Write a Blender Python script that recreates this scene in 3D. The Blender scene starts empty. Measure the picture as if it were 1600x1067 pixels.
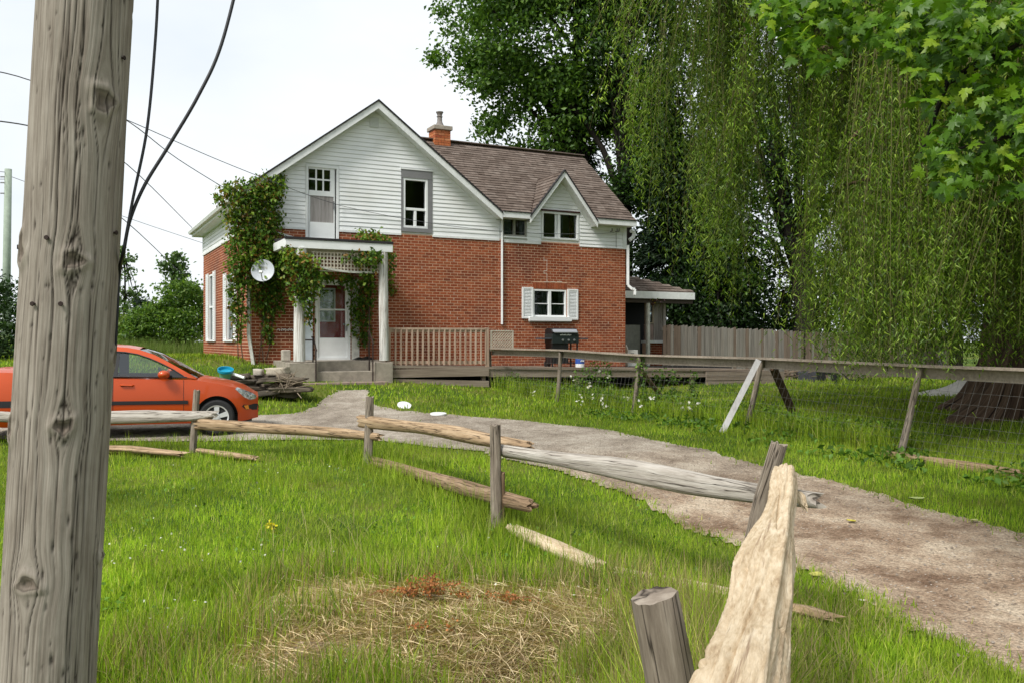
import bpy, bmesh, math, random
import numpy as np
from mathutils import Vector, Matrix

random.seed(7)
rng = np.random.default_rng(11)
SC = bpy.context.scene
COL = SC.collection

# ------------------------------------------------------------------ camera
EYE = 1.70          # camera height; every height below is written relative to the eye and lifted by EYE
F = 1390.0          # focal length in photo pixels (photo is 1600 x 1067)
cam_d = bpy.data.cameras.new('camera')
cam = bpy.data.objects.new('camera', cam_d)
COL.objects.link(cam)
cam.location = (0, 0, EYE)
cam.rotation_euler = (math.pi / 2, 0, 0)
cam_d.sensor_width = 36.0
cam_d.lens = 36.0 * F / 1600.0
cam_d.clip_start = 0.1
cam_d.clip_end = 3000
SC.camera = cam

# ------------------------------------------------------------------ sky, sun, exposure
SUN_DIR = Vector((-0.55, -0.72, 1.05)).normalized()      # from the scene towards the sun
world = bpy.data.worlds.new('World')
SC.world = world
world.use_nodes = True
wn, wl = world.node_tree.nodes, world.node_tree.links
for n in list(wn):
    wn.remove(n)
w_out = wn.new('ShaderNodeOutputWorld')
w_bg = wn.new('ShaderNodeBackground'); w_bg.inputs['Strength'].default_value = 0.1
w_sky = wn.new('ShaderNodeTexSky'); w_sky.sky_type = 'NISHITA'; w_sky.sun_disc = False
w_sky.sun_elevation = math.asin(SUN_DIR.z)
w_sky.sun_rotation = math.atan2(SUN_DIR.x, SUN_DIR.y)
w_sky.dust_density = 2.0
w_tc = wn.new('ShaderNodeTexCoord')
w_map = wn.new('ShaderNodeMapping'); w_map.inputs['Scale'].default_value = (1.0, 1.0, 2.6)
w_noise = wn.new('ShaderNodeTexNoise'); w_noise.inputs['Scale'].default_value = 2.2
w_noise.inputs['Detail'].default_value = 5; w_noise.inputs['Roughness'].default_value = 0.5
w_ramp = wn.new('ShaderNodeValToRGB')
w_ramp.color_ramp.elements[0].position = 0.32; w_ramp.color_ramp.elements[0].color = (0.325, 0.350, 0.370, 1)
w_ramp.color_ramp.elements[1].position = 0.68; w_ramp.color_ramp.elements[1].color = (0.405, 0.414, 0.420, 1)
w_mul = wn.new('ShaderNodeVectorMath'); w_mul.operation = 'SCALE'; w_mul.inputs['Scale'].default_value = 10.0
w_mix = wn.new('ShaderNodeMix'); w_mix.data_type = 'RGBA'; w_mix.inputs[0].default_value = 0.96   # overcast cover
wl.new(w_tc.outputs['Generated'], w_map.inputs['Vector'])
wl.new(w_map.outputs[0], w_noise.inputs['Vector'])
wl.new(w_noise.outputs['Fac'], w_ramp.inputs['Fac'])
wl.new(w_ramp.outputs['Color'], w_mul.inputs[0])
wl.new(w_sky.outputs['Color'], w_mix.inputs[6])
wl.new(w_mul.outputs[0], w_mix.inputs[7])
wl.new(w_mix.outputs[2], w_bg.inputs['Color'])
wl.new(w_bg.outputs[0], w_out.inputs['Surface'])

sun_d = bpy.data.lights.new('sun', 'SUN')
sun_d.energy = 1.5
sun_d.angle = math.radians(16)
sun_d.color = (1.0, 0.96, 0.9)
sun = bpy.data.objects.new('sun', sun_d)
COL.objects.link(sun)
sun.rotation_euler = SUN_DIR.to_track_quat('Z', 'Y').to_euler()

SC.view_settings.view_transform = 'Standard'
SC.view_settings.look = 'None'
SC.view_settings.gamma = 1
SC.view_settings.use_curve_mapping = False
SC.view_settings.exposure = 1.42
try:
    SC.cycles.max_bounces = 7
    SC.cycles.transparent_max_bounces = 12
    SC.cycles.use_denoising = True
    SC.cycles.caustics_reflective = False
    SC.cycles.caustics_refractive = False
except Exception:
    pass

# ------------------------------------------------------------------ helpers: projection of photo pixels onto real planes
def PW(px, py, Y):
    return ((px - 800.0) / F * Y, Y, EYE + (533.5 - py) / F * Y)

XA, YA = -0.2928 * 22.3, 22.3           # front left corner of the house
UX, UY = 0.8925, 0.4511                 # direction of the front wall
HROT = math.atan2(UY, UX)

def HW(s, t, z):                        # house coordinates (along front, into the house, height from eye)
    return (XA + UX * s - UY * t, YA + UY * s + UX * t, z + EYE)

def fr(px, py, t=0.0):                  # photo pixel on the vertical plane parallel to the front at depth t
    x0 = XA - UY * t; y0 = YA + UX * t
    k = (px - 800.0) / F
    s = (k * y0 - x0) / (UX - k * UY)
    return s, (533.5 - py) / F * (y0 + UY * s)

def rect(pl, pt, pr, pb, t=0.0):
    s0, z1 = fr(pl, pt, t); s1, z0 = fr(pr, pb, t)
    return s0, s1, z0, z1

# ------------------------------------------------------------------ noise
def _perm(seed):
    return np.random.default_rng(seed).random((64, 64))
_PN = {}
def vnoise(x, y, scale=1.0, seed=0, octaves=3):
    x = np.asarray(x, float); y = np.asarray(y, float)
    tot = 0; amp = 1.0; norm = 0
    for o in range(octaves):
        if seed + o not in _PN: _PN[seed + o] = _perm(seed + o)
        T = _PN[seed + o]
        fx = x / scale * 2 ** o; fy = y / scale * 2 ** o
        ix = np.floor(fx).astype(int); iy = np.floor(fy).astype(int)
        u = fx - ix; v = fy - iy
        u = u * u * (3 - 2 * u); v = v * v * (3 - 2 * v)
        a = T[ix % 64, iy % 64]; b = T[(ix + 1) % 64, iy % 64]
        c = T[ix % 64, (iy + 1) % 64]; d = T[(ix + 1) % 64, (iy + 1) % 64]
        tot = tot + amp * ((a * (1 - u) + b * u) * (1 - v) + (c * (1 - u) + d * u) * v)
        norm += amp; amp *= 0.5
    return tot / norm

# ------------------------------------------------------------------ terrain (thin plate spline through measured spots, heights relative to eye)
CP = np.array([
 (0, 0, -1.66), (-2.5, 2, -1.66), (2.5, 2, -1.68), (-4, 6, -1.68), (0, 4.5, -1.70), (-1.0, 6, -1.70),
 (1.33, 5.6, -1.78), (-.14, 8.5, -1.77), (-1.86, 11.5, -1.58), (-4.66, 13, -1.62), (-8, 12.8, -1.62),
 (2.17, 6.7, -1.76), (2.45, 4.4, -1.70), (4.37, 7.6, -1.64), (3.1, 12, -1.57), (2.05, 14.3, -1.53), (0, 16.5, -1.47),
 (-2.2, 14.7, -1.54), (-4.1, 14.4, -1.53), (-7.2, 14.4, -1.52), (-10, 14.4, -1.50), (-4.2, 16.4, -1.48), (-7.2, 16.6, -1.46),
 (-.6, 23.6, -1.22), (1.03, 21, -1.42), (2.44, 18.3, -1.50), (4.09, 15.8, -1.55), (5.35, 12.4, -1.57), (6.6, 9.2, -1.55),
 (-2.9, 20.9, -1.13), (-4.6, 20.3, -1.12), (-6.2, 22.0, -.60), (-6.5, 22.3, -.55), (-10.4, 29.9, -.52), (-6.6, 19.6, -.98), (-8, 20.0, -.72), (-11, 21, -.62), (-14, 19, -.9),
 (0, 25, -1.22), (3.5, 27, -1.25), (8.5, 28, -1.33), (5, 29.5, -.9), (10.5, 33, -1.4), (9.9, 16.8, -1.36), (12, 23, -1.38), (16, 30, -1.4),
 (20, 20, -1.4), (12, 9, -1.5), (0, 34, -.7), (-5, 36, -.6), (-15, 32, -.52), (-24, 24, -.7), (-20, 12, -1.3), (-12, 5, -1.6), (24, 40, -1.4), (0, 50, -.9), (-24, 46, -.5), (24, 8, -1.5), (-8, -4, -1.6), (8, -4, -1.6), (8, 3, -1.66)], float)
def _tps_k(d2):
    return np.where(d2 > 1e-9, 0.5 * d2 * np.log(np.maximum(d2, 1e-9)), 0.0)
_n = len(CP)
_A = np.zeros((_n + 3, _n + 3))
_d2 = ((CP[:, None, :2] - CP[None, :, :2]) ** 2).sum(-1)
_A[:_n, :_n] = _tps_k(_d2) + np.eye(_n) * 0.25
_A[:_n, _n] = 1; _A[:_n, _n + 1:] = CP[:, :2]
_A[_n, :_n] = 1; _A[_n + 1:, :_n] = CP[:, :2].T
_W = np.linalg.solve(_A, np.concatenate([CP[:, 2], np.zeros(3)]))
def G(x, y):
    """ground height, world z"""
    x = np.asarray(x, float); y = np.asarray(y, float)
    shp = np.broadcast(x, y).shape
    xf = np.broadcast_to(x, shp).ravel(); yf = np.broadcast_to(y, shp).ravel()
    out = np.empty(xf.shape)
    for i in range(0, len(xf), 20000):
        a = xf[i:i + 20000]; b = yf[i:i + 20000]
        ca = np.clip(a, -26, 26); cb = np.clip(b, -4, 50)
        k = _tps_k((ca[:, None] - CP[None, :, 0]) ** 2 + (cb[:, None] - CP[None, :, 1]) ** 2)
        z = k @ _W[:_n] + _W[_n] + ca * _W[_n + 1] + cb * _W[_n + 2]
        far = np.hypot(a - ca, b - cb)
        e = 1 - np.exp(-far / 25.0)
        out[i:i + 20000] = z * (1 - e) + (-1.0) * e
    r = out.reshape(shp) + EYE
    return float(r) if shp == () else r

def in_poly(x, y, poly):
    x = np.asarray(x, float); y = np.asarray(y, float)
    ins = np.zeros(x.shape, bool)
    n = len(poly)
    for i in range(n):
        x1, y1 = poly[i]; x2, y2 = poly[(i + 1) % n]
        if y1 == y2: continue
        c = ((y1 > y) != (y2 > y)) & (x < (x2 - x1) * (y - y1) / (y2 - y1) + x1)
        ins ^= c
    return ins

DRIVE = [(-14, 14.1), (-7, 14.0), (-4.3, 14.0), (-2.3, 13.9), (-1.2, 13.0), (-.35, 12.6), (.45, 11.3), (.9, 10.3), (1.34, 9.2), (1.75, 7.9), (2.17, 6.7), (2.42, 5.4),
         (2.45, 4.4), (2.5, 2.2), (2.6, -1), (6.5, -1), (5.2, 3), (4.6, 5.5), (4.37, 7.5), (3.85, 9.3), (3.3, 11.1), (3.0, 12.1), (2.5, 13.3), (1.95, 14.4), (1.1, 15.6), (.1, 16.6), (-.9, 17.2),
         (-1.9, 17.7), (-2.6, 18.5), (-3.1, 19.4), (-3.4, 20.8), (-4.1, 20.6), (-4.0, 19.3), (-3.95, 18.3), (-4.3, 17.5), (-5.2, 17.0), (-8, 16.9), (-14, 16.9)]
HOUSE_POLY = [HW(0, 0, 0)[:2], HW(11.2, 0, 0)[:2], HW(11.2, 6, 0)[:2], HW(6, 8.5, 0)[:2], HW(0, 8.5, 0)[:2]]
DECK_POLY = [HW(.5, -2.0, 0)[:2], HW(3.1, -2.0, 0)[:2], HW(3.1, -1.55, 0)[:2], HW(15.6, -1.55, 0)[:2], HW(15.6, .3, 0)[:2], HW(.5, .3, 0)[:2]]

# ------------------------------------------------------------------ materials
def new_mat(name):
    m = bpy.data.materials.new(name); m.use_nodes = True
    nt = m.node_tree
    b = nt.nodes['Principled BSDF']
    return m, nt, b

def plain(name, c, rough=0.6, metal=0.0, spec=0.4, var=0.0, scale=8.0, bump=0.0, bscale=60.0):
    m, nt, b = new_mat(name)
    b.inputs['Roughness'].default_value = rough; b.inputs['Metallic'].default_value = metal
    b.inputs['Specular IOR Level'].default_value = spec
    b.inputs['Base Color'].default_value = (*c, 1)
    tc = nt.nodes.new('ShaderNodeTexCoord')
    if var > 0:
        n = nt.nodes.new('ShaderNodeTexNoise'); n.inputs['Scale'].default_value = scale; n.inputs['Detail'].default_value = 6
        n.inputs['Roughness'].default_value = 0.65
        r = nt.nodes.new('ShaderNodeValToRGB')
        r.color_ramp.elements[0].position = 0.3; r.color_ramp.elements[1].position = 0.7
        r.color_ramp.elements[0].color = (*[max(0, x * (1 - var)) for x in c], 1)
        r.color_ramp.elements[1].color = (*[min(1, x * (1 + var)) for x in c], 1)
        nt.links.new(tc.outputs['Object'], n.inputs['Vector']); nt.links.new(n.outputs['Fac'], r.inputs['Fac'])
        nt.links.new(r.outputs['Color'], b.inputs['Base Color'])
    if bump > 0:
        n2 = nt.nodes.new('ShaderNodeTexNoise'); n2.inputs['Scale'].default_value = bscale; n2.inputs['Detail'].default_value = 4
        bp = nt.nodes.new('ShaderNodeBump'); bp.inputs['Strength'].default_value = bump; bp.inputs['Distance'].default_value = 0.01
        nt.links.new(tc.outputs['Object'], n2.inputs['Vector']); nt.links.new(n2.outputs['Fac'], bp.inputs['Height'])
        nt.links.new(bp.outputs['Normal'], b.inputs['Normal'])
    return m

def ramp(nt, stops):
    r = nt.nodes.new('ShaderNodeValToRGB')
    el = r.color_ramp.elements
    while len(el) < len(stops): el.new(0.5)
    for e, (p, c) in zip(el, stops):
        e.position = p; e.color = (*c, 1)
    return r

def piece_mat(name, cols, rough=0.8, nscale=12.0, namp=0.25, bump=0.4, bscale=90.0, spec=0.25, stains=None):
    """material for bricks, shingles, boards: every piece draws its own colour (per object and per mesh island)"""
    m, nt, b = new_mat(name)
    L = nt.links.new
    b.inputs['Roughness'].default_value = rough; b.inputs['Specular IOR Level'].default_value = spec
    oi = nt.nodes.new('ShaderNodeObjectInfo'); ge = nt.nodes.new('ShaderNodeNewGeometry')
    ad = nt.nodes.new('ShaderNodeMath'); ad.operation = 'ADD'; L(oi.outputs['Random'], ad.inputs[0]); L(ge.outputs['Random Per Island'], ad.inputs[1])
    fc = nt.nodes.new('ShaderNodeMath'); fc.operation = 'FRACT'; L(ad.outputs[0], fc.inputs[0])
    k = len(cols)
    r = ramp(nt, [(i / max(1, k - 1), c) for i, c in enumerate(cols)])
    L(fc.outputs[0], r.inputs['Fac'])
    n = nt.nodes.new('ShaderNodeTexNoise'); n.inputs['Scale'].default_value = nscale; n.inputs['Detail'].default_value = 5
    L(ge.outputs['Position'], n.inputs['Vector'])
    mr = nt.nodes.new('ShaderNodeMapRange'); mr.inputs['From Min'].default_value = .25; mr.inputs['From Max'].default_value = .75
    mr.inputs['To Min'].default_value = 1 - namp; mr.inputs['To Max'].default_value = 1 + namp
    L(n.outputs['Fac'], mr.inputs['Value'])
    mx = nt.nodes.new('ShaderNodeVectorMath'); mx.operation = 'SCALE'
    L(r.outputs['Color'], mx.inputs[0]); L(mr.outputs[0], mx.inputs['Scale'])
    last = mx.outputs[0]
    if stains:
        sc, col, lo, hi = stains
        n3 = nt.nodes.new('ShaderNodeTexNoise'); n3.inputs['Scale'].default_value = sc; n3.inputs['Detail'].default_value = 4
        L(ge.outputs['Position'], n3.inputs['Vector'])
        m3 = nt.nodes.new('ShaderNodeMapRange'); m3.inputs['From Min'].default_value = lo; m3.inputs['From Max'].default_value = hi
        L(n3.outputs['Fac'], m3.inputs['Value'])
        mm = nt.nodes.new('ShaderNodeMix'); mm.data_type = 'RGBA'; mm.inputs[7].default_value = (*col, 1)
        L(m3.outputs[0], mm.inputs[0]); L(last, mm.inputs[6]); last = mm.outputs[2]
    L(last, b.inputs['Base Color'])
    if bump > 0:
        n2 = nt.nodes.new('ShaderNodeTexNoise'); n2.inputs['Scale'].default_value = bscale; n2.inputs['Detail'].default_value = 3
        L(ge.outputs['Position'], n2.inputs['Vector'])
        bp = nt.nodes.new('ShaderNodeBump'); bp.inputs['Strength'].default_value = bump; bp.inputs['Distance'].default_value = 0.004
        L(n2.outputs['Fac'], bp.inputs['Height']); L(bp.outputs['Normal'], b.inputs['Normal'])
    return m

def wood_mat(name, stops, rough=0.85, fine=(26, 26, 1.6), coarse=(4, 4, .5), bump=0.6, attr=True, cracks=True, patches=None):
    """weathered wood: streaks run along the third texture axis (attribute 'guv' carries angle and length)"""
    m, nt, b = new_mat(name)
    L = nt.links.new
    b.inputs['Roughness'].default_value = rough; b.inputs['Specular IOR Level'].default_value = 0.2
    if attr:
        a = nt.nodes.new('ShaderNodeAttribute'); a.attribute_name = 'guv'; vec = a.outputs['Vector']
    else:
        a = nt.nodes.new('ShaderNodeTexCoord'); vec = a.outputs['Object']
    mp = nt.nodes.new('ShaderNodeMapping'); mp.inputs['Scale'].default_value = fine; L(vec, mp.inputs['Vector'])
    n = nt.nodes.new('ShaderNodeTexNoise'); n.inputs['Scale'].default_value = 1; n.inputs['Detail'].default_value = 6; n.inputs['Roughness'].default_value = .65
    L(mp.outputs[0], n.inputs['Vector'])
    mp2 = nt.nodes.new('ShaderNodeMapping'); mp2.inputs['Scale'].default_value = coarse; L(vec, mp2.inputs['Vector'])
    n2 = nt.nodes.new('ShaderNodeTexNoise'); n2.inputs['Scale'].default_value = 1; n2.inputs['Detail'].default_value = 4
    L(mp2.outputs[0], n2.inputs['Vector'])
    mx = nt.nodes.new('ShaderNodeMath'); mx.operation = 'MULTIPLY_ADD'; mx.inputs[1].default_value = .6
    h = nt.nodes.new('ShaderNodeMath'); h.operation = 'MULTIPLY'; h.inputs[1].default_value = .4
    L(n2.outputs['Fac'], h.inputs[0]); L(n.outputs['Fac'], mx.inputs[0]); L(h.outputs[0], mx.inputs[2])
    r = ramp(nt, stops); L(mx.outputs[0], r.inputs['Fac'])
    last = r.outputs['Color']; hgt = n.outputs['Fac']
    if cracks:
        mp3 = nt.nodes.new('ShaderNodeMapping'); mp3.inputs['Scale'].default_value = (fine[0] * .55, fine[1] * .55, fine[2] * .22); L(vec, mp3.inputs['Vector'])
        n3 = nt.nodes.new('ShaderNodeTexNoise'); n3.inputs['Scale'].default_value = 1; n3.inputs['Detail'].default_value = 3; L(mp3.outputs[0], n3.inputs['Vector'])
        ab = nt.nodes.new('ShaderNodeMath'); ab.operation = 'SUBTRACT'; ab.inputs[1].default_value = .5; L(n3.outputs['Fac'], ab.inputs[0])
        ab2 = nt.nodes.new('ShaderNodeMath'); ab2.operation = 'ABSOLUTE'; L(ab.outputs[0], ab2.inputs[0])
        mr = nt.nodes.new('ShaderNodeMapRange'); mr.inputs['From Min'].default_value = 0.0; mr.inputs['From Max'].default_value = .028
        L(ab2.outputs[0], mr.inputs['Value'])
        mk = nt.nodes.new('ShaderNodeMix'); mk.data_type = 'RGBA'
        dk = stops[0][1]; mk.inputs[6].default_value = (dk[0] * .35, dk[1] * .35, dk[2] * .35, 1)
        L(mr.outputs[0], mk.inputs[0]); L(last, mk.inputs[7]); last = mk.outputs[2]
        hm = nt.nodes.new('ShaderNodeMath'); hm.operation = 'MULTIPLY'; L(hgt, hm.inputs[0]); L(mr.outputs[0], hm.inputs[1]); hgt = hm.outputs[0]
    if patches:
        sc, col, lo, hi = patches
        n4 = nt.nodes.new('ShaderNodeTexNoise'); n4.inputs['Scale'].default_value = sc; n4.inputs['Detail'].default_value = 5; n4.inputs['Roughness'].default_value = .7
        mp4 = nt.nodes.new('ShaderNodeMapping'); mp4.inputs['Scale'].default_value = (1, 1, .35); L(vec, mp4.inputs['Vector']); L(mp4.outputs[0], n4.inputs['Vector'])
        m4 = nt.nodes.new('ShaderNodeMapRange'); m4.inputs['From Min'].default_value = lo; m4.inputs['From Max'].default_value = hi; L(n4.outputs['Fac'], m4.inputs['Value'])
        mk = nt.nodes.new('ShaderNodeMix'); mk.data_type = 'RGBA'; mk.inputs[7].default_value = (*col, 1)
        L(m4.outputs[0], mk.inputs[0]); L(last, mk.inputs[6]); last = mk.outputs[2]
    L(last, b.inputs['Base Color'])
    bp = nt.nodes.new('ShaderNodeBump'); bp.inputs['Strength'].default_value = bump; bp.inputs['Distance'].default_value = 0.008
    L(hgt, bp.inputs['Height']); L(bp.outputs['Normal'], b.inputs['Normal'])
    return m

def leaf_mat(name, trans=0.35, rough=0.5, gloss=0.02):
    """foliage: colour comes per leaf from the attribute 'col'"""
    m = bpy.data.materials.new(name); m.use_nodes = True
    nt = m.node_tree; L = nt.links.new
    for n in list(nt.nodes): nt.nodes.remove(n)
    o = nt.nodes.new('ShaderNodeOutputMaterial')
    a = nt.nodes.new('ShaderNodeAttribute'); a.attribute_name = 'col'
    d = nt.nodes.new('ShaderNodeBsdfDiffuse'); t = nt.nodes.new('ShaderNodeBsdfTranslucent')
    g = nt.nodes.new('ShaderNodeBsdfGlossy'); g.inputs['Roughness'].default_value = rough
    g.inputs['Color'].default_value = (.8, .85, .8, 1)
    ty = nt.nodes.new('ShaderNodeVectorMath'); ty.operation = 'MULTIPLY'; ty.inputs[1].default_value = (1.25, 1.3, .6)
    L(a.outputs['Color'], d.inputs['Color']); L(a.outputs['Color'], ty.inputs[0]); L(ty.outputs[0], t.inputs['Color'])
    m1 = nt.nodes.new('ShaderNodeMixShader'); m1.inputs[0].default_value = trans
    L(d.outputs[0], m1.inputs[1]); L(t.outputs[0], m1.inputs[2])
    m2 = nt.nodes.new('ShaderNodeMixShader'); m2.inputs[0].default_value = gloss
    L(m1.outputs[0], m2.inputs[1]); L(g.outputs[0], m2.inputs[2]); L(m2.outputs[0], o.inputs['Surface'])
    return m

def glass_mat(name, tint=(.75, .85, .85), transp=0.6, rough=0.03):
    m = bpy.data.materials.new(name); m.use_nodes = True
    nt = m.node_tree; L = nt.links.new
    for n in list(nt.nodes): nt.nodes.remove(n)
    o = nt.nodes.new('ShaderNodeOutputMaterial')
    t = nt.nodes.new('ShaderNodeBsdfTransparent'); t.inputs['Color'].default_value = (*tint, 1)
    g = nt.nodes.new('ShaderNodeBsdfGlossy'); g.inputs['Roughness'].default_value = rough; g.inputs['Color'].default_value = (.9, .93, .95, 1)
    f = nt.nodes.new('ShaderNodeFresnel'); f.inputs['IOR'].default_value = 1.5
    mm = nt.nodes.new('ShaderNodeMath'); mm.operation = 'MULTIPLY_ADD'; mm.inputs[1].default_value = 1.0; mm.inputs[2].default_value = 1 - transp
    mm.use_clamp = True
    L(f.outputs[0], mm.inputs[0])
    mx = nt.nodes.new('ShaderNodeMixShader'); L(mm.outputs[0], mx.inputs[0]); L(t.outputs[0], mx.inputs[1]); L(g.outputs[0], mx.inputs[2])
    L(mx.outputs[0], o.inputs['Surface'])
    return m

M = {}
M['white'] = plain('white_paint', (.80, .82, .82), .5, var=.06, scale=3)
M['siding'] = piece_mat('white_vinyl_siding', [(.80, .82, .825), (.85, .865, .865), (.825, .84, .845)], .5, 2.0, .05, .05, 40, .35, stains=(.8, (.66, .665, .63), .50, .85))
M['trim'] = plain('off_white_trim', (.74, .76, .75), .5, var=.1, scale=6)
M['trim_dirty'] = plain('dirty_white_trim', (.55, .55, .50), .6, var=.3, scale=9)
M['grey_trim'] = plain('grey_painted_trim', (.20, .20, .205), .6, var=.1, scale=5)
M['brick'] = piece_mat('red_brick', [(.220, .054, .022), (.280, .068, .027), (.325, .088, .036), (.240, .058, .023), (.355, .108, .046), (.190, .047, .021)], .85, 14, .22, .5, 120, .2, stains=(.9, (.13, .036, .024), .50, .78))
M['mortar'] = plain('sandy_mortar', (.60, .40, .275), .9, var=.2, scale=7, bump=.4)
M['shingle'] = piece_mat('brown_asphalt_shingle', [(.092, .070, .057), (.138, .107, .089), (.166, .132, .111), (.115, .089, .074), (.188, .153, .130), (.130, .100, .084)], .95, 8, .25, .6, 160, .1)
M['storm_glass'] = glass_mat('storm_glass', (.93, .95, .95), .985)
M['roof_dark'] = plain('dark_roof_edge', (.025, .023, .025), .9, var=.2)
M['roof_brown'] = plain('brown_roofing', (.14, .098, .08), .95, var=.25, scale=18, bump=.5, bscale=80)
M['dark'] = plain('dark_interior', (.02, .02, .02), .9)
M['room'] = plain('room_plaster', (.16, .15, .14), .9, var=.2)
M['pane'] = glass_mat('window_glass', (.62, .68, .68), .985)
M['curtain'] = plain('grey_curtain', (.42, .42, .40), .9, var=.3, scale=14)
M['orange_curtain'] = plain('brown_curtain', (.28, .10, .03), .9, var=.3, scale=14)
M['red_door'] = plain('red_door_paint', (.33, .009, .014), .4, var=.12, scale=4)
M['concrete'] = plain('weathered_concrete', (.30, .265, .215), .9, var=.3, scale=5, bump=.5, bscale=40)
M['concrete_pale'] = plain('pale_concrete', (.42, .38, .32), .9, var=.25, scale=6, bump=.5, bscale=40)
M['iron'] = plain('rusty_iron', (.035, .022, .018), .7, .3, var=.4, scale=30)
M['black_plastic'] = plain('black_plastic', (.012, .012, .013), .45, var=.2)
M['deck'] = wood_mat('weathered_deck_boards', [(.3, (.13, .10, .075)), (.5, (.27, .215, .17)), (.7, (.38, .32, .26))], fine=(1.2, 30, 30), coarse=(.4, 5, 5), attr=False, cracks=False)
M['fence_grey'] = wood_mat('grey_fence_wood', [(.3, (.13, .115, .10)), (.5, (.25, .228, .20)), (.7, (.36, .335, .30))], fine=(30, 30, 1.3), coarse=(6, 6, .4), attr=False, cracks=False)
M['rail_board'] = wood_mat('weathered_rail_board', [(.3, (.155, .122, .095)), (.5, (.29, .243, .195)), (.7, (.40, .343, .28))], fine=(22, 22, 22), coarse=(1.5, 1.5, 1.5), attr=False, cracks=False)
M['baluster'] = wood_mat('tan_baluster_wood', [(.3, (.26, .175, .125)), (.5, (.45, .325, .245)), (.7, (.55, .43, .34))], fine=(20, 20, 2), coarse=(5, 5, 1), attr=False, cracks=False)
M['lattice'] = plain('pale_lattice', (.50, .45, .37), .8, var=.2, scale=10)
M['post_grey'] = wood_mat('grey_post_wood', [(.28, (.085, .065, .05)), (.5, (.23, .19, .15)), (.72, (.40, .35, .29))], fine=(3.2, 3.2, 5), coarse=(1.0, 1.0, 1.5))
M['rail_tan'] = wood_mat('tan_split_rail', [(.28, (.13, .085, .05)), (.48, (.36, .25, .15)), (.72, (.60, .46, .31))], fine=(3.4, 3.4, 4.5), coarse=(1, 1, 1.2))
M['rail_grey'] = wood_mat('silver_grey_split_rail', [(.28, (.16, .13, .105)), (.5, (.40, .365, .32)), (.72, (.60, .57, .52))], fine=(3.4, 3.4, 3.5), coarse=(1, 1, 1))
M['rail_brown'] = wood_mat('brown_split_rail', [(.28, (.09, .058, .035)), (.5, (.25, .17, .105)), (.72, (.42, .31, .21))], fine=(3.4, 3.4, 4.5), coarse=(1, 1, 1.2))
M['rail_pale'] = wood_mat('pale_rotten_rail', [(.30, (.22, .145, .085)), (.42, (.45, .34, .215)), (.54, (.60, .485, .335)), (.68, (.72, .62, .47))], fine=(6.0, 6.0, 9), coarse=(1.0, 1.0, 2.6), bump=.9, cracks=False, patches=(3.2, (.30, .21, .135), .60, .70))
M['peeling'] = wood_mat('peeling_white_post', [(.3, (.16, .13, .10)), (.5, (.35, .31, .26)), (.7, (.5, .46, .40))], fine=(3, 3, 5), coarse=(1, 1, 1), patches=(3.2, (.66, .66, .63), .42, .50))
M['bark'] = wood_mat('dark_bark', [(.3, (.008, .0065, .005)), (.5, (.022, .018, .014)), (.7, (.045, .037, .029))], fine=(5, 5, 3.0), coarse=(1.5, 1.5, .6), bump=1.0)
M['bark_willow'] = wood_mat('brown_willow_bark', [(.3, (.03, .018, .012)), (.5, (.10, .062, .04)), (.7, (.19, .13, .09))], fine=(6, 6, 1.5), coarse=(2, 2, .4), bump=1.0)
M['leaf'] = leaf_mat('foliage')
M['leaf_dark'] = leaf_mat('conifer_needles', .12)
M['leaf_gloss'] = leaf_mat('broad_leaf', .40, .45, .022)
M['grass'] = leaf_mat('grass_blades', .35, .6, .012)
M['straw'] = leaf_mat('dry_straw', .2, .6, .02)
M['stone'] = piece_mat('field_stone', [(.07, .06, .048), (.14, .115, .085), (.10, .082, .064), (.19, .16, .12)], .9, 9, .35, .8, 40, .2)
M['cable'] = plain('black_cable', (.006, .007, .010), .45)
M['wire'] = plain('grey_service_wire', (.10, .105, .11), .6)
M['mesh_wire'] = plain('galvanised_wire', (.13, .125, .115), .7)
M['metal'] = plain('grey_metal', (.35, .36, .37), .4, .7)
M['orange'] = None
# ------------------------------------------------------------------ object helpers
ROOT = {}        # object name -> world matrix inverse of the top-level thing it belongs to
def link(o):
    COL.objects.link(o); return o

def setp(o, label=None, cat=None, group=None, kind=None):
    if label: o['label'] = label
    if cat: o['category'] = cat
    if group: o['group'] = group
    if kind: o['kind'] = kind
    return o

def thing(name, label, cat, loc=(0, 0, 0), rotz=0.0, group=None):
    o = bpy.data.objects.new(name, None); link(o)
    o.empty_display_size = .2
    o.location = loc; o.rotation_euler = (0, 0, rotz)
    ROOT[o.name] = (Matrix.Translation(Vector(loc)) @ Matrix.Rotation(rotz, 4, 'Z')).inverted()
    return setp(o, label, cat, group)

def place(o, parent=None):
    link(o)
    if parent is not None:
        o.parent = parent
        ROOT[o.name] = ROOT[parent.name]
    return o

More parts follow.
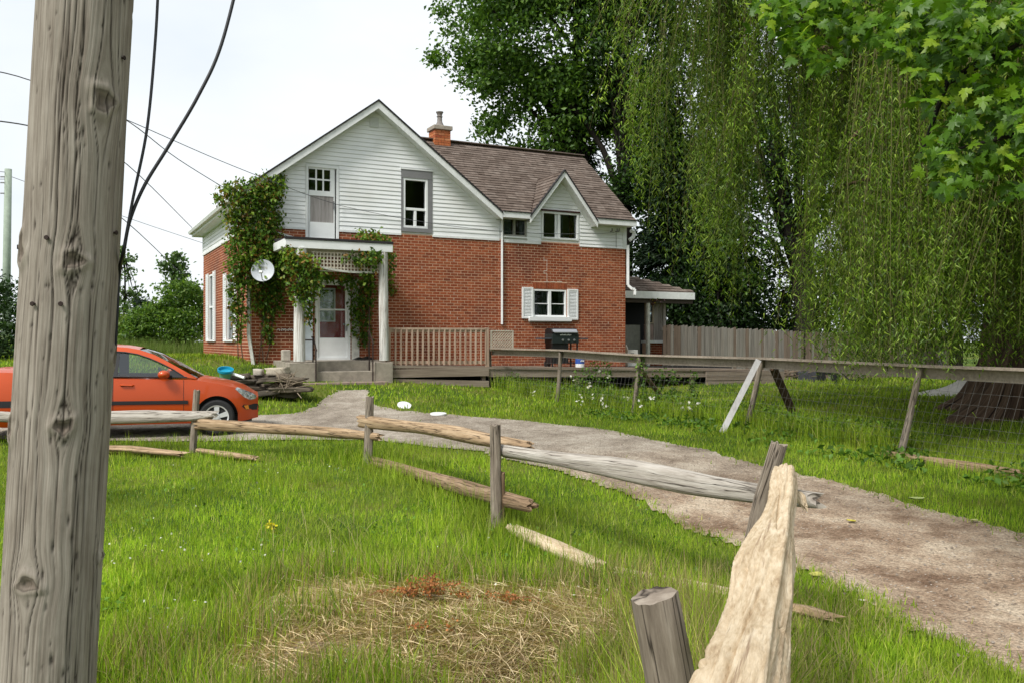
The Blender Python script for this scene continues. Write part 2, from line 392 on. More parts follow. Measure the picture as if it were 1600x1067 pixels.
def np_mesh(name, V, faces_by_n, mat=None, parent=None, origin=None, smooth=False, vec=None, col=None, mats=None):
    """V (n,3) world coordinates; faces_by_n list of int arrays (m,k). Builds one mesh object."""
    V = np.asarray(V, float).reshape(-1, 3)
    if parent is not None:
        Mi = np.array(ROOT[parent.name]); V = V @ Mi[:3, :3].T + Mi[:3, 3]
    elif origin is not None:
        V = V - np.asarray(origin, float)
    me = bpy.data.meshes.new(name)
    fl = [np.asarray(f, np.int32) for f in faces_by_n if len(f)]
    nl = sum(f.size for f in fl); nf = sum(len(f) for f in fl)
    me.vertices.add(len(V)); me.vertices.foreach_set('co', V.astype(np.float32).ravel())
    me.loops.add(nl); me.loops.foreach_set('vertex_index', np.concatenate([f.ravel() for f in fl]))
    me.polygons.add(nf)
    tot = np.concatenate([np.full(len(f), f.shape[1], np.int32) for f in fl])
    st = np.concatenate([[0], np.cumsum(tot)[:-1]]).astype(np.int32)
    me.polygons.foreach_set('loop_start', st)
    try: me.polygons.foreach_set('loop_total', tot)
    except Exception: pass
    if smooth: me.polygons.foreach_set('use_smooth', np.ones(nf, bool))
    me.update(calc_edges=True)
    if vec is not None:
        a = me.attributes.new('guv', 'FLOAT_VECTOR', 'POINT'); a.data.foreach_set('vector', np.asarray(vec, np.float32).ravel())
    if col is not None:
        c = np.ones((len(V), 4), np.float32); c[:, :3] = col
        a = me.attributes.new('col', 'FLOAT_COLOR', 'POINT'); a.data.foreach_set('color', c.ravel())
    if mat: me.materials.append(mat)
    me.validate(verbose=False)
    o = bpy.data.objects.new(name, me)
    if parent is None and origin is not None:
        o.location = origin
        ROOT_M = Matrix.Translation(Vector(origin)).inverted()
    else:
        ROOT_M = Matrix.Identity(4)
    place(o, parent)
    if parent is None: ROOT[o.name] = ROOT_M
    return o

class MB:
    """collects shapes in any frame (xf maps to world) and builds ONE mesh object"""
    def __init__(self, xf=None):
        self.V = []; self.Fq = []; self.xf = xf
    def _add(self, vs, fs):
        o = len(self.V)
        if self.xf: vs = [self.xf(*v) for v in vs]
        self.V.extend([tuple(v) for v in vs])
        for f in fs: self.Fq.append(tuple(i + o for i in f))
        return self
    def box(self, x0, x1, y0, y1, z0, z1):
        v = [(x0, y0, z0), (x1, y0, z0), (x1, y1, z0), (x0, y1, z0), (x0, y0, z1), (x1, y0, z1), (x1, y1, z1), (x0, y1, z1)]
        return self._add(v, [(3, 2, 1, 0), (4, 5, 6, 7), (0, 1, 5, 4), (1, 2, 6, 5), (2, 3, 7, 6), (3, 0, 4, 7)])
    def hexa(self, v):
        return self._add(v, [(3, 2, 1, 0), (4, 5, 6, 7), (0, 1, 5, 4), (1, 2, 6, 5), (2, 3, 7, 6), (3, 0, 4, 7)])
    def prism(self, poly, d):
        """poly: list of 3D points (planar), extruded by vector d"""
        n = len(poly)
        v = [tuple(p) for p in poly] + [tuple(p[i] + d[i] for i in range(3)) for p in poly]
        return self._add(v, [tuple(range(n))[::-1], tuple(range(n, 2 * n))] + [(i, (i + 1) % n, n + (i + 1) % n, n + i) for i in range(n)])
    def bar(self, a, b, w, h, up=(0, 0, 1)):
        a = Vector(a); b = Vector(b); d = (b - a).normalized(); u = Vector(up)
        s = d.cross(u)
        if s.length < 1e-4: s = d.cross(Vector((1, 0, 0)))
        s.normalize(); u = s.cross(d).normalized()
        v = []
        for p in (a, b):
            for (i, j) in ((-1, -1), (1, -1), (1, 1), (-1, 1)):
                v.append(tuple(p + s * (i * w / 2) + u * (j * h / 2)))
        return self._add(v, [(3, 2, 1, 0), (4, 5, 6, 7), (0, 1, 5, 4), (1, 2, 6, 5), (2, 3, 7, 6), (3, 0, 4, 7)])
    def tube(self, pts, r, n=8, caps=True):
        pts = [Vector(p) for p in pts]
        rs = r if isinstance(r, (list, tuple)) else [r] * len(pts)
        rings = []; u = None
        for i, p in enumerate(pts):
            d = (pts[min(i + 1, len(pts) - 1)] - pts[max(i - 1, 0)]).normalized()
            if u is None:
                u = d.cross(Vector((0, 0, 1)))
                if u.length < .05: u = d.cross(Vector((1, 0, 0)))
            u = (u - d * u.dot(d)).normalized(); w = d.cross(u)
            rings.append([p + (u * math.cos(2 * math.pi * k / n) + w * math.sin(2 * math.pi * k / n)) * rs[i] for k in range(n)])
        v = [tuple(q) for R in rings for q in R]
        f = []
        for i in range(len(pts) - 1):
            for k in range(n):
                f.append((i * n + k, i * n + (k + 1) % n, (i + 1) * n + (k + 1) % n, (i + 1) * n + k))
        if caps:
            f.append(tuple(range(n))[::-1]); f.append(tuple((len(pts) - 1) * n + k for k in range(n)))
        return self._add(v, f)
    def lathe(self, prof, origin=(0, 0, 0), axis=(0, 0, 1), n=24, caps=True):
        """prof: list of (radius, height)"""
        ax = Vector(axis).normalized(); u = ax.cross(Vector((0, 0, 1)))
        if u.length < .05: u = Vector((1, 0, 0))
        u.normalize(); w = ax.cross(u); o = Vector(origin)
        v = []
        for (r, h) in prof:
            for k in range(n):
                a = 2 * math.pi * k / n
                v.append(tuple(o + ax * h + (u * math.cos(a) + w * math.sin(a)) * r))
        f = []
        for i in range(len(prof) - 1):
            for k in range(n):
                f.append((i * n + k, i * n + (k + 1) % n, (i + 1) * n + (k + 1) % n, (i + 1) * n + k))
        if caps: f.append(tuple(range(n))[::-1]); f.append(tuple((len(prof) - 1) * n + k for k in range(n)))
        return self._add(v, f)
    def build(self, name, mat=None, parent=None, origin=None, smooth=False, bevel=0.0, sub=0):
        V = np.array(self.V, float)
        if parent is not None:
            Mi = np.array(ROOT[parent.name]); V = V @ Mi[:3, :3].T + Mi[:3, 3]
        elif origin is not None:
            V = V - np.asarray(origin, float)
        me = bpy.data.meshes.new(name)
        me.from_pydata([tuple(v) for v in V], [], self.Fq)
        bm = bmesh.new(); bm.from_mesh(me)
        bmesh.ops.recalc_face_normals(bm, faces=bm.faces)
        if bevel > 0:
            bmesh.ops.bevel(bm, geom=bm.edges[:], offset=bevel, segments=1, affect='EDGES', clamp_overlap=True)
        bm.to_mesh(me); bm.free()
        if smooth:
            me.polygons.foreach_set('use_smooth', np.ones(len(me.polygons), bool))
            if smooth != 'all':
                try: me.set_sharp_from_angle(angle=math.radians(38))
                except Exception: pass
        me.update()
        if mat: me.materials.append(mat)
        o = bpy.data.objects.new(name, me)
        if parent is None and origin is not None: o.location = origin
        place(o, parent)
        if parent is None:
            ROOT[o.name] = Matrix.Translation(Vector(origin if origin is not None else (0, 0, 0))).inverted()
        return o

def sines(seed, k=6, dim=3, lo=.6, hi=2.2):
    r = np.random.default_rng(seed)
    K = r.normal(size=(k, dim)); K /= np.linalg.norm(K, axis=1)[:, None]
    K *= r.uniform(lo, hi, (k, 1)); P = r.uniform(0, 6.283, k)
    def f(p):
        return np.sin(np.asarray(p) @ K.T + P).sum(-1) / math.sqrt(k)
    return f

def log_mesh(name, pts, radii, mat, parent=None, origin=None, na=20, seg=.05, ridge=.14, lump=.12, seed=1, flat=(1, 1), ragged=.03, nlump=3.0, kind=None, fine=0.0):
    """split rail / post / log: a tube with lengthwise ridges, lumps and ragged ends. flat scales the section (side, up)."""
    pts = np.array(pts, float); radii = np.array(radii, float)
    d = np.r_[0, np.cumsum(np.linalg.norm(np.diff(pts, axis=0), axis=1))]
    n = max(4, int(d[-1] / seg))
    l = np.linspace(0, d[-1], n)
    C = np.stack([np.interp(l, d, pts[:, i]) for i in range(3)], 1)
    R = np.interp(l, d, radii)
    T = np.gradient(C, axis=0); T /= np.linalg.norm(T, axis=1)[:, None]
    up = np.array([0, 0, 1.0]) if abs(T[0, 2]) < .8 else np.array([0, -1.0, 0])
    S = np.cross(T, up); S /= np.linalg.norm(S, axis=1)[:, None]
    U = np.cross(S, T)
    a = np.linspace(0, 2 * np.pi, na, endpoint=False)
    ca, sa = np.cos(a), np.sin(a)
    f1 = sines(seed, 7, 3, 2.0, 5.0); f2 = sines(seed + 50, 6, 3, .5, 1.5)
    A, Lg = np.meshgrid(a, l)
    tw = .25 * np.sin(Lg * .9 + seed)
    p = np.stack([np.cos(A + tw) * 1.0, np.sin(A + tw), Lg * .45], -1)
    q = np.stack([np.cos(A), np.sin(A), Lg * nlump], -1)
    rr = R[:, None] * (1 + ridge * f1(p) * .6 + lump * f2(q) * .6)
    if fine: rr = rr * (1 + fine * sines(seed + 7, 8, 3, 6.0, 13.0)(np.stack([np.cos(A + tw), np.sin(A + tw), Lg * .55], -1)) + fine * .7 * np.minimum(0, sines(seed + 8, 6, 3, 3.5, 6.0)(np.stack([np.cos(A + tw), np.sin(A + tw), Lg * 1.1], -1)) + .55))
    cx = 0.04 * f2(np.stack([l * 2, l * 0, l * 0 + 3], -1)); cy = 0.04 * f2(np.stack([l * 2 + 9, l * 0, l * 0], -1))
    C = C + S * (cx * R * 6)[:, None] * .5 + U * (cy * R * 6)[:, None] * .5
    P = C[:, None, :] + S[:, None, :] * (rr * ca * flat[0])[..., None] + U[:, None, :] * (rr * sa * flat[1])[..., None]
    rag = sines(seed + 99, 6, 3, 2, 6)
    e0 = rag(np.stack([ca * 2, sa * 2, sa * 0], -1)) * ragged; e1 = rag(np.stack([ca * 2, sa * 2, sa * 0 + 4], -1)) * ragged
    P[0] += T[0] * e0[:, None]; P[-1] += T[-1] * e1[:, None]
    V = P.reshape(-1, 3)
    i = np.arange(n - 1)[:, None] * na; k = np.arange(na)[None]; k2 = (k + 1) % na
    Q = np.stack([i + k, i + k2, i + na + k2, i + na + k], -1).reshape(-1, 4)
    c0 = len(V); V = np.vstack([V, P[0], P[-1], P[0].mean(0)[None], P[-1].mean(0)[None]])
    kk = np.arange(na); t0 = np.stack([np.full(na, c0 + 2 * na), c0 + (kk + 1) % na, c0 + kk], -1)
    t1 = np.stack([np.full(na, c0 + 2 * na + 1), c0 + na + kk, c0 + na + (kk + 1) % na], -1)
    guv = np.stack([np.cos(A + tw) * (R[:, None] / .06), np.sin(A + tw) * (R[:, None] / .06), Lg * 1.0 + seed], -1).reshape(-1, 3)
    ring_ = np.stack([ca, sa, sa * 0 + seed], -1) * np.array([.22, .22, 1.0])
    guv = np.vstack([guv, ring_, ring_ + np.array([4.1, 2.3, 7.7]), [[0, 0, seed], [4.1, 2.3, seed + 7.7]]])
    o = np_mesh(name, V, [Q, t0, t1], mat, parent, origin, smooth=True, vec=guv)
    try: o.data.set_sharp_from_angle(angle=math.radians(50))
    except Exception: pass
    return o

# ------------------------------------------------------------------ leaf clouds
def unit(v):
    return v / np.maximum(np.linalg.norm(v, axis=1), 1e-9)[:, None]

def leaf_arrays(P, size, aspect=.55, axis=None, up=.5, fold=.15, r=rng):
    """rhomb leaves folded on the midrib: 4 verts, 2 triangles each"""
    n = len(P); size = np.broadcast_to(size, (n,))[:, None]
    if axis is None: axis = unit(r.normal(size=(n, 3)) + np.array([0, 0, -.25]))
    nr = r.normal(size=(n, 3)) + np.array([0, 0, up * 2])
    nr = nr - axis * (nr * axis).sum(1)[:, None]; nr = unit(nr)
    sd = np.cross(axis, nr)
    b = P; t = P + axis * size
    m = P + axis * size * .45 + nr * size * fold
    Lf = m + sd * size * aspect * .5; Rt = m - sd * size * aspect * .5
    V = np.stack([b, Rt, t, Lf], 1).reshape(-1, 3)
    i = np.arange(n)[:, None] * 4
    Fa = np.concatenate([i + np.array([[0, 1, 2]]), i + np.array([[0, 2, 3]])], 0)
    return V, Fa

def palette(n, cols, jitter=.18, r=rng, w=None):
    cols = np.array(cols); k = r.choice(len(cols), n, p=w)
    return np.clip(cols[k] * (1 + r.normal(size=(n, 1)) * jitter), .004, .9)

def leaf_cloud(name, P, size, cols, mat, parent=None, aspect=.55, up=.5, axis=None, kind=None, w=None, origin=None, fold=.15, C=None, tri=False):
    if tri:
        n = len(P); size = np.broadcast_to(size, (n,))[:, None]; nr = rng.normal(size=(n, 3)); sd = unit(np.cross(axis, nr)) * size * aspect * .5
        V = np.stack([P - sd, P + sd, P + axis * size], 1).reshape(-1, 3)
        return np_mesh(name, V, [np.arange(3 * n).reshape(-1, 3)], mat, parent, origin, col=np.repeat(C, 3, 0))
    V, Fa = leaf_arrays(P, size, aspect, axis, up, fold)
    if C is None: C = palette(len(P), cols, w=w)
    return np_mesh(name, V, [Fa], mat, parent, origin, col=np.repeat(C, 4, 0))

def ellipsoid_clumps(c, rad, k, per, clump_r, shell=.45, r=rng):
    """leaf positions in k clumps spread through an ellipsoid, denser towards its outside"""
    d = unit(r.normal(size=(k, 3))); rr = r.uniform(shell, 1, k) ** .7
    cc = np.array(c) + d * rr[:, None] * np.array(rad)
    sz = clump_r * r.uniform(.55, 1.35, k)
    q = r.normal(size=(k, per, 3)) * np.array([.55, .55, .36])
    P = cc[:, None] + q * sz[:, None, None]
    keep = r.random((k, per)) < r.uniform(.35, 1, (k, 1))
    return P[keep], cc

def limb_curve(a, b, sag=.15, n=7, r=rng):
    a = np.array(a, float); b = np.array(b, float)
    L = np.linalg.norm(b - a)
    c = (a + b) / 2 + np.array([0, 0, sag * L]) + r.normal(size=3) * .06 * L
    t = np.linspace(0, 1, n)[:, None]
    return (1 - t) ** 2 * a + 2 * t * (1 - t) * c + t * t * b

def trunk_mesh(name, limbs, mat, parent, na=9):
    """limbs: list of (points, r0, r1) joined into one trunk mesh with bark coordinates"""
    V = []; Q = []; U = []; o = 0
    for (pts, r0, r1) in limbs:
        pts = np.array(pts, float); n = len(pts)
        T = np.gradient(pts, axis=0); T = unit(T)
        ref = np.array([0, 1.0, 0]) if abs(T[0, 2]) > .6 else np.array([0, 0, 1.0])
        S = unit(np.cross(T, ref)); W = np.cross(S, T)
        R = np.linspace(r0, r1, n); a = np.linspace(0, 2 * np.pi, na, endpoint=False)
        wob = 1 + .10 * np.sin(a[None] * 3 + np.arange(n)[:, None] * 1.3) + .06 * rng.normal(size=(n, na))
        P = pts[:, None] + S[:, None] * (R[:, None] * wob * np.cos(a))[..., None] + W[:, None] * (R[:, None] * wob * np.sin(a))[..., None]
        V.append(P.reshape(-1, 3))
        l = np.r_[0, np.cumsum(np.linalg.norm(np.diff(pts, axis=0), axis=1))]
        U.append(np.stack([np.cos(a)[None] * R[:, None] * 6, np.sin(a)[None] * R[:, None] * 6, np.broadcast_to(l[:, None], (n, na))], -1).reshape(-1, 3))
        i = np.arange(n - 1)[:, None] * na; k = np.arange(na)[None]; k2 = (k + 1) % na
        Q.append(np.stack([i + k, i + k2, i + na + k2, i + na + k], -1).reshape(-1, 4) + o); o += n * na
    return np_mesh(name, np.vstack(V), [np.vstack(Q)], mat, parent, smooth=True, vec=np.vstack(U))

def broadleaf(name, label, cat, base, blobs, trunk_top, tr, leaf, cols, nlimb=10, group=None, mat='leaf', extra=(), up=.5, aspect=.62, w=None):
    """base (X, Y); blobs list of (center rel, radii, clumps, leaves per clump, clump radius); heights relative to eye"""
    gz = G(base[0], base[1])
    root = thing(name, label, cat, (base[0], base[1], gz), 0, group)
    P = []; ends = []
    for (c, rad, k, per, cr) in blobs:
        p, cc = ellipsoid_clumps((c[0], c[1], c[2] + EYE), rad, k, per, cr)
        P.append(p); ends.append(cc)
    P = np.vstack(P); ends = np.vstack(ends)
    top = np.array([trunk_top[0], trunk_top[1], trunk_top[2] + EYE])
    b = np.array([base[0], base[1], gz - .2])
    limbs = [(limb_curve(b, top, .0, 8), tr, tr * .45)]
    for e in ends[rng.choice(len(ends), min(nlimb, len(ends)), replace=False)]:
        f = rng.uniform(.45, 1.0); s = b + (top - b) * f
        limbs.append((limb_curve(s, e, .12), tr * .34 * rng.uniform(.7, 1.1), tr * .05))
    for (pts, r0, r1) in extra: limbs.append((np.array(pts, float) + np.array([0, 0, EYE]), r0, r1))
    trunk_mesh('trunk', limbs, M['bark'], root)
    leaf_cloud('crown', P, rng.uniform(leaf * .7, leaf * 1.25, len(P)), cols, M[mat], root, aspect, up, w=w)
    return root

def spruce(name, label, base, zbot, ztop, rad, n, cols, group=None, leaf=.30):
    gz = G(base[0], base[1])
    root = thing(name, label, 'tree', (base[0], base[1], gz), 0, group)
    h = rng.random(n) ** 1.25
    ztop_w = ztop + EYE; zb = zbot + EYE
    nb = max(40, int((ztop - zbot) * 9))
    hb = rng.random(nb); ab = rng.uniform(0, 6.283, nb)
    kb = rng.integers(0, nb, n)
    Lb = rad * (1 - hb[kb]) ** .8 * rng.uniform(.75, 1.1, nb)[kb] + .25
    f = rng.random(n) ** .6
    x = base[0] + np.cos(ab[kb]) * Lb * f + rng.normal(size=n) * .12
    y = base[1] + np.sin(ab[kb]) * Lb * f + rng.normal(size=n) * .12
    z = zb + hb[kb] * (ztop_w - zb) - .32 * Lb * f ** 1.4 + rng.normal(size=n) * .10 + .10 * Lb * f ** 4
    P = np.stack([x, y, z], 1)
    ax = unit(np.stack([np.cos(ab[kb]), np.sin(ab[kb]), -.45 + 0 * f], 1) + rng.normal(size=(n, 3)) * .45)
    trunk_mesh('trunk', [(np.array([[base[0], base[1], gz - .2], [base[0], base[1], (gz + ztop_w) / 2], [base[0], base[1], ztop_w - .3]]), rad * .08, .03)], M['bark'], root)
    leaf_cloud('crown', P, rng.uniform(leaf * .6, leaf * 1.2, n), cols, M['leaf_dark'], root, .28, .3, axis=ax)
    return root
# ================================================================== SETTING: ground and driveway
def ground_mat():
    m, nt, b = new_mat('lawn_soil'); L = nt.links.new
    b.inputs['Roughness'].default_value = .95; b.inputs['Specular IOR Level'].default_value = .1
    g = nt.nodes.new('ShaderNodeNewGeometry')
    n = nt.nodes.new('ShaderNodeTexNoise'); n.inputs['Scale'].default_value = .55; n.inputs['Detail'].default_value = 7; n.inputs['Roughness'].default_value = .65
    L(g.outputs['Position'], n.inputs['Vector'])
    r = ramp(nt, [(.38, (.045, .085, .012)), (.5, (.085, .135, .018)), (.62, (.15, .16, .035))])
    L(n.outputs['Fac'], r.inputs['Fac']); L(r.outputs['Color'], b.inputs['Base Color'])
    n2 = nt.nodes.new('ShaderNodeTexNoise'); n2.inputs['Scale'].default_value = 30; n2.inputs['Detail'].default_value = 3
    L(g.outputs['Position'], n2.inputs['Vector'])
    bp = nt.nodes.new('ShaderNodeBump'); bp.inputs['Strength'].default_value = 1; bp.inputs['Distance'].default_value = .05
    L(n2.outputs['Fac'], bp.inputs['Height']); L(bp.outputs['Normal'], b.inputs['Normal'])
    return m

def grid_axis(lo, hi, core_lo, core_hi, step):
    core = np.arange(core_lo, core_hi + step / 2, step)
    def out(a, b):
        d = []; s = step; x = a
        while abs(x - b) > s * 1.5 and abs(x) < abs(b):
            s *= 1.35; x = x + math.copysign(s, b - a)
            if abs(x) >= abs(b): break
            d.append(x)
        d.append(b); return d
    return np.array(out(core_lo, lo)[::-1] + list(core) + out(core_hi, hi))
gx = grid_axis(-900, 900, -28, 28, .5); gy = grid_axis(-200, 1500, -5, 52, .5)
GX, GY = np.meshgrid(gx, gy)
GZ = G(GX, GY)
nx, ny = len(gx), len(gy)
i = np.arange(ny - 1)[:, None] * nx; k = np.arange(nx - 1)[None]
Q = np.stack([i + k, i + k + 1, i + nx + k + 1, i + nx + k], -1).reshape(-1, 4)
setp(np_mesh('ground', np.stack([GX, GY, GZ], -1).reshape(-1, 3), [Q], ground_mat(), smooth=True), kind='structure')

def drive_mat():
    m, nt, b = new_mat('dirt_and_gravel'); L = nt.links.new
    b.inputs['Roughness'].default_value = .95; b.inputs['Specular IOR Level'].default_value = .15
    g = nt.nodes.new('ShaderNodeNewGeometry')
    sp = nt.nodes.new('ShaderNodeSeparateXYZ'); L(g.outputs['Position'], sp.inputs[0])
    mp = nt.nodes.new('ShaderNodeMapping'); mp.inputs['Rotation'].default_value = (0, 0, .75); mp.inputs['Scale'].default_value = (1.0, .75, 1)
    L(g.outputs['Position'], mp.inputs['Vector'])
    n = nt.nodes.new('ShaderNodeTexNoise'); n.inputs['Scale'].default_value = 1.3; n.inputs['Detail'].default_value = 10; n.inputs['Roughness'].default_value = .74
    L(mp.outputs[0], n.inputs['Vector'])
    soil = ramp(nt, [(.36, (.155, .098, .064)), (.44, (.255, .180, .124)), (.52, (.365, .278, .200)), (.62, (.47, .385, .29))])
    grav = ramp(nt, [(.36, (.19, .158, .124)), (.48, (.29, .248, .200)), (.60, (.40, .355, .295))])
    L(n.outputs['Fac'], soil.inputs['Fac']); L(n.outputs['Fac'], grav.inputs['Fac'])
    # the yard end is greyer gravel, the road end brown dirt
    my = nt.nodes.new('ShaderNodeMapRange'); my.inputs['From Min'].default_value = 8.6; my.inputs['From Max'].default_value = 13.0
    n1 = nt.nodes.new('ShaderNodeTexNoise'); n1.inputs['Scale'].default_value = .8; n1.inputs['Detail'].default_value = 4; L(g.outputs['Position'], n1.inputs['Vector'])
    ma = nt.nodes.new('ShaderNodeMath'); ma.operation = 'MULTIPLY_ADD'; ma.inputs[1].default_value = 5; L(n1.outputs['Fac'], ma.inputs[0])
    ms = nt.nodes.new('ShaderNodeMath'); ms.operation = 'SUBTRACT'; ms.inputs[1].default_value = 2.5; L(sp.outputs['Y'], ms.inputs[0]); L(ms.outputs[0], ma.inputs[2])
    L(ma.outputs[0], my.inputs['Value'])
    mx = nt.nodes.new('ShaderNodeMix'); mx.data_type = 'RGBA'; L(my.outputs[0], mx.inputs[0]); L(soil.outputs['Color'], mx.inputs[6]); L(grav.outputs['Color'], mx.inputs[7])
    # small stones
    v = nt.nodes.new('ShaderNodeTexVoronoi'); v.inputs['Scale'].default_value = 75; L(g.outputs['Position'], v.inputs['Vector'])
    vs = nt.nodes.new('ShaderNodeSeparateXYZ'); L(v.outputs['Color'], vs.inputs[0])
    vr = nt.nodes.new('ShaderNodeMapRange'); vr.inputs['To Min'].default_value = .66; vr.inputs['To Max'].default_value = 1.36; L(vs.outputs[0], vr.inputs['Value'])
    sc = nt.nodes.new('ShaderNodeVectorMath'); sc.operation = 'SCALE'; L(mx.outputs[2], sc.inputs[0]); L(vr.outputs[0], sc.inputs['Scale'])
    gt = nt.nodes.new('ShaderNodeMath'); gt.operation = 'GREATER_THAN'; gt.inputs[1].default_value = .992; L(vs.outputs[1], gt.inputs[0])
    mp2 = nt.nodes.new('ShaderNodeMix'); mp2.data_type = 'RGBA'; mp2.inputs[7].default_value = (.46, .42, .37, 1); L(gt.outputs[0], mp2.inputs[0]); L(sc.outputs[0], mp2.inputs[6])
    L(mp2.outputs[2], b.inputs['Base Color'])
    n2 = nt.nodes.new('ShaderNodeTexNoise'); n2.inputs['Scale'].default_value = 34; n2.inputs['Detail'].default_value = 5; L(g.outputs['Position'], n2.inputs['Vector'])
    bp = nt.nodes.new('ShaderNodeBump'); bp.inputs['Strength'].default_value = 1.0; bp.inputs['Distance'].default_value = .03
    L(n2.outputs['Fac'], bp.inputs['Height']); L(bp.outputs['Normal'], b.inputs['Normal'])
    return m

st = .06
ax_ = np.arange(-14, 7, st); ay_ = np.arange(-1, 21, st)
DX, DY = np.meshgrid(ax_, ay_)
def warp(x, y, rag=.28):
    n = vnoise(x, y, .55, 31) - .5 + 1.0 * (vnoise(x, y, 1.7, 35, 1) - .5); n2 = vnoise(x, y, .55, 77) - .5 + 1.0 * (vnoise(x, y, 1.7, 36, 1) - .5)
    return x + n * rag, y + n2 * rag
def in_drive(x, y, rag=.28):
    return in_poly(*warp(x, y, rag), DRIVE)
ins = in_drive(DX + st / 2, DY + st / 2)
DZ = G(DX, DY) + .014 + .02 * (vnoise(DX, DY, .8, 5) - .3)
nx = DX.shape[1]
jj, ii = np.nonzero(ins[:-1, :-1])
b0 = jj * nx + ii
Q = np.stack([b0, b0 + 1, b0 + nx + 1, b0 + nx], 1)
used = np.unique(Q); remap = np.full(DX.size, -1); remap[used] = np.arange(len(used))
setp(np_mesh('driveway', np.stack([DX, DY, DZ], -1).reshape(-1, 3)[used], [remap[Q]], drive_mat(), smooth=True), kind='structure')

# ================================================================== HOUSE
ZB = -.75
house = thing('farmhouse', 'red brick farmhouse with white siding upstairs and brown shingle roof', 'house', HW(0, 0, ZB), HROT)
BRT = 2.92                       # top of brick
W_DOOR = rect(492, 437, 547, 562)
W_UP = rect(478, 257, 529, 379)
W_W2 = rect(627, 265, 675, 365)
W_SM = rect(785, 340, 823, 371)
W_DW = rect(846, 330, 904, 377)
W_KW = rect(833, 452, 885, 499)
OPEN_F = [W_DOOR, W_UP, W_W2, W_SM, W_DW, W_KW]
def side(px, py):                 # photo pixel on the left wall: returns (t, z)
    k = (px - 800.0) / F
    t = (k * YA - XA) / (-UY - k * UX)
    return t, (533.5 - py) / F * (YA + UX * t)
t0a, z1a = side(334, 427); t1a, z0a = side(327, 531)
t0b, z1b = side(366, 425); t1b, z0b = side(355, 531)
OPEN_L = [(t0a - .05, t1a + .05, z0a, z1a), (t0b - .05, t1b + .05, z0b, z1b)]

def wall_cells(mb, a0, a1, z0, z1, opens, emit):
    A = sorted({a0, a1} | {v for o in opens for v in o[:2] if a0 < v < a1})
    Z = sorted({z0, z1} | {v for o in opens for v in o[2:] if z0 < v < z1})
    for p, q in zip(A[:-1], A[1:]):
        for u, v in zip(Z[:-1], Z[1:]):
            cx, cz = (p + q) / 2, (u + v) / 2
            if any(o[0] <= cx <= o[1] and o[2] <= cz <= o[3] for o in opens): continue
            emit(mb, p, q, u, v)

# --- brick walls: mortar body, each brick proud of it
mb = MB(HW)
wall_cells(mb, 0.0, 11.22, ZB - .3, BRT, OPEN_F, lambda m, p, q, u, v: m.box(p, q, .0, .22, u, v))
mb.box(11.0, 11.22, .22, 5.9, ZB - .3, BRT)
mb.box(6.4, 11.22, 5.7, 5.9, ZB - .3, BRT); mb.box(6.2, 6.4, 5.7, 8.5, ZB - .3, BRT); mb.box(0.2, 6.2, 8.28, 8.5, ZB - .3, BRT)
front_wall = mb.build('brick_wall', M['mortar'], house)
mb = MB(HW)
wall_cells(mb, .22, 8.5, ZB - .3, BRT, OPEN_L, lambda m, p, q, u, v: m.box(0.0, .2, p, q, u, v))
left_wall = mb.build('brick_wall', M['mortar'], house)

COURSE, BL, BH, JT = .0765, .196, .0605, .016
PITCH = BL + JT
def bricks_for(a0, a1, z0, z1, opens, skip=None):
    out = []
    row = 0
    z = z0
    while z + BH <= z1 + .002:
        off = 0 if row % 2 == 0 else -PITCH / 2
        a = a0 + off + random.uniform(-.004, .004)
        while a < a1:
            p, q = max(a, a0), min(a + BL, a1)
            segs = [(p, q)]
            for o in opens:
                if o[2] - .005 < z + BH / 2 < o[3] + .005:
                    ns = []
                    for (c, d) in segs:
                        if o[1] <= c or o[0] >= d: ns.append((c, d))
                        else:
                            if c < o[0] - .01: ns.append((c, o[0] - .006))
                            if d > o[1] + .01: ns.append((o[1] + .006, d))
                    segs = ns
            for (c, d) in segs:
                if d - c > .03: out.append((c, d, z))
            a += PITCH
        z += COURSE; row += 1
    return out
sold = (W_KW[0] - .02, W_KW[1] + .02, W_KW[3] - .01, W_KW[3] + .215)
shutl = rect(815, 449, 833, 497); shutr = rect(885, 452, 902, 499)
bf = bricks_for(.0, 11.22, ZB - .25, BRT, OPEN_F + [sold])
blt = bricks_for(.02, 8.5, ZB - .25, BRT, OPEN_L)
unit_me = None
def unit_brick():
    m = MB().box(-BL / 2, BL / 2, -.0035, .02, -BH / 2, BH / 2)
    me = bpy.data.meshes.new('brick'); me.from_pydata([tuple(v) for v in m.V], [], m.Fq)
    bm = bmesh.new(); bm.from_mesh(me); bmesh.ops.recalc_face_normals(bm, faces=bm.faces); bm.to_mesh(me); bm.free()
    me.materials.append(M['brick']); return me
ub = unit_brick()
indiv = sorted([x for x in bf if (.75 < x[0] < .95 or x[0] > 3.1) and x[2] > -.45 and x[1] - x[0] > BL - .005], key=lambda x: x[0])[:300]
iset = set(indiv)
for (c, d, z) in indiv:
    o = bpy.data.objects.new('brick', ub)
    o.location = ((c + d) / 2, random.uniform(-.0012, .0012), z + BH / 2 - ZB)
    place(o, front_wall)
mb = MB(HW)
for x in bf:
    if x in iset: continue
    c, d, z = x; j = random.uniform(-.0025, .0025)
    mb.box(c, d, -.0035 + j * .6, .02, z, z + BH)
setp(mb.build('bricks', M['brick'], front_wall), kind='stuff')
mb = MB(HW)
for (c, d, z) in blt:
    j = random.uniform(-.0025, .0025)
    mb.box(-.0035 + j * .6, .02, c, d, z, z + BH)
setp(mb.build('bricks', M['brick'], left_wall), kind='stuff')
nS = 21
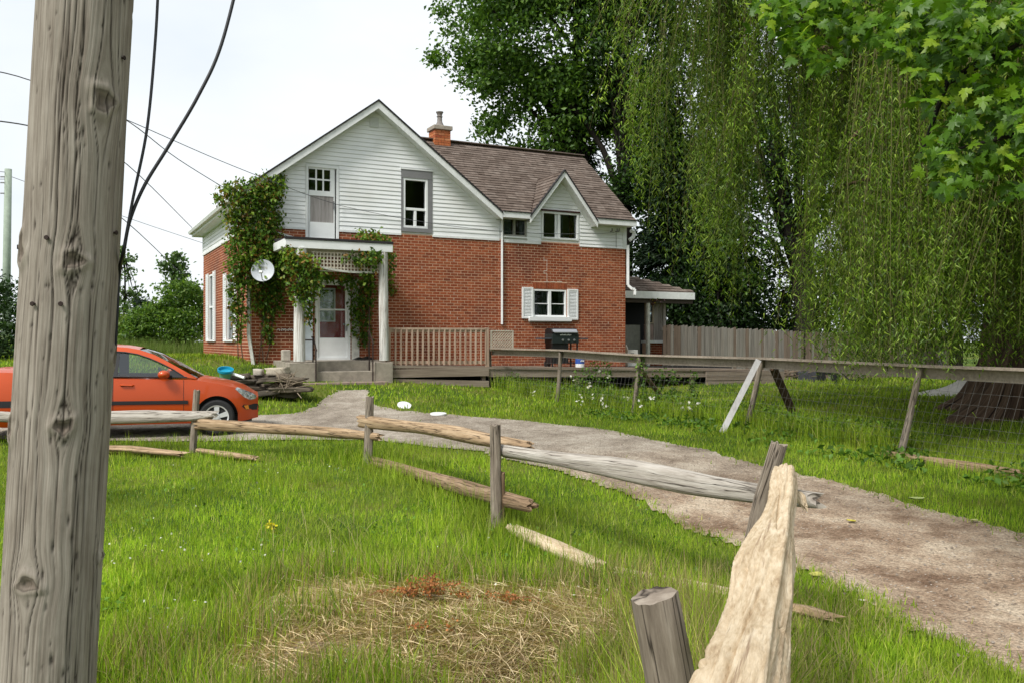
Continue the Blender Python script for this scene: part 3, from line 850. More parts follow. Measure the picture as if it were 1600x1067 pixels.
for q in range(nS):
    w = (sold[1] - sold[0]) / nS
    MB(HW).box(sold[0] + q * w + .004, sold[0] + (q + 1) * w - .004, -.005 + random.uniform(-.001, .001), .02, sold[2] + .02, sold[3] - .012).build('brick', M['brick'], front_wall)

# bright repointed joints and a stepped crack over the kitchen window
mb = MB(HW)
for q in range(46):
    c, d, z = random.choice(bf)
    if z < -.2 or c < 3.0: continue
    mb.box(d + .002, d + .012, -.005, .01, z - .004, z + BH + .004)
x, z = W_KW[0] + .45, W_KW[3] + .24
for q in range(9):
    mb.box(x, x + .012, -.006, .01, z, z + COURSE + .01); z += COURSE
    if q in (2, 3, 7): mb.box(min(x, x + (.1 if q == 3 else -.1)), max(x, x + (.1 if q == 3 else -.1)) + .012, -.006, .01, z - .004, z + .010); x += .1 if q == 3 else -.1
for q in range(3): mb.box(W_KW[0] + .35 + q * .22, W_KW[0] + .53 + q * .22, -.006, .01, W_KW[3] + .215 + .01 * q, W_KW[3] + .232 + .01 * q)
setp(mb.build('mortar_patches', plain('pale_new_mortar', (.70, .62, .54), .9), front_wall), kind='stuff')
# --- upper walls and siding
SL = .745; APS, APZ = 3.2, 6.34
def roof_main(s): return APZ - SL * abs(s - APS)
DSL = 1.25; DAS, DAZ = 8.86, 4.99
def roof_dorm(s): return DAZ - DSL * abs(s - DAS)
def roof_wing(t): return 3.69 + (t + .3) * .81
mb = MB(HW)
# gable body behind the siding, in vertical strips cut round the openings
def strip_top(s):
    z = 3.60
    if s < 6.75: z = max(z, min(roof_main(s) - .14, 6.2)) if s > 0 else z
    if 7.8 < s < 9.92: z = max(z, roof_dorm(s) - .14)
    return z
edges = sorted({0.0, 11.22, 3.2, 6.6, 7.83, 8.86, 9.89} | {v for o in (W_UP, W_W2, W_SM, W_DW) for v in o[:2]} | set(np.arange(.3, 6.6, .45)))
for p, q in zip(edges[:-1], edges[1:]):
    cuts = [o for o in (W_UP, W_W2, W_SM, W_DW) if o[0] - 1e-6 <= p and q <= o[1] + 1e-6]
    zs = [BRT]
    for o in cuts: zs += [max(o[2], BRT), o[3]]
    spans = []
    if cuts:
        o = cuts[0]
        if o[2] > BRT: spans.append((BRT, o[2], o[2]))
        spans.append((o[3], strip_top(p), strip_top(q)))
    else: spans.append((BRT, strip_top(p), strip_top(q)))
    for (a, b1, b2) in spans:
        if min(b1, b2) <= a + .01: continue
        mb.hexa([(p, .012, a), (q, .012, a), (q, .2, a), (p, .2, a), (p, .012, b1), (q, .012, b2), (q, .2, b2), (p, .2, b1)])
mb.box(.012, .2, .2, 8.5, BRT, 3.72)
mb.box(11.02, 11.2, .2, 5.9, BRT, 3.7)
for (ta, tb) in ((.2, 2.8), (2.8, 5.9)):
    za = 3.7 if ta < 1 else 6.05; zb = 6.05 if ta < 1 else 3.7
    mb.hexa([(11.02, ta, 3.7), (11.2, ta, 3.7), (11.2, tb, 3.7), (11.02, tb, 3.7), (11.02, ta, za), (11.2, ta, za), (11.2, tb, zb), (11.02, tb, zb)])
siding = mb.build('siding', M['white'], house)
EXPO = .112
def board(s00, s01, s10, s11, z0, z1):
    MB(HW).hexa([(s00, -.022, z0), (s01, -.022, z0), (s01, .008, z0), (s00, .008, z0), (s10, -.006, z1), (s11, -.006, z1), (s11, .008, z1), (s10, .008, z1)]).build('siding_board', M['siding'], siding)
z = BRT + .004
OP_S = [(W_UP[0] - .01, W_UP[1] + .01, 0, W_UP[3] + .03), (W_W2[0] - .01, W_W2[1] + .01, 0, W_W2[3] + .02), (W_SM[0] - .01, W_SM[1] + .01, W_SM[2] - .06, W_SM[3] + .05), (W_DW[0] - .03, W_DW[1] + .03, 0, W_DW[3] + .06)]
def clip_segs(segs, z0, z1):
    for o in OP_S:
        if o[2] < (z0 + z1) / 2 < o[3]:
            ns = []
            for (c, d) in segs:
                if o[1] <= c or o[0] >= d: ns.append((c, d))
                else:
                    if c < o[0] - .02: ns.append((c, o[0]))
                    if d > o[1] + .02: ns.append((o[1], d))
            segs = ns
    return segs
while z < 6.05:
    z1 = z + EXPO - .002
    if z1 < 3.56:
        for (c, d) in clip_segs([(.035, 6.90), (7.04, 11.12)], z, z1): board(c, d, c, d, z, z1)
    else:
        h0 = (APZ - .15 - z) / SL; h1 = max(.02, (APZ - .15 - z1) / SL)
        a0, a1 = max(.035, APS - h0), max(.035, APS - h1)
        for (c, d) in clip_segs([(a0, APS + h0)], z, z1):
            c1 = a1 if c == a0 else c; d1 = APS + h1 if abs(d - APS - h0) < 1e-6 else d
            board(c, d, c1, d1, z, z1)
        if z1 < DAZ - .18:
            h0 = (DAZ - .17 - z) / DSL; h1 = max(.02, (DAZ - .17 - z1) / DSL)
            for (c, d) in clip_segs([(DAS - h0, DAS + h0)], z, z1):
                c1 = DAS - h1 if abs(c - DAS + h0) < 1e-6 else c; d1 = DAS + h1 if abs(d - DAS - h0) < 1e-6 else d
                board(c, d, c1, d1, z, z1)
    z += EXPO
board(W_DW[1] + .03, 11.12, W_DW[1] + .03, 11.12, BRT - .085, BRT + .002)
z = BRT + .004
while z < 3.66:
    MB(HW).hexa([(-.022, .035, z), (-.022, 8.46, z), (.008, 8.46, z), (.008, .035, z), (-.006, .035, z + EXPO - .002), (-.006, 8.46, z + EXPO - .002), (.008, 8.46, z + EXPO - .002), (.008, .035, z + EXPO - .002)]).build('siding_board', M['siding'], siding)
    z += EXPO
# corner posts and the strip under the boards
MB(HW).box(-.03, .035, -.03, .035, BRT - .06, 3.80).build('corner_post', M['trim'], siding)
MB(HW).box(11.12, 11.25, -.03, .05, BRT - .09, 3.62).build('corner_post', M['trim'], siding)
MB(HW).box(-.03, .03, 8.46, 8.53, BRT - .06, 3.80).build('corner_post', M['trim'], siding)
mb = MB(HW); mb.box(.035, W_UP[0] - .01, -.03, .0, BRT - .055, BRT + .004); mb.box(W_UP[1] + .01, W_W2[0] - .01, -.03, .0, BRT - .055, BRT + .004)
mb.box(W_W2[1] + .01, 6.90, -.03, .0, BRT - .055, BRT + .004); mb.box(7.04, W_DW[0] - .03, -.03, .0, BRT - .09, BRT + .004); mb.box(-.03, .0, .035, 8.46, BRT - .06, BRT + .004)
mb.build('starter_strip', M['trim'], siding)

# --- roof: slabs, edge boards, shingles
def roof_poly(mb, pts, zf, th=.09):
    lo = [(s, t, zf(s, t) - th) for (s, t) in pts]
    mb.prism(lo, (0, 0, th))
mb = MB(HW)
FT = -.33
roof_poly(mb, [(APS, FT), (-.33, FT), (-.33, 8.75), (APS, 8.75)], lambda s, t: APZ - SL * (APS - s))
v_s = 3.39
roof_poly(mb, [(APS, FT), (6.80, FT), (v_s, 2.8), (6.80, 5.95), (6.80, 8.75), (APS, 8.75)], lambda s, t: APZ - SL * (s - APS))
roof_poly(mb, [(6.80, -.33), (7.74, -.33), (DAS, 1.305), (9.98, -.33), (11.38, -.33), (11.38, 2.8), (v_s, 2.8)], lambda s, t: roof_wing(t))
roof_poly(mb, [(v_s, 2.8), (11.38, 2.8), (11.38, 5.95), (6.80, 5.95)], lambda s, t: roof_wing(5.6 - t))
roof_poly(mb, [(DAS, FT), (7.74, FT), (DAS, 1.30)], lambda s, t: DAZ - DSL * (DAS - s))
roof_poly(mb, [(DAS, FT), (DAS, 1.30), (9.98, FT)], lambda s, t: DAZ - DSL * (s - DAS))
roof = mb.build('roof', M['roof_brown'], house)

# shingles as separate tabs
tabs = []
def tab_quad(p00, p10, p11, p01, nrm, lift):
    """four corners bottom-left, bottom-right, top-right, top-left in house coords; thickness along nrm"""
    n = Vector(nrm).normalized()
    lo = [Vector(p) + n * .002 for p in (p00, p10, p11, p01)]
    hi = [Vector(p00) + n * (.019 + lift * 1.6), Vector(p10) + n * (.019 + lift * 1.6), Vector(p11) + n * .005, Vector(p01) + n * .005]
    return [tuple(v) for v in lo + hi]
dirw = Vector((0, 1, .81)).normalized(); nw = (0, -.81, 1)
LEN = 3.13 * math.hypot(1, .81); EX = .145
rows = int(LEN / EX)
for rI in range(rows):
    d0 = rI * EX; d1 = min(LEN, d0 + EX + .02)
    ta = -.33 + d0 * dirw.y; tb = -.33 + d1 * dirw.y
    tm = (ta + tb) / 2
    sl = 6.80 - (tm + .33) * (6.80 - v_s) / 3.13
    x = sl + random.uniform(-.3, 0) - .02
    while x < 11.40:
        w = random.choice((.22, .28, .33, .33)); a, b = max(x + .004, sl), min(x + w - .004, 11.40); x += w
        parts = [(a, b)]
        if tm < 1.28:
            hw = (1.305 - tm) / 1.635 * 1.12
            na, nb = DAS - hw, DAS + hw
            parts = []
            if a < na: parts.append((a, min(b, na)))
            if b > nb: parts.append((max(a, nb), b))
        for (c, e) in parts:
            if e - c < .03: continue
            tabs.append(tab_quad((c, ta, roof_wing(ta)), (e, ta, roof_wing(ta)), (e, tb, roof_wing(tb)), (c, tb, roof_wing(tb)), nw, random.uniform(0, .008)))
# dormer slopes
for sgn in (-1, 1):
    dl = math.hypot(1.12, 1.12 * DSL); nr = int(dl / EX)
    for rI in range(nr + 1):
        d0 = rI * EX; d1 = min(dl, d0 + EX + .02)
        if d1 - d0 < .03: continue
        u0 = 1.12 * (1 - d0 / dl); u1 = 1.12 * (1 - d1 / dl)
        y = FT - random.uniform(0, .2)
        um = (u0 + u1) / 2
        tend = 1.30 - um / 1.12 * 1.63
        while y < tend:
            a, b = max(FT, y + .004), min(y + .33 - .004, tend); y += .33
            if b - a < .03: continue
            f = lambda u, t: (DAS + sgn * u, t, DAZ - DSL * u)
            pts = (f(u0, b), f(u0, a), f(u1, a), f(u1, b)) if sgn < 0 else (f(u0, a), f(u0, b), f(u1, b), f(u1, a))
            tabs.append(tab_quad(*pts, (sgn * DSL, 0, 1), random.uniform(0, .006)))
tabs.sort(key=lambda v: HW(*v[0])[1])
for v in tabs[:300]:
    MB(HW).hexa(v).build('shingle', M['shingle'], roof)
mb = MB(HW)
for v in tabs[300:]: mb.hexa(v)
setp(mb.build('shingles', M['shingle'], roof), kind='stuff')
mb = MB(HW); mb.bar((v_s + .3, 2.8, 6.235), (11.39, 2.8, 6.235), .26, .03); mb.build('ridge_cap', M['shingle'], roof)

# white rake boards with the dark shingle edge over them
def rake(a, b, w=.19, th=.028, t=FT - .002):
    (s0, z0), (s1, z1) = a, b
    MB(HW).hexa([(s0, t - th, z0 - w), (s1, t - th, z1 - w), (s1, t, z1 - w), (s0, t, z0 - w), (s0, t - th, z0), (s1, t - th, z1), (s1, t, z1), (s0, t, z0)]).build('rake_board', M['trim'], roof)
    MB(HW).hexa([(s0, t - th - .03, z0 + .003), (s1, t - th - .03, z1 + .003), (s1, t + .06, z1 + .003), (s0, t + .06, z0 + .003), (s0, t - th - .03, z0 + .05), (s1, t - th - .03, z1 + .05), (s1, t + .06, z1 + .05), (s0, t + .06, z0 + .05)]).build('shingle_edge', M['roof_dark'], roof)
rake((APS, APZ - .02), (-.33, roof_main(-.33) - .02)); rake((APS, APZ - .02), (6.84, roof_main(6.84) - .02))
rake((DAS, DAZ - .02), (7.72, roof_dorm(7.72) - .02), .165); rake((DAS, DAZ - .02), (10.0, roof_dorm(10.0) - .02), .165)
for (a, b) in ((6.86, 7.73), (9.99, 11.40)):
    MB(HW).box(a, b, FT - .03, FT - .002, 3.50, 3.655).build('eave_board', M['trim'], roof)
    MB(HW).box(a, b, FT - .055, FT + .05, 3.66, 3.685).build('shingle_edge', M['roof_dark'], roof)
mb = MB(HW)
mb.box(6.86, 7.74, FT, -.0, 3.50, 3.53); mb.box(9.98, 11.38, FT, -.0, 3.50, 3.53)
for (s0, s1, fn, top) in ((0.0, APS, roof_main, 0), (APS, 6.8, roof_main, 0), (7.76, DAS, roof_dorm, 0), (DAS, 9.96, roof_dorm, 0)):
    k_ = .19
    mb.hexa([(s0, FT, fn(s0) - k_), (s1, FT, fn(s1) - k_), (s1, .0, fn(s1) - k_), (s0, .0, fn(s0) - k_), (s0, FT, fn(s0) - k_ + .02), (s1, FT, fn(s1) - k_ + .02), (s1, .0, fn(s1) - k_ + .02), (s0, .0, fn(s0) - k_ + .02)])
mb.box(-.33, 0, FT, 8.75, 3.50, 3.53)
mb.build('soffit', M['trim'], roof)
# gutter along the left eave
mb = MB(HW); zE = roof_main(-.33)
prof = [(-.34, zE - .02), (-.46, zE - .02), (-.47, zE - .05), (-.44, zE - .13), (-.34, zE - .14)]
n = len(prof)
mb._add([(s, FT, z) for s, z in prof] + [(s, 8.75, z) for s, z in prof], [tuple(range(n)), tuple(range(n, 2 * n))[::-1]] + [(q, q + 1, n + q + 1, n + q) for q in range(n - 1)] + [(n - 1, 0, n, 2 * n - 1)])
mb.build('gutter', M['trim'], roof)
MB(HW).box(-.345, -.325, FT, 8.75, zE - .2, zE - .05).build('eave_board', M['trim'], roof)

# --- chimney and vent pipe
cs, cz = fr(687, 195, 2.8)
mb = MB(HW); mb.box(cs - .25, cs + .25, 2.55, 3.05, 5.7, 6.50)
chim = mb.build('chimney', plain('chimney_mortar', (.42, .20, .10), .9, var=.3, scale=9), house)
for rI in range(10):
    zz = 5.95 + rI * .076
    if zz > 6.45: break
    for q in range(3):
        a = cs - .25 + (q - (.5 if rI % 2 else 0)) * .21
        p, e = max(a, cs - .255), min(a + .2, cs + .255)
        if e - p > .04: MB(HW).box(p, e, 2.538, 2.56, zz, zz + .065).build('brick', M.setdefault('cbrick', piece_mat('orange_brick', [(.36, .10, .035), (.46, .16, .06), (.30, .07, .03), (.5, .22, .10)], .85, 14, .3, .5, 90)), chim)
        a = 2.55 + (q - (.5 if rI % 2 else 0)) * .21
        p, e = max(a, 2.545), min(a + .2, 3.055)
        if e - p > .04: MB(HW).box(cs - .262, cs - .24, p, e, zz, zz + .065).build('brick', M['cbrick'], chim)
MB(HW).box(cs - .31, cs + .31, 2.49, 3.11, 6.50, 6.63).build('chimney_cap', M['concrete'], chim, bevel=.012)
pp = HW(cs, 2.8, 0)
MB().lathe([(.16, 0), (.14, .04), (.085, .16), (.08, .18), (.075, .30), (.10, .33), (.07, .35), (.09, .42), (.115, .45), (.115, .48), (.03, .50)], (pp[0], pp[1], EYE + 6.63), n=12).build('chimney_pot', plain('clay_pot', (.21, .19, .175), .85, var=.35, scale=14), chim, smooth=True)
ps, pz = fr(733, 278, .25)
zr = roof_wing(.25)
p0 = HW(ps, .25, zr - .05)
MB().tube([p0, (p0[0], p0[1], p0[2] + .42)], .042, 10).build('vent_pipe', M['roof_dark'], house, smooth=True)
# gable louvre
g0 = rect(577, 183, 591, 201)
gv = MB(HW).box(g0[0], g0[1], -.035, -.01, g0[2], g0[3]).build('gable_vent', M['trim'], house)
nl = 7
for q in range(nl):
    zz = g0[2] + .02 + q * (g0[3] - g0[2] - .04) / nl
    MB(HW).hexa([(g0[0] + .02, -.055, zz), (g0[1] - .02, -.055, zz), (g0[1] - .02, -.036, zz), (g0[0] + .02, -.036, zz), (g0[0] + .02, -.040, zz + .022), (g0[1] - .02, -.040, zz + .022), (g0[1] - .02, -.036, zz + .022), (g0[0] + .02, -.036, zz + .022)]).build('louvre', M['white'], gv)

# --- downspouts
def pipe(name, pts, w=.075, m='trim', par=house):
    mb = MB()
    for a, b in zip(pts[:-1], pts[1:]): mb.bar(HW(*a), HW(*b), w, w * .8)
    return mb.build(name, M[m], par, bevel=.006)
pipe('downspout', [(6.97, -.05, 3.55), (6.97, -.05, .48)]); 
sd = fr(390, 460, -.25); sb = fr(393, 569, -.25)
pipe('downspout', [(-.08, -.09, 3.3), (-.08, -.09, .15), (-.06, -.10, .0), (.03, -.13, -.62)], .10, 'trim_dirty')
pipe('downspout', [(11.30, -.02, 2.95), (11.30, -.02, 1.72), (11.42, -.08, 1.60), (11.50, -.1, 1.60), (11.50, -.1, 1.42)], .10, 'white')
mb = MB(); mb.tube([HW(11.42, .0, 3.4), HW(11.52, .0, 3.4), HW(11.55, 0, 3.3), HW(11.50, .0, 3.2), HW(11.38, 0, 3.12)], .06, 8); mb.build('gutter_elbow', M['white'], house, smooth=True)

# --- interior so that panes look into rooms
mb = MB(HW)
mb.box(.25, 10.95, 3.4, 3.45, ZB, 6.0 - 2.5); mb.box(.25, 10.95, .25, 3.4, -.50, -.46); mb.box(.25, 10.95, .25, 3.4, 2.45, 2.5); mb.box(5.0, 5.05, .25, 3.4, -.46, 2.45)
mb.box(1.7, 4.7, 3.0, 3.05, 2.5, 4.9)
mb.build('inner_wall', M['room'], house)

# --- windows and doors
def frame(mb, s0, s1, z0, z1, w, t0, t1):
    mb.box(s0, s0 + w, t0, t1, z0, z1); mb.box(s1 - w, s1, t0, t1, z0, z1)
    mb.box(s0 + w, s1 - w, t0, t1, z0, z0 + w); mb.box(s0 + w, s1 - w, t0, t1, z1 - w, z1)
    return mb
def pane(par, s0, s1, z0, z1, t, m='pane'):
    return MB(HW).box(s0, s1, t, t + .006, z0, z1).build('pane', M[m], par)
def cloth(par, s0, s1, z0, z1, t, m='curtain', name='curtain', folds=9):
    mb = MB(); nn = 40; vs = []
    for q in range(nn + 1):
        s = s0 + (s1 - s0) * q / nn; tt = t + .02 * math.sin(q / nn * folds * 6.283)
        vs += [HW(s, tt, z0), HW(s, tt, z1)]
    mb._add(vs, [(2 * q, 2 * q + 2, 2 * q + 3, 2 * q + 1) for q in range(nn)])
    return mb.build(name, M[m], par, smooth=True)
# window with grey surround (white vinyl, one big light over two small)
s0, s1, z0, z1 = W_W2
w = frame(MB(HW), s0 + .05, s1 - .13, z0 + .11, z1 - .22, .06, -.02, .10)
zm = fr(640, 327)[1]; sm = (s0 + .05 + s1 - .13) / 2
w.box(s0 + .11, s1 - .19, .0, .09, zm - .035, zm + .035); w.box(sm - .035, sm + .035, .005, .09, z0 + .17, zm - .035)
win = w.build('window', M['white'], house, bevel=.004)
pane(win, s0 + .11, s1 - .19, zm + .035, z1 - .28, .06); pane(win, s0 + .11, sm - .035, z0 + .17, zm - .035, .06); pane(win, sm + .035, s1 - .19, z0 + .17, zm - .035, .06)
MB(HW).box(s0 + .12, sm - .04, .075, .082, z0 + .18, zm - .04).build('fly_screen', plain('fly_screen', (.10, .085, .08), .9), win)
mb = MB(HW); mb.box(s0, s0 + .048, -.03, .12, z0 + .11, z1 - .222); mb.box(s1 - .128, s1, -.03, .12, z0 + .11, z1 - .222); mb.box(s0, s1, -.035, .12, z1 - .22, z1); mb.box(s0, s1, -.035, .12, z0, z0 + .108)
mb.build('window_surround', M['grey_trim'], win)
MB(HW).box(s0 - .03, s1 + .03, -.05, .0, z1 + .001, z1 + .04).build('drip_cap', M['white'], win)
# small window
s0, s1, z0, z1 = W_SM
w = frame(MB(HW), s0, s1, z0, z1, .05, .0, .10); w.box((s0 + s1) / 2 - .04, (s0 + s1) / 2 + .03, .0, .09, z0 + .05, z1 - .05)
win = w.build('window', plain('grey_cream_frame', (.30, .30, .26), .6, var=.2), house, bevel=.004)
pane(win, s0 + .05, (s0 + s1) / 2 - .04, z0 + .05, z1 - .05, .06); pane(win, (s0 + s1) / 2 + .03, s1 - .05, z0 + .05, z1 - .05, .06)
cloth(win, s0 + .06, (s0 + s1) / 2 - .05, z0 + .05, z1 - .05, .14, folds=3); cloth(win, s1 - .17, s1 - .06, z0 + .05, z1 - .05, .14, folds=2)
MB(HW).box(s0, s1, -.06, .0, z0 - .05, z0 - .005).build('sill', M['white'], win)
# dormer window, horizontal slider
s0, s1, z0, z1 = W_DW
w = frame(MB(HW), s0, s1, z0, z1, .06, -.025, .10); sm = s0 + (s1 - s0) * .47; w.box(sm - .04, sm + .04, -.01, .09, z0 + .06, z1 - .06)
w.box(sm - .12, sm - .06, .03, .09, z0 + .06, z1 - .06)
win = w.build('window', M['white'], house, bevel=.004)
pane(win, s0 + .06, sm - .12, z0 + .06, z1 - .06, .06); pane(win, sm + .04, s1 - .06, z0 + .06, z1 - .06, .06)
cloth(win, s1 - .24, s1 - .08, z0 + .05, z1 - .05, .16, 'orange_curtain', folds=2); cloth(win, sm + .06, sm + .22, z0 + .05, z1 - .05, .16, folds=2)
MB(HW).box(s0 - .03, s1 + .03, -.05, -.02, z1 + .004, z1 + .05).build('drip_cap', plain('dark_red_flashing', (.06, .02, .018), .7), win)
# kitchen window with shutters
s0, s1, z0, z1 = W_KW
w = frame(MB(HW), s0, s1, z0 + .06, z1, .05, .0, .10); sm = (s0 + s1) / 2
w.box(sm - .045, sm + .045, .0, .10, z0 + .11, z1 - .05)
zk = z0 + .06 + (z1 - z0 - .06) * .48
w.box(s0 + .05, sm - .045, .03, .08, zk - .012, zk + .012); w.box(sm + .045, s1 - .05, .03, .08, zk - .012, zk + .012)
win = w.build('window', M['white'], house, bevel=.004)
for (a, b) in ((s0 + .05, sm - .045), (sm + .045, s1 - .05)):
    pane(win, a, b, z0 + .11, zk - .012, .06); pane(win, a, b, zk + .012, z1 - .05, .065)
    cloth(win, a, b, z0 + .1, zk - .02, .16, folds=5); cloth(win, b - .14, b, zk, z1 - .05, .16, folds=2)
sa = fr(825, 500, 0)[0]; sb = fr(891, 500, 0)[0]
MB(HW).box(sa, sb, -.10, .02, z0 - .06, z0 + .058).build('sill', M['white'], win)
MB(HW).box(sa + .02, sb - .02, -.07, .0, z0 - .10, z0 - .062).build('sill_brick', M['concrete'], win)
for (a, b, c, d) in (rect(815, 449, 832, 498), rect(886, 452, 902, 500)):
    sh = frame(MB(HW), a, b, c, d, .05, -.055, -.012).build('shutter', M['white'], win)
    k_ = int((d - c - .1) / .042)
    for q in range(k_):
        zz = c + .052 + q * (d - c - .104) / k_
        pass
    mbs = MB(HW)
    for q in range(k_):
        zz = c + .052 + q * (d - c - .104) / k_
        mbs.hexa([(a + .051, -.05, zz), (b - .051, -.05, zz), (b - .051, -.044, zz), (a + .051, -.044, zz), (a + .051, -.026, zz + .036), (b - .051, -.026, zz + .036), (b - .051, -.020, zz + .036), (a + .051, -.020, zz + .036)])
    mbs.build('louvres', M['white'], win)
    MB(HW).box(a + .05, b - .05, -.018, -.012, c + .05, d - .05).build('shutter_back', M['trim'], win)
# left wall windows: narrow, with white louvred shutters standing proud
for (t0_, t1_, z0, z1) in OPEN_L:
    mb = MB(HW)
    mb.box(.0, .10, t0_, t0_ + .06, z0, z1); mb.box(.0, .10, t1_ - .06, t1_, z0, z1); mb.box(0, .1, t0_ + .06, t1_ - .06, z1 - .06, z1); mb.box(0, .1, t0_ + .06, t1_ - .06, (z0 + z1) / 2 - .03, (z0 + z1) / 2 + .03)
    mb.box(-.08, .1, t0_ - .08, t1_ + .08, z0 - .05, z0)
    win = mb.build('window', M['white'], house)
    MB(HW).box(.05, .056, t0_ + .06, t1_ - .06, z0, z1 - .06).build('pane', M['pane'], win)
    for (a, b) in ((t0_ - .42, t0_ - .02), (t1_ + .02, t1_ + .42)):
        mb = MB(HW); mb.box(-.05, -.012, a, a + .05, z0 - .05, z1 + .05); mb.box(-.05, -.012, b - .05, b, z0 - .05, z1 + .05)
        zz = z0 - .05
        while zz < z1 - .0:
            mb.hexa([(-.05, a + .051, zz), (-.05, b - .051, zz), (-.04, b - .051, zz), (-.04, a + .051, zz), (-.025, a + .051, zz + .05), (-.025, b - .051, zz + .05), (-.014, b - .051, zz + .05), (-.014, a + .051, zz + .05)]); zz += .055
        mb.build('shutter', M['white'], win)
# upper door (balcony door without a balcony)
s0, s1, z0, z1 = W_UP
d = frame(MB(HW), s0, s1, z0, z1, .06, -.03, .10).build('door_frame', M['white'], house)
a0, a1, b0, b1 = rect(483, 261, 523, 376)
ud = MB(HW)
zc = fr(503, 305)[1]; zl = fr(503, 348)[1]; zp = fr(503, 300)[1]; sp_ = fr(516, 300)[0]
ud.box(a0, a1, .0, .04, b0, zl); ud.box(a0, a0 + .028, .0, .04, zl, zc - .03); ud.box(a1 - .028, a1, .0, .04, zl, zc - .03); ud.box(a0, a1, .0, .05, zc - .03, zc + .03); ud.box(sp_, a1, .0, .04, zc + .03, b1); ud.box(a0, sp_, .0, .04, b1 - .05, b1)
ud.box(a0, sp_, .0, .04, zc + .03, zp + .02)
for q in range(1, 3): ud.box(a0 + (sp_ - a0) * q / 3 - .02, a0 + (sp_ - a0) * q / 3 + .02, .0, .04, zp + .02, b1 - .05)
zmm = (zp + b1) / 2; ud.box(a0, sp_, .002, .038, zmm - .02, zmm + .02)
upd = ud.build('upper_door', M['white'], house)
for q in range(3):
    for (u, v) in ((zp + .02, zmm - .02), (zmm + .02, b1 - .05)): pane(upd, a0 + (sp_ - a0) * q / 3 + .02, a0 + (sp_ - a0) * (q + 1) / 3 - .02, u, v, .02)
MB(HW).box(a0 + .03, a1 - .03, .015, .03, zl, zc - .03).build('weathered_panel', wood_mat('flaking_grey_panel', [(.3, (.12, .105, .095)), (.5, (.30, .28, .27)), (.7, (.42, .41, .40))], fine=(16, 16, 1.0), coarse=(6, 6, .5), attr=False, cracks=False), upd)
MB(HW).box(a1 - .055, a1 - .025, -.03, .0, zc - .35, zc - .15).build('handle', M['grey_trim'], upd)
MB(HW).box(s0 - .02, s0 + .02, -.045, -.03, z0, z1).build('trim_strip', M['trim'], d)
# entrance: storm door in front of a red door
s0, s1, z0, z1 = W_DOOR
fz = -.48
fd = frame(MB(HW), s0, s1, fz, z1, .07, -.03, .12).build('door_frame', M['white'], house)
sd = MB(HW); e0, e1 = s0 + .075, s1 - .075
zb_ = fr(515, 528)[1]; zt_ = fr(515, 445)[1]; zm1 = fr(515, 484)[1]
frame(sd, e0, e1, fz + .06, z1 - .08, .055, .0, .04); sd.box(e0 + .055, e1 - .055, .0, .04, fz + .115, zb_); sd.box(e0 + .055, e1 - .055, .005, .035, zm1 - .02, zm1 + .02)
storm = sd.build('storm_door', M['white'], house)
pane(storm, e0 + .055, e1 - .055, zb_, zm1 - .02, .02, 'storm_glass'); pane(storm, e0 + .055, e1 - .055, zm1 + .02, z1 - .135, .02, 'storm_glass')
MB(HW).box(e1 - .05, e1 - .02, -.04, .0, zb_ + .18, zb_ + .30).build('handle', M['metal'], storm)
rd = MB(HW).box(e0 + .01, e1 - .01, .065, .10, fz + .06, z1 - .08).build('entry_door', M['red_door'], house)
wa0, wa1, wb0, wb1 = rect(495, 450, 524, 503, .05)
wmb = frame(MB(HW), wa0, wa1, wb0, wb1, .04, .045, .068); 
for yy in (472, 486): 
    zz = fr(505, yy, .12)[1]; wmb.box(wa0 + .04, wa1 - .04, .048, .066, zz - .015, zz + .015)
wmb.build('door_window_frame', M['white'], rd); MB(HW).box(wa0 + .04, wa1 - .04, .055, .064, wb0 + .04, wb1 - .04).build('pane', glass_mat('door_glass', (.08, .10, .10), .7), rd)
pk = HW(e1 - .085, .065, fr(530, 507, .1)[1]); MB().lathe([(.012, 0), (.012, .03), (.03, .045), (.03, .07), (.01, .08)], pk, (UY, -UX, 0), 10).build('door_knob', M['metal'], rd)
MB(HW).box(s0 - .05, s1 + .05, -.10, .02, fz - .05, fz - .002).build('threshold', plain('worn_threshold', (.12, .10, .08), .8, var=.3), fd)
# panelled boards each side of the entrance
p0 = rect(549, 437, 557, 563); MB(HW).box(p0[0], p0[1] + .06, -.06, -.012, -.49, p0[3]).build('side_board', M['trim_dirty'], fd)
p1 = rect(470, 468, 487, 564); MB(HW).box(p1[0], p1[1], -.10, -.05, -.47, p1[3] + .3).build('side_panel', plain('pale_blue_white_panel', (.50, .56, .60), .5, var=.15, scale=4), fd)
MB(HW).box(p1[0], p1[1], -.108, -.10, fr(478, 531)[1] - .012, fr(478, 531)[1] + .012).build('strap', M['iron'], fd)
# small white scroll ornament beside the porch post
o0 = rect(433, 513, 458, 520)
orn = MB()
for q in range(5):
    cx = o0[0] + (q + .5) * (o0[1] - o0[0]) / 5; cz = (o0[2] + o0[3]) / 2
    pts = [HW(cx + (.05 - .011 * a_) * math.cos(a_ * 1.1) * (1 if q % 2 else -1), -.03, cz + (.05 - .011 * a_) * math.sin(a_ * 1.1)) for a_ in np.linspace(0, 4, 12)]
    orn.tube(pts, .009, 5)
orn.build('scroll_ornament', M['white'], house)
# insulators and wire brackets on the siding at the right corner
mb = MB()
for (px, py) in ((955, 362), (963, 362), (966, 362)):
    p = fr(px, py, -.05); mb.tube([HW(p[0], -.02, p[1]), HW(p[0], -.10, p[1]), HW(p[0], -.10, p[1] + .08)], .02, 6)
p = fr(963, 364, -.05); mb.tube([HW(p[0], -.04, p[1]), HW(p[0], -.04, 2.86)], .008, 5)
mb.build('wire_bracket', M['grey_trim'], house)
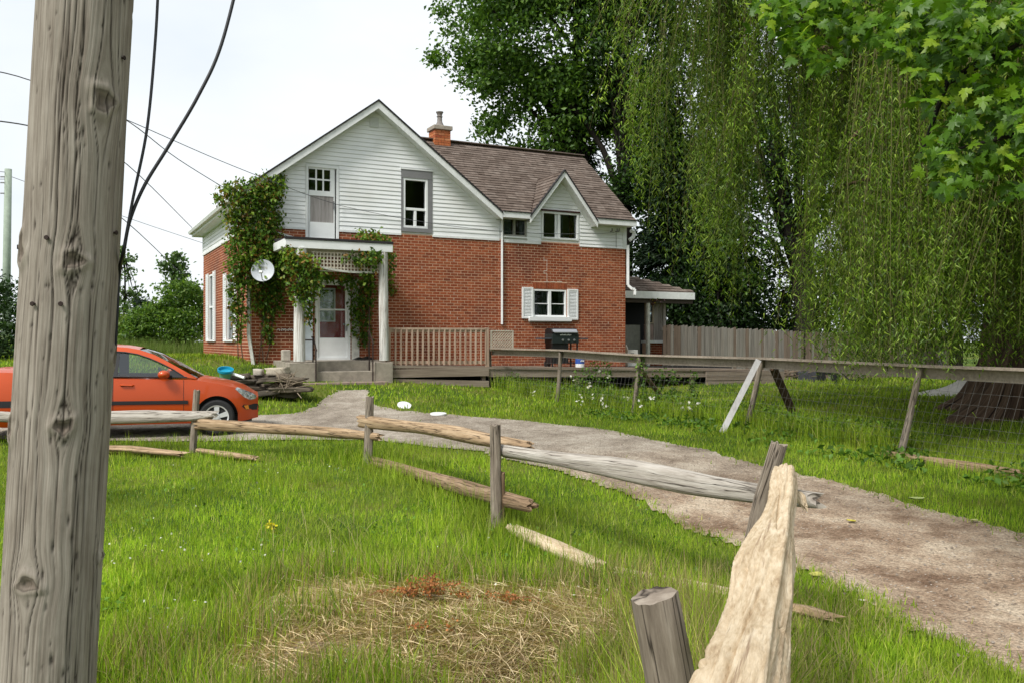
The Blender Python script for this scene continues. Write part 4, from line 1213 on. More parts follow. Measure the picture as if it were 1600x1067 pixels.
# pale sloped flashing strip left above the porch roof
a = fr(424, 361, -.06); b = fr(473, 376, -.06)
MB().bar(HW(a[0], -.05, a[1]), HW(b[0], -.05, b[1]), .03, .05).build('flashing_strip', M['trim'], house)

# ================================================================== FRONT PORCH
porch = thing('front_porch', 'small entrance porch with flat roof, peeling white posts and lattice over the door', 'porch', HW(1.8, -.9, -1.15), HROT)
PT = -1.75
sl = fr(447, 380, PT)[0]; sr = fr(612, 394, PT)[0]
zpr = fr(530, 378, PT)[1]
MB(HW).hexa([(sl, PT, zpr - .03), (sr, PT, zpr - .03), (sr, -.02, zpr + .10), (sl, -.02, zpr + .10), (sl, PT, zpr + .03), (sr, PT, zpr + .03), (sr, -.02, zpr + .16), (sl, -.02, zpr + .16)]).build('porch_roof', M['roof_dark'], porch)
mb = MB(HW); mb.box(sl - .02, sr + .02, PT - .03, PT, zpr - .20, zpr + .0); mb.box(sl - .02, sl + .01, PT, -.02, zpr - .18, zpr + .02); mb.box(sr - .01, sr + .02, PT, -.02, zpr - .18, zpr + .02)
mb.build('fascia', M['white'], porch, bevel=.005)
mb = MB(HW); mb.box(sl - .04, sr + .03, PT - .05, PT + .02, zpr + .003, zpr + .06); mb.build('roofing_edge', M['roof_dark'], porch)
MB(HW).box(sl, sr, PT, -.02, zpr - .19, zpr - .16).build('porch_ceiling', M['trim_dirty'], porch)
for (pxl, nm) in ((469, 0), (599.5, 1)):
    s_, _ = fr(pxl, 560, PT + .08)
    w_ = .125 if nm == 0 else .108
    log_mesh('post', [HW(s_, PT + .08, -.47), HW(s_, PT + .08, zpr - .19)], [w_ * 1.12, w_ * 1.08], M['peeling'], porch, na=16, seg=.08, ridge=.05, lump=.04, seed=5 + nm, ragged=0)
# lattice: bars crossing square
la, lb, lz0, lz1 = rect(490, 396, 590, 426, PT + .05)
nv = 19
for q in range(nv + 1):
    s_ = la + (lb - la) * q / nv
    zb_ = lz0 + .02 + .10 * (1 - (q / nv)) - .06 * math.sin(math.pi * q / nv)
    MB(HW).box(s_ - .016, s_ + .016, PT + .05, PT + .058, zb_, lz1 + .05).build('lattice_strip', M['lattice'], porch)
for q in range(6):
    zz = lz1 + .03 - q * .088
    MB(HW).hexa([(la - .05, PT + .060, zz - .016), (lb + .04, PT + .060, zz - .016), (lb + .04, PT + .068, zz - .016), (la - .05, PT + .068, zz - .016), (la - .05, PT + .060, zz + .016), (lb + .04, PT + .060, zz + .016), (lb + .04, PT + .068, zz + .016), (la - .05, PT + .068, zz + .016)]).build('lattice_strip', M['lattice'], porch)
mb = MB()
pts = [HW(la + (lb - la) * q / 12, PT + .055, lz0 + .02 + .10 * (1 - q / 12) - .06 * math.sin(math.pi * q / 12) - .015) for q in range(13)]
for a, b in zip(pts[:-1], pts[1:]): mb.bar(a, b, .05, .05)
mb.build('lattice_edge', M['trim_dirty'], porch)
# concrete platform and steps
mb = MB(HW); mb.box(sl + .06, sr + .02, -1.35, -.012, -1.4, -.475)
mb.box(sl + .06, fr(496, 580, -1.75)[0], PT - .05, -1.35, -1.4, -.50); mb.box(fr(585, 580, -1.75)[0], sr + .02, PT - .05, -1.35, -1.4, -.51)
mb.build('platform', M['concrete'], porch, bevel=.012)
e0, e1 = fr(496, 580, -1.75)[0], fr(585, 580, -1.75)[0]
MB(HW).box(e0, e1, PT, -1.35, -1.4, -.72).build('step', M['concrete'], porch, bevel=.012)
MB(HW).box(fr(470, 600, -2.0)[0], fr(604, 600, -2.0)[0], PT - .38, PT - .052, -1.5, -.97).build('step', plain('reddish_concrete', (.27, .20, .165), .9, var=.3, scale=6, bump=.5, bscale=40), porch, bevel=.012)
MB(HW).box(e0, e1, PT - .06, PT, -1.4, -.955).build('step', M['concrete'], porch)
# iron handrails
for (pa, pb, ya, yb) in ((489, 494, 528, 544), (577, 583, 519, 534)):
    A = fr(pa, 583, -1.4); B = fr(pb, 595, PT - .1)
    za, zb_ = fr(pa, ya, -1.4)[1], fr(pb, yb, PT - .1)[1]
    mb = MB(); mb.tube([HW(A[0], -1.40, -.72), HW(A[0], -1.40, za)], .017, 6); mb.tube([HW(B[0], PT - .08, -.97), HW(B[0], PT - .08, zb_)], .017, 6)
    mb.tube([HW(A[0], -1.3, za + .02), HW(A[0], -1.42, za), HW(B[0], PT - .07, zb_), HW(B[0], PT - .13, zb_ - .06)], .02, 6)
    mb.build('handrail', M['iron'], porch, smooth=True)
p = fr(577, 480, -1.3); MB().tube([HW(p[0], -1.3, -.47), HW(p[0], -1.3, p[1])], .012, 6).build('pole', M['iron'], porch)
# things on the porch
b0 = fr(446, 558, -1.1)
mb = MB(HW); mb.box(b0[0] - .09, b0[0] + .11, -1.2, -1.0, -.47, -.20)
setp(mb.build('concrete_block', M['concrete_pale'], None, HW(b0[0], -1.1, -.47), bevel=.02), 'sandy concrete block on the porch edge left of the post', 'block')
mb = MB(HW); rr_ = fr(572, 560, -.9)
n_ = 14; vs = []
for i_ in range(n_ + 1):
    for j_ in range(6):
        u = i_ / n_; v = j_ / 5
        vs.append((rr_[0] - .35 + .55 * u, -1.15 + .45 * v, -.455 + (.09 * math.sin(math.pi * u) * math.sin(math.pi * v) * (1 + .5 * math.sin(7 * u + 3 * v)))))
mb._add(vs, [(i_ * 6 + j_, i_ * 6 + j_ + 1, i_ * 6 + j_ + 7, i_ * 6 + j_ + 6) for i_ in range(n_) for j_ in range(5)])
setp(mb.build('door_mat', M['black_plastic'], None, HW(rr_[0], -.9, -.47), smooth=True), 'black crumpled mat on the porch floor right of the door', 'mat')
# ================================================================== SATELLITE DISH
dp = HW(fr(411, 424, -.55)[0], -.55, fr(411, 424, -.55)[1])
dish = thing('satellite_dish', 'round grey satellite dish among the vine beside the porch', 'satellite dish', (dp[0], dp[1], dp[2] - .3))
dn = Vector((.10, -1, .22)).normalized()
R_ = .275
prof = [(R_ * q / 8, .055 * (q / 8) ** 2) for q in range(1, 9)]
mb = MB(); mb.lathe([(.004, 0)] + prof + [(R_ + .006, .05)] + [(R_ * q / 8 + .004, .055 * (q / 8) ** 2 - .012) for q in range(8, 0, -1)], dp, dn, 28)
mb.build('reflector', plain('dish_grey', (.50, .53, .57), .45, var=.06), dish, smooth=True)
f0 = Vector(dp) + dn * .30 + Vector((0, 0, -.11)); b0_ = Vector(dp) + Vector((0, 0, -.28)) + dn * .03
mb = MB(); mb.tube([b0_, f0], .012, 6); mb.build('arm', M['metal'], dish)
mb = MB(); mb.bar(f0 - dn * .02, f0 + dn * .05, .085, .06); mb.build('receiver', M['white'], dish, bevel=.008)
mb = MB(); mb.lathe([(.02, 0), (.022, .01)], f0 - dn * .035, dn, 10); mb.build('receiver_cap', M['cable'], dish)
mb = MB(); w0 = HW(fr(411, 424, -.55)[0] + .1, -.01, dp[2] - EYE - .25)
mb.tube([Vector(dp) - dn * .02, Vector(dp) - dn * .12, Vector((dp[0], dp[1], dp[2] - .25)) - dn * .12, w0], .02, 7); mb.build('mount', M['metal'], dish)
# faded print on the dish: olive marks, too worn to read
mb = MB(); dx = Vector((1, .1, 0)).normalized(); dz = dn.cross(dx) * -1
if dz.z < 0: dz = -dz
for q in range(9):
    u = -.10 + q * .024; v0 = .085 + .012 * math.sin(q * 2.3); hh = .028 + .014 * math.sin(q * 4.1)
    p = Vector(dp) + dx * u + dz * v0 + dn * (.055 * ((u * u + v0 * v0) / R_ ** 2) + .003)
    mb.bar(p - dz * hh, p + dz * hh, .011, .004, up=dn)
mb.build('worn_print', plain('olive_print', (.25, .25, .15), .6), dish)
# ================================================================== WOODEN DECK (ramp from the porch along the wall to a short stair)
deck = thing('wooden_deck', 'long low weathered deck and ramp along the brick wall with a tan balustrade', 'deck', HW(6, -.9, -1.2), HROT)
D0 = 3.08; D1 = 15.2; DT = -1.58
def zdeck(s): return -.60 - .27 * (s - D0) / (D1 - D0)
nb = 11; bw = 1.52 / nb
for q in range(nb):
    t0 = DT + .02 + q * bw; j = random.uniform(-.004, .004)
    s0 = D0 + random.uniform(0, .03); s1 = D1 - random.uniform(0, .05)
    if t0 + bw > -.03: t0 -= .02
    MB(HW).hexa([(s0, t0 + .004, zdeck(s0) - .04 + j), (s1, t0 + .004, zdeck(s1) - .04 + j), (s1, t0 + bw - .004, zdeck(s1) - .04 + j), (s0, t0 + bw - .004, zdeck(s0) - .04 + j),
                 (s0, t0 + .004, zdeck(s0) + j), (s1, t0 + .004, zdeck(s1) + j), (s1, t0 + bw - .004, zdeck(s1) + j), (s0, t0 + bw - .004, zdeck(s0) + j)]).build('deck_board', M['deck'], deck)
def skirt(s0, s1, za0, za1, zb0, zb1, t=DT, th=.035, m='deck', nm='skirt_board'):
    MB(HW).hexa([(s0, t - th, za0), (s1, t - th, za1), (s1, t, za1), (s0, t, za0), (s0, t - th, zb0), (s1, t - th, zb1), (s1, t, zb1), (s0, t, zb0)]).build(nm, M[m], deck)
s66 = fr(763, 590, DT)[0]
skirt(D0, s66, -.90, -.90, -.69, -.69); skirt(D0, D1, zdeck(D0) - .06, zdeck(D1) - .06, zdeck(D0) + .004, zdeck(D1) + .004, t=DT + .02)
skirt(D0 + .05, s66, -1.04, -1.20, -.93, -1.03, t=DT - .005)
skirt(s66, D1, -.93, -1.10, -.72, -.93, t=DT + .05)
for s_ in (s66 - .1, 8.6, 10.6, 12.6, 14.6): MB(HW).box(s_ - .05, s_ + .05, DT + .06, DT + .16, -1.6, zdeck(s_) - .05).build('support_post', M['deck'], deck)
MB(HW).box(D0, D1, -.25, -.15, -1.5, -.75).build('underside_shade', M['dark'], deck)  # near-black sheet: the shade under the deck put into colour
# balustrade
bs0 = fr(606, 540, DT)[0]; bs1 = fr(763, 540, DT)[0]
zt = fr(680, 512, DT)[1]; zt0, zt1 = fr(606, 512, DT)[1], fr(763, 512.5, DT)[1]
def hb(s0, s1, t0, t1, a0, a1, h): return [(s0, t0, a0), (s1, t0, a1), (s1, t1, a1), (s0, t1, a0), (s0, t0, a0 + h), (s1, t0, a1 + h), (s1, t1, a1 + h), (s0, t1, a0 + h)]
MB(HW).hexa(hb(bs0, bs1, DT + .0, DT + .09, zt0 - .05, zt1 - .05, .05)).build('top_rail', M['baluster'], deck)
MB(HW).hexa(hb(bs0, bs1, DT + .035, DT + .07, zt0 - .12, zt1 - .12, .07)).build('rail', M['baluster'], deck)
MB(HW).hexa(hb(bs0, bs1, DT + .035, DT + .07, -.56, -.58, .08)).build('rail', M['baluster'], deck)
nb = 19
for q in range(nb):
    s_ = bs0 + .06 + (bs1 - bs0 - .12) * q / (nb - 1)
    x = random.uniform(-.008, .008)
    MB(HW).hexa([(s_ - .02 + x, DT + .0, -.60), (s_ + .02 + x, DT + .0, -.60), (s_ + .02 + x, DT + .034, -.60), (s_ - .02 + x, DT + .034, -.60),
                 (s_ - .02, DT + .0, zt1 - .055), (s_ + .02, DT + .0, zt1 - .055), (s_ + .02, DT + .034, zt1 - .055), (s_ - .02, DT + .034, zt1 - .055)]).build('baluster', M['baluster'], deck)
for s_ in (bs0 - .0, bs1 - .02): MB(HW).box(s_ - .045, s_ + .045, DT - .0, DT + .09, -.9, zt1 + .01).build('rail_post', M['baluster'], deck)
# lattice panel right of the balustrade
ls0, ls1, lz0, lz1 = rect(767, 516, 803, 545, DT)
mb = frame(MB(HW), ls0, ls1, lz0 - .05, lz1, .035, DT + .02, DT + .06)
lat = mb.build('lattice_panel', M['lattice'], deck)
for sg in (1, -1):
    for q in range(-7, 13):
        c = ls0 + q * (ls1 - ls0) / 9
        h = lz1 - lz0
        pts = []
        for (zz) in (lz0, lz1):
            pts.append((c + (zz - lz0) * sg + (0 if sg > 0 else (ls1 - ls0) * .3), zz))
        (sa, za), (sb_, zb_) = pts
        # clip to panel
        def cl(sa, za, sb_, zb_):
            if sa == sb_: return None
            out = []
            for (s_, z_) in ((sa, za), (sb_, zb_)):
                if s_ < ls0 + .03: z_ = za + (zb_ - za) * (ls0 + .03 - sa) / (sb_ - sa); s_ = ls0 + .03
                if s_ > ls1 - .03: z_ = za + (zb_ - za) * (ls1 - .03 - sa) / (sb_ - sa); s_ = ls1 - .03
                out.append((s_, z_))
            if abs(out[0][0] - out[1][0]) < .03 or not all(lz0 - .01 <= z_ <= lz1 + .01 for _, z_ in out): return None
            return out
        r_ = cl(sa, za, sb_, zb_)
        if r_: 
            tt = DT + (.034 if sg > 0 else .044)
            MB(HW).bar((r_[0][0], tt, r_[0][1]), (r_[1][0], tt, r_[1][1]), .008, .022, up=(0, 0, 1)).build('lattice_strip', M['lattice'], lat)
# stair at the far end
for q in range(3):
    s_ = D1 + q * .30; zz = zdeck(D1) - .03 - q * .155
    MB(HW).box(s_ - .02, s_ + .32, DT - .05, -.02, zz - .045, zz).build('stair_tread', M['deck'], deck)
    MB(HW).box(s_ + .27, s_ + .295, DT - .03, -.04, zz - .17, zz - .047).build('stair_riser', M['deck'], deck)
mb = MB(HW); mb.hexa([(D1 - .02, DT - .09, -1.5), (D1 + .98, DT - .09, -1.5), (D1 + .98, DT - .055, -1.5), (D1 - .02, DT - .055, -1.5), (D1 - .02, DT - .09, -.92), (D1 + .98, DT - .09, -1.38), (D1 + .98, DT - .055, -1.38), (D1 - .02, DT - .055, -.92)]); mb.build('stair_stringer', M['deck'], deck)
for q in range(3): 
    skirt(13.0, D1 + .9 - q * .0, -1.02 - q * .14, -1.06 - q * .14, -.90 - q * .14, -.94 - q * .14, t=DT - .06)

# ================================================================== SIDE PORCH (lean-to behind the right end)
ST = 1.5
def sr_(px, py, t=ST): return fr(px, py, t)
sp0 = HW(12.4, ST, -1.0)
sporch = thing('side_porch', 'dark lean-to porch with low brown hip roof at the right end of the brick house', 'porch', sp0, HROT)
e0 = 11.24; e1 = sr_(1072, 460)[0] + .05; ze = sr_(1040, 461)[1]
zhi = fr(980, 420, 2.4)[1]
mb = MB(HW)
T2 = 5.0
# hip roof: eaves at front and right, high against the house
P = [(e0, ST - .35, ze + .0), (e1, ST - .35, ze), (e1, T2, ze), (e0, T2, ze), (e0, ST + 1.2, zhi), (e0, T2 - .6, zhi)]
P2 = [(a, b, c + .09) for a, b, c in P]
mb._add(P + P2, [(6, 7, 10), (7, 8, 11, 10), (8, 9, 11), (0, 1, 7, 6), (1, 2, 8, 7), (2, 3, 9, 8), (0, 6, 10, 4), (4, 10, 11, 5), (5, 11, 9, 3), (1, 0, 4), (1, 4, 5, 2), (2, 5, 3)])
spr = mb.build('roof', M['roof_brown'], sporch)
tb = []
slope = (zhi - ze) / 1.55; nn = (0, -slope, 1)
for rI in range(11):
    d0, d1 = rI * .145, rI * .145 + .16
    ta, tbb = ST - .35 + d0, min(ST + 1.2, ST - .35 + d1)
    send = e1 - (e1 - e0) * (d0) / 1.55
    x = e0 + random.uniform(-.2, 0)
    while x < send:
        a, b = max(x, e0), min(x + .32, send); x += .33
        if b - a > .05:
            f = lambda s, t: (s, t, ze + .09 + slope * (t - ST + .35))
            MB(HW).hexa(tab_quad(f(a, ta), f(b, ta), f(b, tbb), f(a, tbb), nn, random.uniform(0, .006))).build('shingle', M['shingle'], spr)
mb = MB(HW); mb.box(e0, e1 + .02, ST - .385, ST - .352, ze - .16, ze + .07); mb.box(e1, e1 + .033, ST - .352, T2, ze - .16, ze + .07); mb.build('fascia', M['trim'], sporch)
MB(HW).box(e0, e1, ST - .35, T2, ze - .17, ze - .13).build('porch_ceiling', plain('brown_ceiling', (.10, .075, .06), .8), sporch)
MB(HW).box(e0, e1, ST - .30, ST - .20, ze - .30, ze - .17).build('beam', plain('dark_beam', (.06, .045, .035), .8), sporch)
c0 = sr_(1005.5, 500)[0]
MB(HW).box(c0 - .05, c0 + .05, ST - .3, ST - .2, -1.3, ze - .3).build('post', M['trim_dirty'], sporch)
d0_, d1_ = e0, sr_(1002, 500)[0]
zd = sr_(990, 508)[1]
MB(HW).box(d0_, d1_ - .06, ST - .02, ST + .03, -1.3, zd).build('screen_board', plain('grey_green_board', (.20, .205, .185), .8, var=.2), sporch)
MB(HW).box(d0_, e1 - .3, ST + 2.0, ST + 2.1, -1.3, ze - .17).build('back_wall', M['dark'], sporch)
w0_, w1_ = sr_(1008, 500)[0] + .02, sr_(1033, 500)[0]
zk = sr_(1020, 534)[1]
mb = MB(HW).box(w0_, w1_, ST - .05, ST + .2, -1.4, zk - .04); kw = mb.build('knee_wall', M['mortar'], sporch)
zz = zk - .04 - BH; rI = 0
while zz > -1.3:
    a = w0_ - (PITCH / 2 if rI % 2 else 0)
    while a < w1_:
        p, q = max(a, w0_), min(a + BL, w1_)
        if q - p > .03: MB(HW).box(p, q, ST - .06, ST - .03, zz, zz + BH).build('brick', M['brick'], kw)
        a += PITCH
    zz -= COURSE; rI += 1
MB(HW).box(w0_ - .03, w1_ + .03, ST - .12, ST + .22, zk - .04, zk + .05).build('sill', M['trim'], sporch)
m1 = sr_(1021, 500)[0]
MB(HW).box(w0_, m1, ST + .0, ST + .1, zk + .05, sr_(1015, 507)[1]).build('wall_panel', plain('pinkish_panel', (.28, .21, .18), .8, var=.25, scale=6), sporch)
nbd = 4
for q in range(nbd):
    a = m1 + (w1_ - m1 + .06) * q / nbd
    MB(HW).box(a + .004, a + (w1_ - m1 + .06) / nbd - .004, ST - .01, ST + .09, zk + .05, ze - .17).build('wall_board', M['fence_grey'], sporch)
wz0, wz1 = sr_(1015, 506)[1], sr_(1015, 470)[1]
mb = frame(MB(HW), w0_, m1 - .01, wz0, wz1, .04, ST - .02, ST + .06); mb.box((w0_ + m1) / 2 - .015, (w0_ + m1) / 2 + .015, ST, ST + .05, wz0 + .04, wz1 - .04); mb.box(w0_ + .04, m1 - .05, ST, ST + .05, (wz0 + wz1) / 2 - .015, (wz0 + wz1) / 2 + .015)
pw = mb.build('window', plain('tan_window_frame', (.33, .27, .19), .7, var=.2), sporch); MB(HW).box(w0_ + .04, m1 - .05, ST + .02, ST + .028, wz0 + .04, wz1 - .04).build('pane', M['pane'], pw)
MB(HW).box(w0_, m1, ST + .0, ST + .1, wz1, ze - .17).build('wall_panel', plain('tan_panel', (.30, .24, .17), .8, var=.25, scale=6), sporch)
MB(HW).box(w1_ + .06, w1_ + .16, ST - .05, ST + .05, -1.4, ze - .17).build('corner_board', M['fence_grey'], sporch)
# hanging flower basket
hb_ = sr_(1020, 472, ST - .25); hp = HW(hb_[0], ST - .22, hb_[1])
bk = thing('flower_basket', 'hanging basket of yellow flowers under the eave of the side porch', 'flower basket', (hp[0], hp[1], hp[2] - .12))
mb = MB(); mb.lathe([(.06, -.12), (.11, -.04), (.12, 0), (.11, -.005)], hp, n=12); mb.build('basket', plain('dark_basket', (.06, .03, .02), .8), bk, smooth=True)
mb = MB()
for a in (0, 2.1, 4.2): mb.tube([(hp[0] + .11 * math.cos(a), hp[1] + .11 * math.sin(a), hp[2]), (hp[0], hp[1], hp[2] + .25)], .003, 4)
mb.tube([(hp[0], hp[1], hp[2] + .25), (hp[0], hp[1], EYE + ze - .17)], .004, 4)
mb.build('hanger', M['iron'], bk)
P = np.array(hp) + rng.normal(size=(120, 3)) * np.array([.10, .10, .06]) + np.array([0, 0, .05])
leaf_cloud('flowers', P, .06, [(.55, .40, .03), (.12, .03, .02), (.08, .14, .03), (.18, .06, .12)], M['leaf'], bk, .8)
# white box by the house corner
bx = fr(984, 547, .35); 
cb = thing('white_box', 'small white box standing by the right end of the brick wall', 'box', HW(bx[0], .4, zdeck(11.5)), HROT)
mb = frame(MB(HW), bx[0] - .14, bx[0] + .20, zdeck(11.5), -.26, .001, .25, .55) if False else MB(HW).box(bx[0] - .14, bx[0] + .24, .25, .55, zdeck(11.5), -.26)
mb.build('carton', plain('white_card', (.62, .62, .58), .7, var=.1), cb, bevel=.005)
MB(HW).box(bx[0] - .03, bx[0] + .09, .244, .25, -.40, -.36).build('hand_hole', M['dark'], cb)
MB(HW).hexa([(bx[0] - .14, .25, -.26), (bx[0] - .12, .25, -.26), (bx[0] - .12, .55, -.26), (bx[0] - .14, .55, -.26), (bx[0] - .20, .25, -.10), (bx[0] - .18, .25, -.10), (bx[0] - .18, .55, -.10), (bx[0] - .20, .55, -.10)]).build('flap', M['white'], cb)

# ================================================================== GAS GRILL
gs = fr(880, 540, -.75)
zg = zdeck(gs[0])
grill = thing('gas_grill', 'black gas barbecue with a silver lid front standing on the deck under the shuttered window', 'grill', HW(gs[0], -.75, zg), HROT)
g0_, _ = fr(855, 540, -.75); g1_, _ = fr(900, 540, -.75)
zt_ = fr(880, 513, -.75)[1]; zc_ = fr(880, 522, -.75)[1]; zp_ = fr(880, 533, -.75)[1]
A_, B_ = g0_ + .05, g1_ - .05
mb = MB(HW); pr = [(-.95, zc_), (-.97, zc_ + .05), (-.90, zc_ + .13), (-.78, zt_), (-.62, zt_), (-.53, zc_ + .10), (-.52, zc_)]
n = len(pr); mb._add([(A_, t, z) for t, z in pr] + [(B_, t, z) for t, z in pr], [tuple(range(n)), tuple(range(n, 2 * n))[::-1]] + [(q, (q + 1) % n, n + (q + 1) % n, n + q) for q in range(n)])
mb.build('lid', M['black_plastic'], grill, bevel=.006)
mb = MB(HW).hexa([(A_ + .03, -.975, zc_ + .052), (B_ - .03, -.975, zc_ + .052), (B_ - .03, -.965, zc_ + .05), (A_ + .03, -.965, zc_ + .05), (A_ + .03, -.905, zc_ + .132), (B_ - .03, -.905, zc_ + .132), (B_ - .03, -.895, zc_ + .125), (A_ + .03, -.895, zc_ + .125)])
mb.build('lid_panel', plain('brushed_steel', (.45, .45, .47), .3, .8), grill)
MB(HW).box(A_ + .05, B_ - .05, -1.02, -.99, zc_ + .025, zc_ + .05).build('handle', M['metal'], grill)
MB(HW).box(A_ - .01, B_ + .01, -.98, -.52, zp_ - .06, zc_ - .002).build('firebox', plain('dark_green_black', (.02, .028, .028), .4), grill, bevel=.005)
for q in range(3):
    s_ = A_ + (B_ - A_) * (.38 + q * .22); p = HW(s_, -.98, zp_ + .03); MB().lathe([(.03, 0), (.028, .03), (.012, .035)], p, (UY, -UX, 0), 12).build('knob', M['metal'], grill)
# maker's plate: small white marks too blurred to read
mb = MB(HW)
for q in range(11): mb.box(A_ + .24 + q * .034, A_ + .263 + q * .034, -.984, -.98, zc_ - .045, zc_ - .015 + .006 * (q % 3))
mb.build('name_plate', M['white'], grill)
for (a, b) in ((A_ - .34, A_ - .015), (B_ + .015, B_ + .34)): MB(HW).box(a, b, -.95, -.58, zp_ + .05, zp_ + .09).build('side_shelf', plain('blue_grey_shelf', (.05, .06, .075), .5), grill, bevel=.006)
MB(HW).box(A_, A_ + (B_ - A_) * .62, -.95, -.55, zg + .10, zp_ - .06).build('cabinet', M['black_plastic'], grill)
for s_ in (A_ + .02, B_ - .02):
    for t in (-.93, -.57): MB(HW).box(s_ - .018, s_ + .018, t - .018, t + .018, zg, zp_ - .06).build('leg', M['black_plastic'], grill)
MB(HW).box(A_ + .02, B_ - .02, -.93, -.57, zg + .10, zg + .13).build('bottom_shelf', M['black_plastic'], grill)
for s_ in (A_ + .0, A_ + .10): MB().lathe([(.02, 0), (.085, .0), (.085, .04), (.02, .04)], HW(s_, -.55, zg + .085), (UX, UY, 0), 14).build('wheel', M['black_plastic'], grill)
# tub beside it
ts = fr(906, 575, -1.0)
tub = thing('plastic_tub', 'blue and white plastic tub on the deck beside the barbecue', 'tub', HW(ts[0], -1.0, zdeck(ts[0])))
p = HW(ts[0], -1.0, zdeck(ts[0]))
MB().lathe([(.10, 0), (.125, .0), (.13, .10)], p, n=16).build('base', M['white'], tub, smooth=True)
MB().lathe([(.131, .10), (.138, .27)], p, n=16).build('label_band', plain('blue_label', (.03, .09, .38), .5, var=.2), tub, smooth=True)
MB().lathe([(.138, .27), (.142, .33), (.15, .33), (.15, .37), (.02, .375)], p, n=16).build('lid', plain('pale_blue_lid', (.42, .48, .56), .5), tub, smooth=True)
mb = MB(HW)
for q in range(5): mb.box(ts[0] - .06 + q * .025, ts[0] - .045 + q * .025, -1.0 - .142, -1.0 - .134, zdeck(ts[0]) + .16 + .01 * (q % 2), zdeck(ts[0]) + .20 + .01 * (q % 3))
mb.build('label_print', M['white'], tub)

# ================================================================== PRIVACY FENCE (board by board)
fa = np.array(PW(1036, 0, 29.2)[:2]); fb = np.array(PW(1256, 0, 33.0)[:2]); fdv = (fb - fa) / np.linalg.norm(fb - fa)
def privacy(name, label, a, n, bw, top0, top1, mats, gap=.008, rails=True):
    root = thing(name, label, 'fence', (a[0], a[1], G(a[0], a[1])), 0)
    for q in range(n):
        p = a + fdv * (q * bw); gz = G(p[0], p[1]) - .03
        zt = EYE + top0 + (top1 - top0) * q / n + random.uniform(-.03, .02)
        lean = random.uniform(-.012, .012); off = random.uniform(-.012, .012)
        q0 = p + fdv * gap; q1 = p + fdv * (bw - gap); nv = np.array([fdv[1], -fdv[0]]) * .022; o_ = np.array([fdv[1], -fdv[0]]) * off
        B = [tuple(q0 + nv + o_), tuple(q1 + nv + o_), tuple(q1 - nv * 0 + o_), tuple(q0 - nv * 0 + o_)]
        v = [(x, y, gz) for x, y in B] + [(x + lean * fdv[0], y + lean * fdv[1], zt - (.03 if i_ in (0, 3) else 0)) for i_, (x, y) in enumerate(B)]
        MB().hexa(v).build('board', random.choice(mats), root)
    for h in (.35, 1.35):
        p0 = a; p1 = a + fdv * n * bw; nv = np.array([-fdv[1], fdv[0]]) * .04
        MB().bar((p0[0] + nv[0], p0[1] + nv[1], G(*p0) + h), (p1[0] + nv[0], p1[1] + nv[1], G(*p1) + h), .04, .09).build('rail', M['fence_grey'], root)
    return root
M['fence_grey2'] = wood_mat('pale_grey_fence_wood', [(.3, (.15, .13, .11)), (.5, (.28, .25, .215)), (.7, (.38, .35, .31))], fine=(30, 30, 1.3), coarse=(6, 6, .4), attr=False, cracks=False)
M['fence_brown'] = wood_mat('brown_fence_wood', [(.3, (.10, .07, .05)), (.5, (.20, .15, .115)), (.7, (.30, .235, .18))], fine=(30, 30, 1.3), coarse=(6, 6, .4), attr=False, cracks=False)
nfen = int(np.linalg.norm(fb - fa) / .155)
privacy('board_fence', 'tall grey weathered board fence running right from the side porch behind the lawn', fa, nfen, .155, .56, .38, [M['fence_grey'], M['fence_grey'], M['fence_grey2'], M['fence_brown']])
privacy('board_fence', 'tan board fence half hidden behind the hanging willow branches', fb + fdv * .1, 60, .16, .36, .30, [M['fence_brown'], M['fence_brown'], M['fence_grey']])

# ================================================================== WIRE FENCE along the right side of the drive
wf_pts = [(-.6, 23.75), (1.03, 21.0), (2.44, 18.3), (4.09, 15.8), (5.35, 12.4), (6.6, 9.2), (7.7, 6.2)]
tops_px = [(765, 545), (876, 548), (1000, 556), (1190, 561), (1438, 573)]
wire = thing('wire_fence', 'leaning paddock fence with wooden posts, plank top rail and wire mesh beside the drive', 'fence', (2.44, 18.3, G(2.44, 18.3)))
tops = []
for q, (x, y) in enumerate(wf_pts):
    if q < 5: tops.append(PW(*tops_px[q], y + (-.05)))
    else: tops.append((x + .25, y, EYE - .36))
for q, (x, y) in enumerate(wf_pts):
    b = (x, y, G(x, y) - .3); t = tops[q]
    pts = [b, ((b[0] + t[0]) / 2 + .02, y, (b[2] + t[2]) / 2), (t[0], t[1], t[2] - .02)]
    log_mesh('post', pts, [.052, .048, .043], M['post_grey'], wire, na=12, seg=.09, ridge=.05, lump=.07, seed=20 + q, ragged=.01)
for q in range(len(tops) - 1):
    a, b = Vector(tops[q]), Vector(tops[q + 1])
    d = (b - a).normalized(); nrm = Vector((d.y, -d.x, 0)).normalized()
    if nrm.y > 0: nrm = -nrm
    sag = Vector((0, 0, -.015))
    MB().bar(a + Vector((0, 0, .015)) - d * .03, b + Vector((0, 0, .015)) + d * .03 + sag * .0, .14, .035).build('cap_plank', M['rail_board'], wire)
    MB().bar(a - nrm * .075 - Vector((0, 0, .085)), b - nrm * .075 - Vector((0, 0, .085)), .032, .145).build('rail_board', M['rail_board'], wire)
